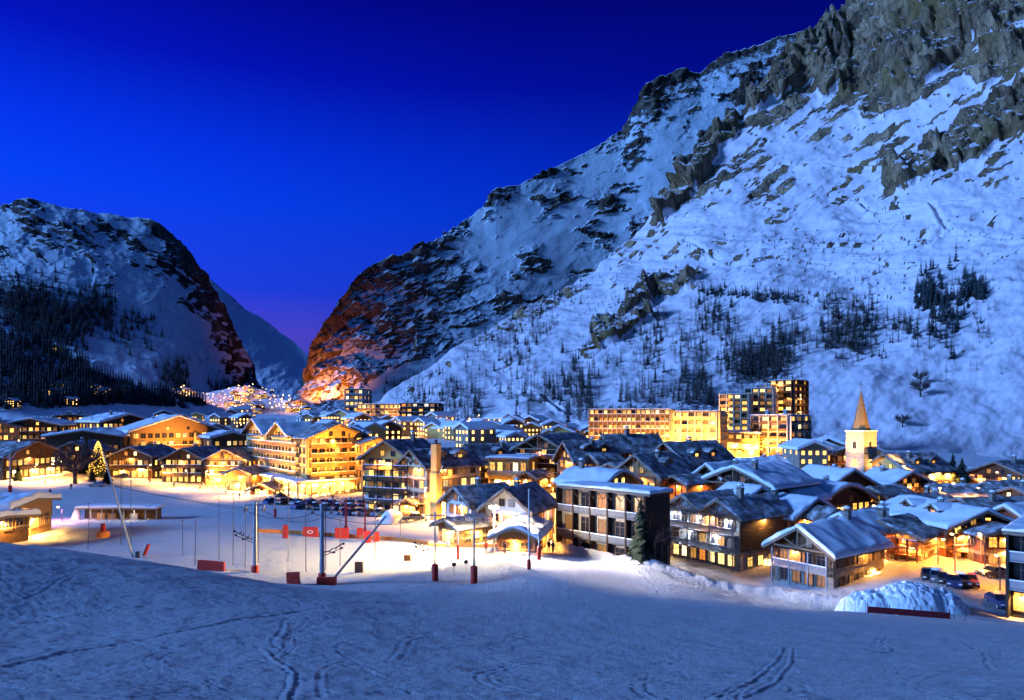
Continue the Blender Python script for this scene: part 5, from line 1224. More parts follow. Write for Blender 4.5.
h = block('low far apartment row under the orange-lit cliff', 325, 412, 470, 44, 10, -8, M_STONE_PALE, 3, 9, 2, mix=MIX_BRIGHT, finm=M_CONCRETE, balcm=M_STONE, H=10, snow=.3, group=G_FAR)

# ------------------------------------------------------------------ church
M_STONE_TAN = noise_mat('tan_stone', (.26,.21,.15), (.46,.38,.28), 2.0, .9, .6, detail=9, bdist=.15)
A = at(861, 431, 190); z0 = gz(A.x, A.y)-.3; Ht = A.z-z0
root = empty('church_tower', (A.x, A.y, z0), -math.atan((861-CX)/F)+R(-35), 'pale stone church tower with tall bronze spire, lit at its windows', 'church tower')
w = 2.75
m = MB(); m.box(-w,w,-w,w,-1.5,Ht-.35)
for z in (Ht*.52, Ht-.35): m.box(-w-.18,w+.18,-w-.18,w+.18,z,z+.28)
m.build('shaft', M_STONE_TAN, root)
m = MB(); m.box(-w-.25,w+.25,-w-.25,w+.25,Ht-.06,Ht+.2); m.build('snow_cap', M_SNOW_ROOF, root)
hs = (431-389)/F*190; m = MB()
for k in range(8):
    a0, a1 = R(22.5+45*k), R(67.5+45*k); rb = w*.94; rm = w*.72
    ring = []
    v = [(rb*math.cos(a0), rb*math.sin(a0), Ht+.2), (rb*math.cos(a1), rb*math.sin(a1), Ht+.2), (rm*math.cos(a1), rm*math.sin(a1), Ht+hs*.16), (rm*math.cos(a0), rm*math.sin(a0), Ht+hs*.16), (0,0,Ht+hs)]
    m.add(v, [(0,1,2,3),(3,2,4)])
m.build('spire', M_SHINGLE, root)
m = MB(); m.bar((0,0,Ht+hs-.3),(0,0,Ht+hs+2.0),.09); m.bar((-.45,0,Ht+hs+1.3),(.45,0,Ht+hs+1.3),.08); m.build('cross', M_DARKMETAL, root)
for rz in (0, 90, -90):
    d = Matrix.Rotation(R(rz), 3, 'Z')
    m = MB(); n = 8; pts = [(-.6,0),(.6,0),(.6,1.5)]+[(.6*math.cos(math.pi*i/n), 1.5+.6*math.sin(math.pi*i/n)) for i in range(1,n)]+[(-.6,1.5)]
    zc = Ht*.52+1.6
    m.add([d@Vector((x,-w-.03,zc+z)) for x,z in pts], [tuple(range(len(pts)))]); m.add([d@Vector((x*1.3,-w-.012,zc-.15+z*1.12)) for x,z in pts], [tuple(range(len(pts)))], 1)
    m.build('belfry_opening', [M_DARKWALL, M_PLASTER], root)
    m = MB(); m.add([d@Vector(q) for q in [(-.75,-w-.02,Ht*.52-3.0),(.75,-w-.02,Ht*.52-3.0),(.75,-w-.02,Ht*.52-1.3),(-.75,-w-.02,Ht*.52-1.3)]], [(0,1,2,3)]); m.build('window', L_SHOP, root)
    if rz != -90:
        point(root, d@Vector((1.5,-w-12,Ht*.35)), 30000, (1,.52,.13), .4, spot=62, aim=d@Vector((0,0,Ht*1.2)), blend=.8)
        point(root, d@Vector((0,-w-3.5,Ht*.25)), 1500, (1,.55,.18), .3, spot=110, aim=d@Vector((0,0,Ht*.6)), blend=.8)

# ------------------------------------------------------------------ small far houses: lit chalets too small to show parts
def far_house_mesh(i):
    rr = random.Random(i); m = MB(); W, L, He = rr.uniform(7,12), rr.uniform(8,12), rr.uniform(4.5,8); H = He+W*.22
    q = [(-W/2,-2),(W/2,-2),(W/2,He),(0,H),(-W/2,He)]
    v = [(x,0,z) for x,z in q]+[(x,L,z) for x,z in q]
    m.add(v, [(0,1,2,3,4),(9,8,7,6,5),(0,4,9,5),(1,6,7,2)], 0)
    e = .9
    v = [(-W/2-e,-e,He-.3),(0,-e,H),(W/2+e,-e,He-.3),(-W/2-e,L+e,He-.3),(0,L+e,H),(W/2+e,L+e,He-.3)]
    t = [(x,y,z+.8) for x,y,z in v]
    m.add(v+t, [(6,7,10,9),(7,8,11,10),(0,3,4,1),(1,4,5,2),(0,1,7,6),(1,2,8,7),(3,9,10,4),(4,10,11,5),(0,6,9,3),(2,5,11,8)], 1)
    for r in range(2 if He < 6 else 3):
        for c in range(4):
            if rr.random() < .72:
                x = -W/2+W*(c+.5)/4; z = .9+r*2.3
                m.add([(x-.45,-.04,z),(x+.45,-.04,z),(x+.45,-.04,z+1.1),(x-.45,-.04,z+1.1)], [(0,1,2,3)], 2)
        for sx in (-1,1):
            for c in range(3):
                if rr.random() < .6:
                    y = L*(c+.5)/3; z = .9+r*2.3; x = sx*(W/2+.04)
                    m.add([(x,y-.45,z),(x,y+.45,z),(x,y+.45,z+1.1),(x,y-.45,z+1.1)], [(0,1,2,3)], 2)
    return m.mesh('far_chalet', [rr.choice([M_WOOD_HONEY, M_WOOD_MID, M_OCHRE, M_STONE]), M_SNOW_ROOF, L_FARWIN])
L_FARWIN = emit_mat('far_lit_windows', (1.0,.55,.14), 1.2, 3.2, texture=False)
FARM = [far_house_mesh(i) for i in range(8)]
def far_house(v, yaw, label, group, s=1.0):
    o = link('far_chalet', random.choice(FARM)); o.location = v; o.rotation_euler = (0,0,yaw); o.scale = (s,s,s)
    return tag(o, label, 'chalet', group)
rng = random.Random(5)
def clear(v, lst, d): return all((v-q).length > d for q in lst)
placed = []
LAB_HEAD = 'tiny lit chalet in the glowing cluster at the head of the valley'
for i in range(85):
    px = rng.choice([rng.uniform(150,205), rng.uniform(205,300), rng.uniform(222,262), rng.uniform(285,310)]); top = np.interp(px, [172,190,205,222,240,262,280,300], [393,392,402,398,388,394,402,404])
    py = top + (414-top)*rng.random()
    v = M_HEAD.spot(px, py)
    if v is None or not clear(v, placed, 9): continue
    placed.append(v); far_house(v, rng.uniform(-.7,.7), LAB_HEAD, 'lit chalets at the head of the valley', rng.uniform(.6,1.0))
for (px, py, lab) in [(55,352,'lone lit mountain hut high in the dark wooded hillside'),(53,396,'chalet with scattered lights, lower left on the wooded hillside')]:
    v = M_HILL.spot(px, py); far_house(v, .3, lab, None, .7)
for (px, py) in [(92,392),(97,397),(101,395),(124,397),(121,392),(65,406),(9,408),(56,388)]:
    v = M_HILL.spot(px, py)
    if v: far_house(v, rng.uniform(-.6,.6), 'small lit chalet along the foot of the dark wooded hillside', 'lit chalets at the foot of the wooded hill', .6)
LAB_MID = 'small snow-roofed house with lit windows in the crowd of far roofs'
placed = []
for (x0, x1, y0, y1, n) in [(330,440,424,440,26),(438,535,428,444,34),(150,250,410,424,16),(540,600,426,438,14),(0,130,408,420,12),(800,870,448,462,6),(300,345,416,424,10)]:
    for i in range(n):
        px, py = rng.uniform(x0,x1), rng.uniform(y0,y1)
        D = float(np.interp(py, [408,424,432,440,462], [470,400,330,260,205]))+rng.uniform(-15,15)
        v = at(px, py+3, D); v.z -= 0
        g_ = gz(v.x, v.y); 
        if not clear(v, placed, 11): continue
        placed.append(v); hgt = 7.5
        far_house(Vector((v.x, v.y, max(g_, (HY-py-8)/F*D-2))), rng.uniform(-.9,.9), LAB_MID, 'far small houses among the village roofs', rng.uniform(.8,1.1))

# ------------------------------------------------------------------ heap of cleared snow
def snow_heap():
    c = gp(905, 610, 60); nx, ny = 190, 110
    X, Y = np.meshgrid(np.linspace(-11, 9.5, nx), np.linspace(-4.2, 5.2, ny))
    def hump(x, y, rx, ry, h): return h*np.clip(1-((X-x)/rx)**2-((Y-y)/ry)**2, 0, 1)**.75
    Hm = np.maximum.reduce([hump(0,.3,4.8,3.8,2.7), hump(-3.9,.4,3.6,3.0,2.0), hump(3.4,.2,3.6,3.2,1.9)])
    n = .55*ridged(X*.5, Y*.5, 4, .6)+.30*ridged(X*1.3+3, Y*1.3, 4, .6)+.20*facets(X*2.2, Y*2.2, 3, .9)+.12*ridged(X*3.1, Y*3.1, 3)
    Z = Hm + np.minimum(Hm, 1.2)*n*.75
    G = zt(X+c.x, Y+c.y)
    V = np.stack([X, Y, G-c.z+Z-.12], -1)
    me = np_mesh('snow_heap', V.reshape(-1,3), grid_faces(ny, nx), [M_SNOW_PILE]); o = link('snow_heap', me); o.location = c
    tag(o, 'lumpy heap of cleared snow beside the parked cars and the stone chalet', 'snow heap')
snow_heap()
# ------------------------------------------------------------------ trees
M_BARK = noise_mat('bark', (.035,.024,.018), (.085,.06,.045), 5, .9, .4, stretch=(1,1,.3))
M_BARK_PALE = noise_mat('pale_bark', (.22,.18,.14), (.36,.31,.26), 5, .9, .3)
M_NEEDLE_HAZE = noise_mat('hazed_needles', (.035,.05,.055), (.085,.11,.12), 3, .95, 0)  # blue lightening of distant haze put into the needle colour
M_NEEDLE = noise_mat('fir_needles', (.010,.018,.012), (.028,.045,.026), 6, .9, 0)
M_LARCH = noise_mat('bare_larch_twigs', (.05,.038,.032), (.11,.085,.07), 4, .95, 0)
M_TWIG = noise_mat('grey_twigs', (.06,.045,.045), (.13,.10,.10), 5, .95, 0)

def conifer_parts(seed, h, rad, levels, boughs, mini=False, larch=False, wk=1.0):
    rr = random.Random(seed)
    t = MB(); t.tube([(0,0,-.6),(0,0,h*.35),(0,0,h*.97)], [h*.020,h*.013,h*.002], 5 if mini else 8)
    c = MB()
    for i in range(levels):
        f = i/(levels-1); z = h*(.10+.88*f); r = rad*(1-f)**.8*(.85+.3*rr.random())+h*.008
        n = max(3, int(boughs*(1-.5*f)))
        for k in range(n):
            if larch and rr.random() < .12: continue
            a = 2*math.pi*(k+rr.random()*.8)/n; l = r*(.6+.5*rr.random())
            dx, dy = math.cos(a), math.sin(a); sx, sy = -dy, dx
            w = (l*(.16 if larch else .34)+h*.006)*wk; drop = l*(.05 if larch else .38)*(.7+.6*rr.random())
            z1 = z+rr.uniform(-.4,.4)*h/levels
            p0 = (0,0,z1+h*.03); p1 = (dx*l*.55+sx*w, dy*l*.55+sy*w, z1-drop*.35); p2 = (dx*l, dy*l, z1-drop); p3 = (dx*l*.55-sx*w, dy*l*.55-sy*w, z1-drop*.4)
            c.add([p0,p1,p2,p3], [(0,1,2,3)])
            if not mini:
                for q in range(5):
                    g = .3+.7*rr.random(); e = rr.choice((-1,1)); b = (dx*l*g, dy*l*g, z1-drop*g+h*.01*(1-g)); ww = w*(1.3-g*.6)
                    c.add([b, (b[0]+sx*e*ww+dx*l*.15, b[1]+sy*e*ww+dy*l*.15, b[2]-h*.018-rr.random()*h*.012), (b[0]+dx*l*.16, b[1]+dy*l*.16, b[2]-h*.012)], [(0,1,2)])
    return t, c
def tree_thing(name, label, cat, loc, meshes, group=None, rz=0, s=1.0, mats=None):
    root = empty(name, loc, rz, label, cat, group); root.scale = (s,s,s)
    link('trunk', meshes[0], root); link('crown', meshes[1], root)
    return root
FIRS = []
for i in range(3):
    t, c = conifer_parts(20+i, 10, 2.5, 22, 13); FIRS.append((t.mesh('trunk', M_BARK), c.mesh('crown', M_NEEDLE)))
def fir(px, py, hpx, label, Dmin=60, i=0, D=None, group=None, wide=1.0):
    p = gp(px, py, Dmin) if D is None else gd(px, D); h = hpx*p.y/F
    o = tree_thing('fir_tree', label, 'fir tree', (p.x,p.y,p.z-.1), FIRS[i%3], group, random.random()*6, 1)
    o.scale = (h/10*wide, h/10*wide, h/10)
    return o
fir(641, 557, 68, 'tall dark fir standing against the end of the balcony block', 70, 0, D=101.5)
fir(86, 474, 38, 'dark fir between round bare tree and golden lit tree', 140, 1)
fir(152, 478, 24, 'dark fir in the pair between two front chalets, taller one', 140, 2, wide=1.4); fir(166, 479, 19, 'shorter broad dark fir in the pair between two front chalets', 140, 0, wide=1.6)
fir(205, 478, 17, 'bushy fir beside the carved gable chalet', 140, 1, wide=1.4)
fir(107, 484, 16, 'dark shrubby fir in front of the golden lit tree', 140, 2, wide=1.7); fir(92, 482, 13, 'small dark fir by the snow-covered car', 140, 0, wide=1.6)
fir(18, 481, 17, 'bushy dark fir behind the left lift pylon', 140, 1, wide=1.5); fir(2, 478, 15, 'dark fir cut by the left edge of the snow front', 140, 2, wide=1.5)
fir(953, 486, 33, 'slim dark fir, left one of the pair behind the white-lit shop', 0, 0, D=186); fir(962, 487, 30, 'brown-tinged fir, right one of the pair behind the white-lit shop', 0, 1, D=184, wide=1.4)
fir(920, 466, 16, 'small lone fir on the snow meadow behind the orange-washed gable house', 0, 2, D=215)
fir(1021, 470, 22, 'dark fir beside the chalet with dazzling lamps', 0, 1, D=180, wide=1.5)
fir(795, 462, 16, 'small fir at the base of the tower block', 0, 0, D=270)
fir(539, 535, 40, 'narrow dark fir at the alley corner of the balcony block', 0, 2, D=124); fir(515, 518, 18, 'small fir against the white gabled chalet', 0, 0, D=110.5, wide=1.2)
# golden lit tree
p = gp(98, 477, 140); h = 37*p.y/F
root = tree_thing('lit_tree', 'tall fir wrapped in golden lights like a Christmas tree', 'lit tree', (p.x,p.y,p.z-.1), FIRS[2], None, 0, h/10)
rr = random.Random(4); m = MB()
for k in range(520):
    f = rr.random()**.8; z = 1.0+8.7*f; r = 2.5*(1-f)**.8*(.75+.35*rr.random())+.1; a = rr.random()*6.283
    x, y = r*math.cos(a), r*math.sin(a); e = .10
    m.add([(x+e,y,z),(x-e,y,z),(x,y+e,z),(x,y-e,z),(x,y,z+e),(x,y,z-e)], [(0,2,4),(2,1,4),(1,3,4),(3,0,4),(2,0,5),(1,2,5),(3,1,5),(0,3,5)])
o = m.build('light_string', emit_mat('string_light_glow', (1.0,.52,.08), 2.4, 2.6, False), root)
for z in (2.5, 5.5): point(root, (1.6,-2.6,z), 420, (1,.52,.12))
# round pollard tree with thick trunk
def bare_tree(px, py, hpx, label, Dmin, round_=False, D=None, group=None, trunk=None, seed=1, pos=None, name='bare_tree'):
    p = pos if pos is not None else (gp(px, py, Dmin) if D is None else gd(px, D)); h = hpx*p.y/F
    rr = random.Random(seed); t = MB(); c = MB()
    root = empty(name, (p.x,p.y,p.z-.2), 0, label, 'bare tree', group)
    th = h*(.32 if round_ else .45); tr = h*(.055 if round_ else .014)
    t.tube([(0,0,0),(0,0,th),(rr.uniform(-.02,.02)*h,0,h*.62)], [tr,tr*.8,tr*.25], 8); t.build('trunk', trunk or M_BARK, root)
    def branch(p0, d, l, r, lev):
        p1 = p0+d*l*.5+Vector((0,0,.04*l)); p2 = p0+d*l+Vector((0,0,.12*l))
        r = max(r, h*(.006 if round_ else .0035)); c.tube([p0,p1,p2], [r,r*.7,r*.45], 3, caps=False, smooth=False)
        if lev <= 0: return
        for k in range(5 if lev > 1 else 4):
            q = p0.lerp(p2, .35+.65*rr.random()); dd = (d+Vector((rr.uniform(-1,1),rr.uniform(-1,1),rr.uniform(-.4,.8)))*.8).normalized()
            branch(q, dd, l*.55*rr.uniform(.7,1.2), r*.5, lev-1)
    for k in range(18 if round_ else 7):
        a = k*2.4; up = rr.uniform(.1,1.4)
        branch(Vector((0,0,th*(.95 if round_ else rr.uniform(.7,1.25)))), Vector((math.cos(a),math.sin(a),up)).normalized(), h*(.42 if round_ else .34), tr*.32, 2 if not round_ else 3)
    c.build('crown', M_TWIG, root)
    return root
bare_tree(75, 484, 39, 'round-crowned bare tree with thick red-brown trunk on the snow front', 140, True)
for i, (px, hp, lab) in enumerate([(655,44,'pale-stemmed bare birch nearest the tall fir'),(662,40,'second pale-stemmed bare birch along the black wing wall'),(668,46,'third pale-stemmed bare birch, between fir and grey apartment house')]):
    bare_tree(px, 0, hp, lab, 0, D=102+i*.8, trunk=M_BARK_PALE, seed=i+3)
for i, (px, py, hp) in enumerate([(902,428,14),(920,397,18),(957,428,0),(921,384,14)]):
    if hp:
        v = M_RIGHT.spot(px, py); bare_tree(px, py, hp, ['lone round bare tree on the smooth lower mountain meadow','bare tree standing below another one on the lower mountain meadow','','bare tree standing above another one on the lower mountain meadow'][i], 0, True, pos=v, seed=i+8)

# --- mountain trees
MT = []
for i in range(5):
    t, c = conifer_parts(40+i, 10, 1.6 if i < 3 else 2.0, 14, 7, mini=True, larch=i < 3, wk=1.0)
    MT.append((t.mesh('trunk', M_BARK), c.mesh('crown', M_LARCH if i < 3 else M_NEEDLE_HAZE), t, c))
rng = random.Random(21)
SPOTS = []    # (height px, M, position, variant)
def patch(M, cx, cy, rx, ry, n, hm=(7,12), dark=.15, tilt=0.0):
    for _ in range(int(n*1.6)):
        a, b = rng.gauss(0,.5), rng.gauss(0,.5)
        k_ = rng.randrange(5)-2; px = cx+k_*rx*.24+a*rx*.28; py = cy+b*ry*1.15+tilt*a*rx+k_*rx*.02
        v = M.spot(px, py)
        if v is None: continue
        i = rng.choice((3,4)) if rng.random() < dark else rng.choice((0,1,2))
        h = rng.uniform(*hm)*1.25; SPOTS.append((h*F/v.y, h, v, i))
for a in [(462,405,30,26,75),(428,398,40,14,45,(6,10)),(520,350,28,44,75),(545,325,22,20,25),(580,392,26,30,95),(556,388,22,16,25),(610,302,34,22,28,(4,7)),(650,350,18,32,50),(662,322,10,12,14),(695,390,26,16,55),(715,320,34,18,62),
          (760,360,52,14,140),(752,374,44,12,60),(850,328,42,26,125),(840,345,30,10,30),(945,312,30,36,60,(7,12),.6),(925,300,16,18,40,(8,12),.8),(972,292,18,10,40,(7,11),.9),(745,297,70,4,55,(6,9),.8),(560,288,46,18,45,(5,9)),
          (800,300,100,6,40,(4,7),.5),(902,332,24,12,22),(860,282,100,6,25,(3,5)),(486,338,30,26,28),(700,348,44,24,40),(680,402,50,8,45,(6,9)),(640,398,30,10,22),(690,280,60,10,18,(4,6)),(800,242,110,8,30,(3,5),.6),(640,300,26,8,16,(4,6)),
          (530,398,40,14,26),(620,360,40,30,30,(5,8)),(870,355,30,6,14,(4,6)),(790,338,36,14,35),(985,330,14,12,8,(4,6))]:
    patch(M_RIGHT, *a)
for _ in range(260): patch(M_RIGHT, rng.uniform(440,1010), rng.uniform(240,380), 6, 4, 1, (3.5,6.5))
for k in range(14):
    t = k/13; patch(M_MID, 395+115*t, 392-42*t, 16, 8, 12, (9,15), .3)
SPOTS.sort(key=lambda s: -s[0])
LAB_T = 'slender dark larch growing on the snowy mountainside above the village'
for hp, h, v, i in SPOTS[:300]:
    o = tree_thing('mountain_larch', LAB_T, 'larch', (v.x,v.y,v.z-.4), MT[i][:2], 'trees scattered over the near mountainside', rng.random()*6.28, h/10)
def forest(name, label, spots):
    V = []; Fc = []; MI = []; nb = 0
    geo = []
    for t, c in [(q[2], q[3]) for q in MT]:
        v = np.array(c.v, float); f = np.array(c.f, int); geo.append((v, f))
    for hp, h, v, i in spots:
        gv, gf = geo[i]; s = h/10; a = rng.random()*6.28; ca, sa = math.cos(a)*s, math.sin(a)*s
        V.append(np.stack([gv[:,0]*ca-gv[:,1]*sa+v.x, gv[:,0]*sa+gv[:,1]*ca+v.y, gv[:,2]*s+v.z-.4], 1)); Fc.append(gf+nb); MI.append(np.full(len(gf), 0 if i < 3 else 1)); nb += len(gv)
    me = np_mesh(name, np.concatenate(V), np.concatenate(Fc), [M_LARCH, M_NEEDLE_HAZE], smooth=False, mi=np.concatenate(MI))
    o = link(name, me); tag(o, label, 'forest', kind='stuff'); return o
forest('larch_forest', 'further larches and shrubs too many to count on the near mountainside', SPOTS[300:])
SPOTS = []
for (cx, cy, rx, ry, n) in [(45,318,60,26,420),(95,312,30,20,120),(10,300,50,22,160),(175,378,22,16,60),(130,330,40,20,60),(225,392,20,10,40)]:
    patch(M_LEFT, cx, cy, rx, ry, n, (9,15), .5)
forest('mountain_forest', 'dark forest patches on the far dusky mountain', SPOTS)
SPOTS = []
for _ in range(5200):
    px = rng.uniform(-160, 205); py = rng.uniform(np.interp(px, [-160,0,60,120,205],[275,314,350,378,404]), np.interp(px, [-160,0,120,205],[425,412,404,410]))
    if abs(py-(372+(px-95)*.36)) < 2.5 and px > 85: continue      # the cleared run
    if rng.random() > .30+.8*float(sstep(-.25,.2,fbm(np.array([px*.03]), np.array([py*.05]), 3))[0]): continue
    v = M_HILL.spot(px, py)
    if v is not None: h = rng.uniform(8,13); SPOTS.append((0, h, v, rng.choice((0,3,4,3))))
forest('hillside_forest', 'dense dark conifer forest covering the hillside on the left', SPOTS)

# ------------------------------------------------------------------ ski lift and snow front
def height_at(px, py0, py1, D): return (py0-py1)/F*D
G_PYL = 'ski lift pylons on the snow front'
def pylon(px, py, ptop, label, Dmin=55, r=.20, pad=True, arm=True, ladder=True, padh=1.5, matp=None, lean=None, name='lift_pylon', padr=.42, D=None):
    p = gp(px, py, Dmin) if D is None else gd(px, D); h = (py-ptop)/F*p.y
    root = empty(name, (p.x,p.y,p.z), 0, label, 'lift pylon', G_PYL)
    m = MB(); m.tube([(0,0,-.5),(0,0,h)], [r*1.1,r*.85], 12); m.lathe((0,0,h), [(r*1.1,0),(r*1.1,.12),(.01,.14)], 12); m.build('pole', matp or M_METAL, root)
    if pad:
        m = MB(); m.lathe((0,0,-.1), [(padr,0),(padr+.04,.1),(padr+.04,padh),(r*1.3,padh+.12)], 14); m.build('pad', M_REDPAD, root)
    if ladder:
        m = MB(); m.bar((r+.12,-.16,padh+.3),(r+.12,-.16,h-.4),.04); m.bar((r+.12,.16,padh+.3),(r+.12,.16,h-.4),.04)
        n = int((h-padh)/.35)
        for i in range(n): z = padh+.4+i*.35; m.bar((r+.12,-.16,z),(r+.12,.16,z),.03)
        m.build('ladder', M_DARKMETAL, root)
    if arm:
        m = MB(); m.bar((-1.2,0,h-.3),(1.2,0,h-.3),.14,.18); m.bar((-1.1,0,h-.3),(-1.1,0,h-.75),.1); m.bar((1.1,0,h-.3),(1.1,0,h-.75),.1); m.build('crossarm', M_METAL, root)
        for sx in (-1.1,1.1):
            w = MB()
            for k in (-.35,.35): w.tube([(sx-.05,k,h-.85),(sx+.05,k,h-.85)], .18, 10)
            w.bar((sx,-.4,h-.8),(sx,.4,h-.8),.08); w.build('sheave', M_DARKMETAL, root)
    return root, p, h
r1, p1_, h1_ = pylon(255, 574, 504, 'grey lift pylon with ladder and short red pad behind the snow crest', 60, .26, padh=.9, D=84)
def clutter(root, side, z):
    m = MB()
    for k, (dx, dz, l) in enumerate([(.9,.0,1.4),(1.3,.5,1.2),(.5,-.5,.9)]):
        m.bar((side*.2,-.1,z-.9+.3*k),(side*(dx+l),-.1,z+dz),.07)
        m.lathe((side*(dx+l),-.1,z+dz-.1), [(.02,0),(.2,.05),(.2,.2),(.02,.28)], 8); m.bar((side*(dx+l*.5),-.1,z+dz*.5-.1),(side*(dx+l*.5)+.3,-.1,z+dz*.5+.25),.12)
    m.build('drag_arm', M_DARKMETAL, root)
clutter(r1, -1, 4.6)
r2, p2_, h2_ = pylon(322, 586, 507, 'grey lift pylon with red box pad and a long slanted brace', 60, .28, padh=1.3, D=80)
clutter(r2, 1, 4.2)
m = MB(); m.box(-.3,1.9,-1.2,-.6,-.6,1.0); m.build('mat', M_REDPAD, r2)
q = at(386, 516, 84) - p2_; m = MB(); m.tube([(1.6,-.4,.9), q], [.15,.13], 10); m.build('brace', M_METAL, r2)
r3, p3_, h3_ = pylon(435, 581, 513, 'slim lift pylon with tall round red pad, left of the twin pair', 60, .12, padh=2.1, ladder=False, padr=.36); clutter(r3, -1, 4.2)
r4, p4_, h4_ = pylon(474, 584, 512, 'slim lift pylon with tall round red pad, right of the twin pair', 60, .12, padh=2.2, ladder=False, padr=.38)
pylon(529, 570, 490, 'tall bare white pole with thin red base pad right of the ticket kiosk', 60, .11, padh=1.4, ladder=False, arm=False, padr=.2, matp=M_PLASTER, name='pole')
pylon(539, 560, 532, 'short thick red-padded post beside the ticket kiosk', 60, .12, padh=1.9, ladder=False, arm=False, padr=.24, name='padded_post')
pylon(458, 560, 529, 'orange-red marker post standing between the twin pylons', 60, .11, padh=2.2, ladder=False, arm=False, padr=.16, name='padded_post')
pylon(275, 518, 497, 'small pale pole with red base near the parked cars', 90, .13, padh=1.9, ladder=False, arm=False, padr=.24, name='pole')
pylon(346, 529, 499, 'red and white striped post nearer the parked cars, left of its pair', 90, .20, padh=.6, ladder=False, arm=False, padr=.3, matp=M_REDPAD, name='pole')
pylon(365, 532, 502, 'red and white striped post nearer the parked cars, right of its pair', 90, .14, padh=.6, ladder=False, arm=False, padr=.25, matp=M_REDPAD, name='pole')
r8, p8_, h8_ = pylon(10, 495, 455, 'pale lift pylon with forked top and dark red base at the left edge', 120, .2, padh=2.4, ladder=False, arm=False, padr=.4, matp=M_METAL)
m = MB(); m.bar((0,0,h8_-1.4),(-1.7,0,h8_+.7),.16); m.bar((0,0,h8_-1.4),(1.7,0,h8_+.7),.16); m.build('fork', M_METAL, r8)
# leaning mast
p = gp(134, 558, 60); c = at(103, 452, p.y+1)
root = empty('leaning_mast', p, 0, 'long pale leaning mast rising from behind the snow crest', 'mast')
m = MB(); m.tube([(0,0,-.5), c-p], [.16,.09], 10); m.build('mast_tube', M_METAL, root)
m = MB(); m.bar((.5,0,-.4),(.5,0,.9),.3,.5); m.build('foot_block', M_DARKMETAL, root)
p = gp(145, 556, 60); root = empty('tilted_mat', p, 0, 'red foam mat tilted beside the foot of the leaning mast', 'foam mat'); m = MB(); m.bar((-.2,0,-.2),(.5,0,1.6),.5,.3); m.build('cover', M_REDPAD, root)
# cables
def cable(pts, label, sag=.8, r=.035):
    m = MB(); P = []
    for a, b in zip(pts[:-1], pts[1:]):
        a, b = Vector(a), Vector(b)
        for i in range(8):
            t = i/8; q = a.lerp(b, t); q.z -= sag*4*t*(1-t); P.append(q)
    P.append(Vector(pts[-1])); m.tube(P, r, 5); o = m.build('lift_cable', M_DARKMETAL); tag(o, label, 'cable')
T = lambda p, h, dx: (p.x+dx, p.y, p.z+h-1.0)
cable([T(p8_,h8_,-1), T(p1_,h1_,-1.1), T(p2_,h2_,-1.1), T(p3_,h3_,-1.1), T(p4_,h4_,-1.1)], 'lift cable strung from the left edge pylon to the twin pair')
cable([T(p8_,h8_,1), T(p1_,h1_,1.1), T(p2_,h2_,1.1)], 'shorter lift cable ending at the braced pylon', 1.2)
# marker poles
GP_ = 'thin dark poles along the drag lift'
for i, (px, py, pt) in enumerate([(88,549,503),(121,545,474),(131,552,470),(195,566,521),(219,560,497),(233,566,494),(245,568,512),(288,562,498),(306,572,500),(340,566,503),(375,560,505),(400,552,515),(183,556,520)]):
    p = gp(px, py, 60); h = (py-pt)/F*p.y
    root = empty('marker_pole', p, 0, 'thin dark pole standing in the snow of the drag lift lane', 'marker pole', GP_)
    m = MB(); m.tube([(0,0,-.4),(rng.uniform(-.1,.1),0,h)], [.05,.035], 6); m.build('stick', M_DARKMETAL, root)
    m = MB(); m.lathe((0,0,h-.15), [(.03,0),(.09,.05),(.09,.14),(.01,.18)], 6); m.build('cap', M_REDPAD, root)
# red mats and boards
def mat_board(px0, px1, py0, py1, label, Dmin=60, mt=None, D=None, name='foam_mat', cat='foam mat', ring=False, tilt=0, posts=False):
    pc = gp((px0+px1)/2, py1, Dmin) if D is None else gd((px0+px1)/2, D); w = (px1-px0)/F*pc.y; h = (py1-py0)/F*pc.y
    root = empty(name, pc, 0, label, cat); 
    root.rotation_euler = (0, R(tilt), -.1)
    m = MB(); n = 10
    m.box(-w/2, w/2, -.16, .16, -.1 if not posts else h*.35, h); m.build('cover', mt or M_REDPAD, root)
    m = MB(); 
    for x in (-w/2+.1, w/2-.1): m.bar((x,.22,-.4),(x,.22,h*.9),.07)
    m.build('stake', M_WOOD_MID, root)
    if ring:
        m = MB(); k = 20; ro, ri = .42, .26; z = h*.52
        v = [(ro*1.3*math.cos(2*math.pi*i/k), -.17, z+ro*.75*math.sin(2*math.pi*i/k)) for i in range(k)]+[(ri*1.3*math.cos(2*math.pi*i/k), -.17, z+ri*.75*math.sin(2*math.pi*i/k)) for i in range(k)]
        m.add(v, [(i,(i+1)%k,k+(i+1)%k,k+i) for i in range(k)]); m.build('ring_emblem', M_PLASTER, root)
mat_board(197, 225, 561, 571, 'long low red mat on the snow, furthest left of the row', 30, tilt=3)
mat_board(287, 300, 563, 575, 'square red-brown mat on the snow between the two big pylons', D=78, tilt=-3)
mat_board(283, 288, 525, 538, 'upright narrow red mat at the orange netting', 80)
mat_board(303, 318, 527, 537, 'red board with pale ring emblem hung on the orange netting', 80, ring=True)
mat_board(335, 349, 528, 539, 'red mat wrapped round the foot of the left striped post', 80)
mat_board(357, 363, 528, 539, 'small red mat left of the right striped post', 80); mat_board(364, 371, 531, 543, 'red mat under the right striped post', 80); mat_board(374, 379, 532, 542, 'small red mat furthest right on the orange netting', 80)
mat_board(355, 363, 562, 573, 'small brown crate-like board standing on the lit snow', 60, M_WOOD_MID, name='board', cat='board')
mat_board(404, 411, 555, 564, 'small orange board on posts standing on the lit snow', 60, M_ORANGE, posts=True, name='board', cat='board')
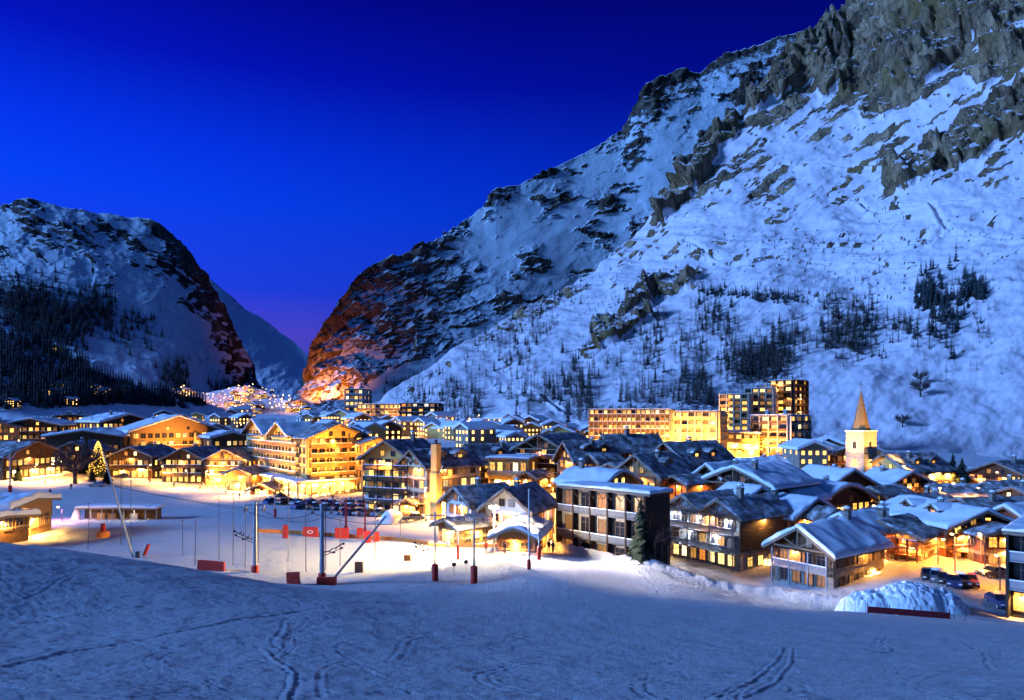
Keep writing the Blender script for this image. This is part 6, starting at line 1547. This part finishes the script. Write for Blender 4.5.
# orange netting
def netting(pts, h, label, mt, name='fence', cat='netting fence', Dmin=60, sag=0, every=2.2):
    P = [gp(*q, Dmin) for q in pts]; path = []
    for a, b in zip(P[:-1], P[1:]):
        n = max(1, int((b-a).length/every))
        for i in range(n): q = a.lerp(b, i/n); path.append(q)
    path.append(P[-1]); path = [Vector((q.x, q.y, gz(q.x,q.y))) for q in path]
    root = empty(name, path[0], 0, label, cat); o = path[0]
    m = MB()
    for a, b in zip(path[:-1], path[1:]):
        a_, b_ = a-o, b-o; m.bar(a_+Vector((0,0,.1+h/2)), b_+Vector((0,0,.1+h/2)), .04, h)
    m.build('net', mt, root)
    for q in path: 
        m = MB(); q_ = q-o; m.bar(q_+Vector((0,.06,-.4)), q_+Vector((0,.06,h+.35)), .06); m.build('stake', M_WOOD_MID, root)
netting([(257,533),(300,535),(345,538),(390,541),(428,546)], .62, 'long orange netting fence across the floodlit snow', M_ORANGE)
netting([(428,547),(470,548),(500,548)], .5, 'short faded netting in front of the low wooden hut', M_WOOD_HONEY)
M_DARKRED = noise_mat('dark_red_netting', (.16,.012,.02), (.24,.02,.03), 3, .8, .1)
netting([(868,618),(890,619),(915,621),(950,626)], .55, 'dark red safety net below the cleared snow heap', M_DARKRED, Dmin=60, every=1.5)
# bamboo stakes along the piste bank
for i in range(16):
    px = 800+i*11; py = 604+i*1.1; p = gp(px, py+4, 60); root = empty('bamboo_stake', p, 0, 'thin bamboo stake of the row along the piste bank', 'stake', 'bamboo stakes along the piste bank')
    m = MB(); m.tube([(0,0,-.3),(rng.uniform(-.08,.08),0,1.15)], .022, 5); m.build('stick', M_WOOD_DARK, root)
# round signs
for px, py, lab in [(454,577,'round black sign on a stick in front of the twin pylons, left one'),(466,574,'round black sign on a stick in front of the twin pylons, right one')]:
    p = gp(px, py, 60); root = empty('trail_sign', p, 0, lab, 'sign'); m = MB(); m.tube([(0,0,-.3),(0,0,1.5)], .03, 6); m.build('post', M_WOOD_MID, root)
    m = MB(); m.tube([(0,-.03,1.6),(0,.03,1.6)], .28, 16); m.build('disc', M_DARKMETAL, root)
for px, lab in [(573,'short red post, left of two at the corner of the balcony block'),(581,'short red post, right of two at the corner of the balcony block')]:
    p = gp(px, 552, 60); root = empty('red_post', p, 0, lab, 'post'); m = MB(); m.lathe((0,0,-.2), [(.13,0),(.13,1.5),(.02,1.6)], 10); m.build('shaft', M_REDPAD, root); m = MB(); m.lathe((0,0,1.41), [(.12,0),(.08,.12),(.01,.16)], 8); m.build('snow_tip', M_SNOW_ROOF, root)
# orange control post
p = gp(103, 537, 80); root = empty('control_post', p, 0, 'squat orange lift control post with padded base on the left snow', 'control post')
m = MB(); m.lathe((0,0,-.1), [(1.0,0),(1.0,.9),(.5,1.1)], 10); m.build('padded_base', M_ORANGE, root); m = MB(); m.box(-.3,.3,-.25,.25,1.0,2.3); m.build('cabinet', M_REDPAD, root)
# row of snow-topped market stalls
p = gp(118, 520, 90); Dp = p.y; Wd = (156-78)/F*Dp; root = empty('stall_row', p, -.02, 'long low open stall with snowy roof and pale end panel on the left snow', 'stall')
m = MB(); m.box(-Wd/2,Wd/2,1.6,1.8,-.6,2.3); m.build('back_wall', M_WOOD_MID, root)
for i in range(8):
    m = MB(); x = -Wd/2+Wd*i/7; m.box(x-.11,x+.11,-.1,.12,-.6,2.3); m.build('post', M_WOOD_GREY, root)
for i in range(6):
    if i in (1,2,4): m = MB(); x = -Wd/2+Wd*(i+.5)/7+1; m.box(x-.75,x+.75,-.05,.05,0,1.3); m.build('counter', M_WOOD_HONEY if i != 4 else M_WOOD_GREY, root)
roof_parts(root, [-Wd/2-.4, 0, Wd/2+.4], [2.3,2.36,2.3], -.7, 2.2, th=.14, snow=.5, seed=3, round_=0)
m = MB(); m.add([(-Wd/2-1.9,-.1,-.3),(-Wd/2-.2,-.1,-.3),(-Wd/2-.2,-.1,2.3),(-Wd/2-.9,-.1,2.3),(-Wd/2-1.9,.2,-.3),(-Wd/2-.2,.2,-.3),(-Wd/2-.2,.2,2.3),(-Wd/2-.9,.2,2.3)], [(0,1,2,3),(7,6,5,4),(0,4,5,1),(1,5,6,2),(2,6,7,3),(3,7,4,0)]); m.build('end_panel', M_PLASTER, root)
for x in (-.3,.2): point(root, (Wd*x, -1.2, 2.2), 220, (1,.7,.4), .2, spot=150, aim=(Wd*x,-1.0,0), blend=.3)
# snow covered tent
p = gp(392, 522, 90); root = empty('snow_tent', p, 0, 'rounded white snow-covered tent at the end of the parked cars', 'tent')
m = MB(); m.lathe((0,0,-.2), [(2.3,0),(2.25,.8),(1.9,1.7),(1.2,2.4),(.3,2.7),(.01,2.72)], 18); m.build('canopy', M_SNOW_ROOF, root)
m = MB(); m.add([(.8,-2.25,-.2),(1.9,-1.45,-.2),(1.55,-1.3,1.5),(.8,-1.9,1.5)], [(0,1,2,3)]); m.build('door_flap', M_CREAM, root)
# cone-roofed stalls, parasols
p = gp(281, 505, 120); root = empty('folded_parasol', p, 0, 'dark folded parasol rising over the parked cars', 'parasol'); m = MB(); m.tube([(0,0,-.3),(0,0,3.2)], .06, 6); m.build('pole', M_DARKMETAL, root)
m = MB(); m.lathe((0,0,1.9), [(1.5,0),(1.45,.08),(.1,1.1),(.01,1.2)], 10); m.build('canopy', M_DARKMETAL, root)

# ------------------------------------------------------------------ cars
def car_meshes(paint, seed):
    L, Wd = 4.3, 1.78
    prof = [(-2.15,.35),(-2.15,.72),(-2.05,.92),(-1.1,1.0),(-.55,1.02),(.9,1.02),(1.9,1.0),(2.1,.85),(2.15,.35)]
    b = MB(); v = []
    for sy, ins in ((-1,.0),(1,.0)):
        for x, z in prof: v.append((x, sy*(Wd/2 - (.06 if z > .95 else 0) - (.08 if abs(x) > 2 else 0)), z))
    n = len(prof)
    b.add(v, [tuple(range(n)), tuple(range(2*n-1, n-1, -1))]+[(i, i+n, (i+1)%n+n, (i+1)%n) for i in range(n)])
    c = MB()     # cabin glass and roof
    cp_ = [(-.75,1.0,.80),(-.05,1.46,.66),(1.15,1.48,.66),(1.85,1.0,.78)]
    v = [(x,-w,z) for x,z,w in cp_]+[(x,w,z) for x,z,w in cp_]
    g = MB(); g.add(v, [(0,1,2,3),(7,6,5,4),(0,4,5,1),(2,6,7,3)])
    rf = MB(); rf.box(-.1,1.2,-.67,.67,1.462,1.50)
    for x, z, x2, z2, in [(-.75,1.0,-.05,1.46),(1.85,1.0,1.15,1.48)]:
        for s in (-1,1): rf.bar((x,s*.79,z),(x2,s*.665,z2),.07)
    for s in (-1,1): rf.bar((.5,s*.80,1.0),(.5,s*.672,1.47),.07)
    w = MB(); w.tube([(0,-.1,0),(0,.1,0)], .32, 14); w.tube([(0,-.11,0),(0,-.1,0)], .19, 10, 1); w.tube([(0,.1,0),(0,.11,0)], .19, 10, 1)
    sn = MB(); 
    l = MB(); l.box(-.05,.03,-.2,.2,-.08,.08)
    sc = MB(); sc.lathe((0,0,0), [(.9,0),(.88,.10),(.6,.17),(.01,.2)], 12)
    return [('body', b.mesh('body', paint)), ('windows', g.mesh('windows', M_GLASS)), ('roof', rf.mesh('roof', paint)), ('wheel', w.mesh('wheel', [M_DARKMETAL, M_METAL])), ('light', l), ('snow', sc.mesh('snow_layer', M_SNOW_ROOF))]
M_TAIL = noise_mat('tail_light_red', (.3,.01,.01), (.4,.015,.01), 3, .3, 0); M_HLAMP = noise_mat('headlight_glass', (.6,.6,.6), (.7,.7,.7), 3, .2, 0)
PAINTS = [noise_mat('car_paint_'+n, c, tuple(q*1.15 for q in c), 2, .28, 0, spec=.6) for n, c in [('black',(.012,.012,.014)),('navy',(.012,.025,.09)),('grey',(.10,.105,.11)),('blue',(.015,.07,.22)),('silver',(.35,.36,.38)),('maroon',(.12,.012,.015))]]
CARM = [car_meshes(p, i) for i, p in enumerate(PAINTS)]
for cm in CARM: cm[4] = ('light', cm[4][1].mesh('headlight', M_HLAMP), cm[4][1].mesh('tail_light', M_TAIL))
def car(pos, rz, k, label, group, snow=False):
    root = empty('parked_car', pos, rz, label, 'car', group); cm = CARM[k]
    link('body', cm[0][1], root); link('windows', cm[1][1], root); ro = link('roof', cm[2][1], root)
    for x in (-1.35,1.35):
        for y in (-.82,.82): o = link('wheel', cm[3][1], root); o.location = (x,y,.32)
    for s in (-.62,.62):
        o = link('headlight', cm[4][1], root); o.location = (-2.12,s,.72); o = link('tail_light', cm[4][2], root); o.location = (2.13,s,.78)
    if snow: o = link('snow_layer', cm[5][1], ro); o.location = (.55,0,1.505); o.scale = (.8,.72,1.2)
    return root
G_CAR = 'cars parked in the yard behind the snow heap'
for i, (px, D) in enumerate([(929,94),(937,92.5),(945,91),(953,89.5),(962,90.5),(970,91)]):
    p = gd(px, D); p.z -= .02; car(p, R(62), [0,2,0,1,0,5][i], 'dark car in the close row parked behind the cleared snow heap', G_CAR, i in (1,4))
p = gd(992, 98); car(p, R(12), 0, 'black car parked alone under the lower wing in the lamplit yard', G_CAR)
p = gd(1000, 82); car(p, R(78), 1, 'dark car half hidden by the edge balcony block', G_CAR)
G_CAR2 = 'cars parked in front of the golden hotel'
k = 0
for row, (y0, n, x0, x1) in enumerate([(504,9,272,372),(509,8,300,388),(515,5,345,378)]):
    for i in range(n):
        px = x0+(x1-x0)*i/(n-1)+rng.uniform(-2,2); p = gp(px, y0+(px-x0)*.03, 100); p.z -= .02
        car(p, R(70)+rng.uniform(-.15,.15)+(math.pi if rng.random() < .4 else 0), rng.choice([0,1,1,3,3,2,4]), 'car standing among the close rows parked below the golden hotel', G_CAR2, rng.random() < .55); k += 1
p = gp(97, 487, 140); car(p, R(5), 4, 'pale snow-covered car beside the round bare tree', None, True)
p = gp(122, 478, 140); car(p, R(15), 1, 'dark blue car parked before the chalet with two lamps', None, True)
p = gp(413, 521, 90); car(p, R(20), 1, 'dark car parked right of the snow-covered tent', None, True)
# bare shrubs among the parked cars
for i in range(7):
    px = 290+rng.uniform(0,90); p = gp(px, 500+rng.uniform(0,10), 100)
    bare_tree(px, 0, 13, 'low bare shrub among the parked cars below the golden hotel', 0, pos=p, seed=30+i, group='bare shrubs among the parked cars', name='bare_shrub')

# ------------------------------------------------------------------ people on the snow front
def person(px, py, label, Dmin, jacket, rz=0.0):
    p = gp(px, py, Dmin)
    V = [(0,0,.92),(0,0,1.15),(0,0,1.40),(0,0,1.50),(0,-.01,1.63),(0,-.01,1.74),(.10,0,.90),(.12,-.05,.50),(.13,.03,.08),(.13,-.13,.04),(-.10,0,.90),(-.13,.08,.50),(-.13,.14,.08),(-.13,-.0,.04),(.19,0,1.40),(.27,.03,1.12),(.26,-.12,.90),(-.19,0,1.40),(-.28,.0,1.12),(-.27,-.14,.92)]
    E = [(0,1),(1,2),(2,3),(3,4),(4,5),(0,6),(6,7),(7,8),(8,9),(0,10),(10,11),(11,12),(12,13),(2,14),(14,15),(15,16),(2,17),(17,18),(18,19)]
    Rr = [.16,.17,.18,.065,.11,.08,.11,.085,.065,.05,.11,.085,.065,.05,.085,.07,.05,.085,.07,.05]
    me = bpy.data.meshes.new('person'); me.from_pydata(V, E, []); o = bpy.data.objects.new('person_rig', me); COL.objects.link(o)
    sk = o.modifiers.new('skin', 'SKIN'); sb = o.modifiers.new('sub', 'SUBSURF'); sb.levels = 1; sb.render_levels = 1
    for i, r in enumerate(Rr): me.skin_vertices[0].data[i].radius = (r, r*(.75 if i in (0,1,2) else 1))
    me.skin_vertices[0].data[0].use_root = True
    dg = bpy.context.evaluated_depsgraph_get(); dm = bpy.data.meshes.new_from_object(o.evaluated_get(dg)); bpy.data.objects.remove(o)
    for mm in (jacket, M_DARKMETAL, M_SKIN): dm.materials.append(mm)
    for f in dm.polygons:
        z = f.center.z; f.material_index = 2 if (1.5 < z < 1.69) else (1 if z < .86 and abs(f.center.x) < .22 else 0); f.use_smooth = True
    root = link('person', dm); root.location = p; root.rotation_euler = (0,0,rz); root.scale = (1.05,1.05,1.05); tag(root, label, 'person')
    m = MB(); m.lathe((0,-.01,1.68), [(.125,0),(.13,.06),(.09,.13),(.01,.15)], 10); m.build('hat', M_DARKMETAL, root)
M_SKIN = noise_mat('skin', (.45,.28,.2), (.5,.32,.23), 5, .6, 0)
M_JBLUE = noise_mat('blue_jacket', (.02,.04,.12), (.03,.05,.15), 5, .8, .1); M_JRED = noise_mat('red_jacket', (.35,.03,.02), (.4,.04,.03), 5, .8, .1)
person(50, 496, 'person in dark jacket standing alone on the snow left of the round bare tree', 140, M_JBLUE, .3)
person(71, 490, 'person in dark clothes standing close to the round bare tree trunk', 140, M_DARKWALL, 1.0)
person(174, 488, 'person in dark jacket walking below the chalets, left of another walker', 140, M_JBLUE, .8); person(200, 492, 'person in red jacket walking below the booth', 140, M_JRED, -.8)
person(140, 477, 'person in dark clothes before the chalet with two lamps', 140, M_DARKWALL, .2)
person(549, 552, 'person in dark jacket at the alley mouth beside the padded post', 70, M_DARKWALL, .4); person(553, 553, 'person in blue jacket walking towards the alley', 70, M_JBLUE, 2.4)

# ------------------------------------------------------------------ street lamps
G_LAMP = 'street lamps in the village'
def street_lamp(p, h, power, label, col=(1.0,.52,.13), head=.22):
    root = empty('street_lamp', p, rng.random()*6, label, 'street lamp', G_LAMP)
    m = MB(); m.tube([(0,0,-.5),(0,0,h)], [.09,.06], 8); m.bar((0,0,h-.1),(.7,0,h+.15),.07); m.build('pole', M_DARKMETAL, root)
    m = MB(); m.lathe((.7,0,h-.12), [(.02,0),(head,.06),(head,.2),(.05,.26)], 10); m.build('lamp_head', M_BULB, root)
    m = MB(); m.lathe((.7,0,h+.14), [(head*1.3,0),(head*1.1,.06),(.02,.16)], 10); m.build('shade', M_DARKMETAL, root)
    point(root, (.7,0,h-.3), power*4.2, col, .25, spot=156, aim=(.7,0,0), blend=.35)
LL = 'warm street lamp on a thin dark pole among the houses'
for (px, D, h, pw, lab) in [
    (955,100,5.5,1300,'yellow lamp lighting the parked car yard, nearest the terrace houses'),(985,104,5.0,1500,'yellow lamp in the yard below the large brown chalet'),(1000,90,4.5,900,'lamp at the yard end beside the edge block'),(938,104,4,900,LL),
    (206,196,5,4200,'orange lamp over the street in front of the carved gable chalet'),(188,196,5,3200,LL),(240,178,5,2600,LL),(165,206,5,1500,LL),(148,208,5,1200,LL),
    (35,196,5,3000,LL),(55,198,5,2600,LL),(12,200,5,1500,LL),(64,205,5,1500,LL),
    (546,126,5,2200,'orange lamp lighting the alley beside the balcony block'),(553,142,6,2600,LL),(556,160,5,2200,LL),(525,150,5,1800,LL),
    (425,136,6,2600,'lamp before the glowing hotel wing'),(447,126,5,1500,LL),(480,150,8,2600,LL),(500,175,6,2600,LL),
    (690,140,6,1800,LL),(700,165,6,2200,LL),(650,130,5,1500,LL),(628,130,5,1200,LL),(590,140,5,1500,LL),
    (735,285,6,6000,LL),(748,284,5,6000,LL),(712,276,5,4000,LL),(806,240,6,1800,LL),(826,214,5,1500,LL),(872,192,5,2000,LL),(905,178,5,1800,LL),(940,152,4,1200,LL),(980,150,5,1200,LL),(1000,186,5,1500,LL),(870,128,5,1100,LL),(905,120,5,1200,LL),(800,150,5,700,LL),(850,145,5,700,LL),(770,126,5,800,LL),
    (665,147,4.2,1500,LL),(722,150,4.2,1500,LL),(748,142,4,1400,LL),(785,158,4,1300,LL),(822,166,4,1300,LL),(882,150,4,1500,LL),(915,140,4,1500,LL),(928,128,4,1500,LL),(896,113,4,1600,LL),(762,134,4,1300,LL),(852,121,3.8,1300,LL),(975,122,4,1500,LL),(1012,136,4,1500,LL),(640,152,4.5,1800,LL),(602,158,4.5,1600,LL),(577,140,4,1600,LL),(790,118,3.6,900,LL),(832,112,3.6,900,LL),(520,162,5,1800,LL),(950,160,4,1500,LL),(1005,170,4.5,1600,LL),
    (468,330,8,9000,LL),(478,350,9,14000,'brightest lamp glare behind the purple-dark roof'),(515,330,7,7000,LL),(450,320,7,6000,LL),(395,320,7,6000,LL),(370,340,7,6000,LL),(345,360,7,6000,LL),(560,330,7,3000,LL),
    (160,380,8,7000,LL),(205,330,8,7000,LL),(222,300,7,5000,LL),(240,330,8,7000,LL),(110,300,7,5000,LL),(85,296,7,4000,LL),(60,298,7,4000,LL),(128,262,7,3500,LL),(20,250,7,3500,LL)]:
    street_lamp(gd(px, D), h, pw, lab, (1.0,.36,.045) if (px > 860 and D < 110) else ((1.0,.48,.10) if rng.random() < .6 else (1.0,.38,.06)))
# valley head: lamps on the rise
HEADS = []
for i in range(150):
    px = rng.choice([rng.gauss(185,9), rng.gauss(240,16), rng.gauss(240,16), rng.gauss(282,8), rng.uniform(140,312)]); top = np.interp(px, [140,172,190,205,222,240,262,280,300,312], [404,393,390,400,396,387,392,396,402,406]); py = top+(415-top)*rng.random()
    v = M_HEAD.spot(px, py)
    if v is None: continue
    HEADS.append(v); big = rng.random() < .3
    root = empty('street_lamp', v, 0, 'pinprick street lamp in the glowing cluster at the head of the valley', 'street lamp', 'street lamps at the head of the valley')
    m = MB(); m.tube([(0,0,-1),(0,0,6)], .12, 5); m.build('pole', M_DARKMETAL, root); m = MB(); e = .36 if not big else .6; m.lathe((0,0,6), [(.02,0),(e,e*.7),(e,e*1.2),(.02,e*1.8)], 8); m.build('lamp_head', M_BULB_FAR, root)
    if i % 6 == 0: point(root, (0,-2,7), 1200, (1,.30,.08), 1.0)
# floodlight on the snow front
p = gd(494, 103.5); h = fm_h = (551-506)/F*p.y
root = fm_root = empty('floodlight_mast', p, 0, 'dazzling white floodlight on a mast lighting the snow beside the kiosk', 'floodlight')
m = MB(); m.tube([(0,0,-.5),(0,0,h)], [.16,.12], 10); m.build('mast', M_METAL, root); m = MB(); m.bar((-.6,-.1,h),(.6,-.1,h),.12); m.build('crossbar', M_METAL, root)
for sx in (-.4,.4): m = MB(); m.lathe((sx,-.35,h-.2), [(.02,0),(.3,.08),(.3,.4),(.02,.5)], 12); m.build('lamp_head', M_BULB_W, root)
point(root, (-.4,-1.0,h-.1), 9000, (1,.74,.36), .35, spot=150, aim=(-.4,-1.0,0), blend=.4)
point(root, (-.6,-1.0,h+.1), 92000, (1,.70,.34), .4, spot=96, aim=Vector((-24,-4,-4)), blend=.7)
point(root, (.6,-1.0,h), 14000, (1,.78,.5), .4, spot=80, aim=Vector((22,8,-4)), blend=.8)
point(root, (.4,-.6,h-1.6), 1500, (1,.74,.38), .35)
# cabin lights on the left
p = gp(24, 527, 90); point(None, p+Vector((1.5,-1.5,2.5)), 1500, (1,.52,.10)); p = gp(58, 530, 90)
street_lamp(gp(31, 540, 80), 3.4, 1500, 'low lamp in front of the wooden lift cabin throwing a golden pool', (1,.55,.12))
street_lamp(gp(62, 522, 90), 3.0, 500, 'pinkish lamp on the snow right of the wooden lift cabin', (1,.35,.75))
# cliff floodlights
for (px, tgt, pw) in [(318,(312,386),.9),(324,(320,382),1.0),(332,(330,380),1.0),(340,(341,378),1.0),(348,(354,380),.6)]:
    t = M_MID.spot(*tgt); q = at(px, 399, t.y-75)
    root = empty('cliff_floodlight', q, 0, 'strong orange floodlight aimed up at the foot of the cliff', 'floodlight', 'floodlights aimed at the cliff')
    m = MB(); m.tube([(0,0,-8),(0,0,1)], .2, 6); m.build('pole', M_DARKMETAL, root); m = MB(); m.box(-.6,.6,-.4,.4,1,2); m.build('housing', M_DARKMETAL, root)
    point(root, (0,.8,2.6), pw*750000, (1,.24,.02), 2, spot=52, aim=t-q, blend=1)
point(fm_root, (.9,-1.0,fm_h+.1), 38000, (1,.84,.84), .4, spot=84, aim=Vector((30,-22,-6)), blend=1.0)
# light spilling over the piste edge and the heap of snow from the same mast
point(fm_root, (.7,-1.0,fm_h-.3), 45000, (1,.84,.70), .4, spot=42, aim=Vector((52,-15,-5)), blend=.8)
point(fm_root, (.9,-.8,fm_h-.1), 12000, (1,.9,.75), .4, spot=44, aim=Vector((35,9,-3)), blend=.9)
for (px, py, lab, jk, rz) in [(226,488,'person in red jacket crossing the lit street before the small red-roofed stall',M_JRED,.5),(252,494,'person in dark jacket beside the small red-roofed stall',M_DARKWALL,1.2),(310,492,'person in blue jacket under the golden hotel canopy',M_JBLUE,-.4),(330,493,'person in dark clothes under the golden hotel canopy, next to the pillars',M_DARKWALL,.4),(448,551,'person in blue jacket standing near the orange-red marker post',M_JBLUE,.9),(486,553,'person in red jacket below the dazzling floodlight',M_JRED,.3),(505,554,'person in dark clothes waiting in front of the ticket kiosk',M_DARKWALL,2.6),(150,484,'person in red jacket below the pair of firs',M_JRED,1.4),(45,484,'person in blue jacket before the restaurant',M_JBLUE,2.0)]:
    person(px, py, lab, 88 if py > 500 else 140, jk, rz)
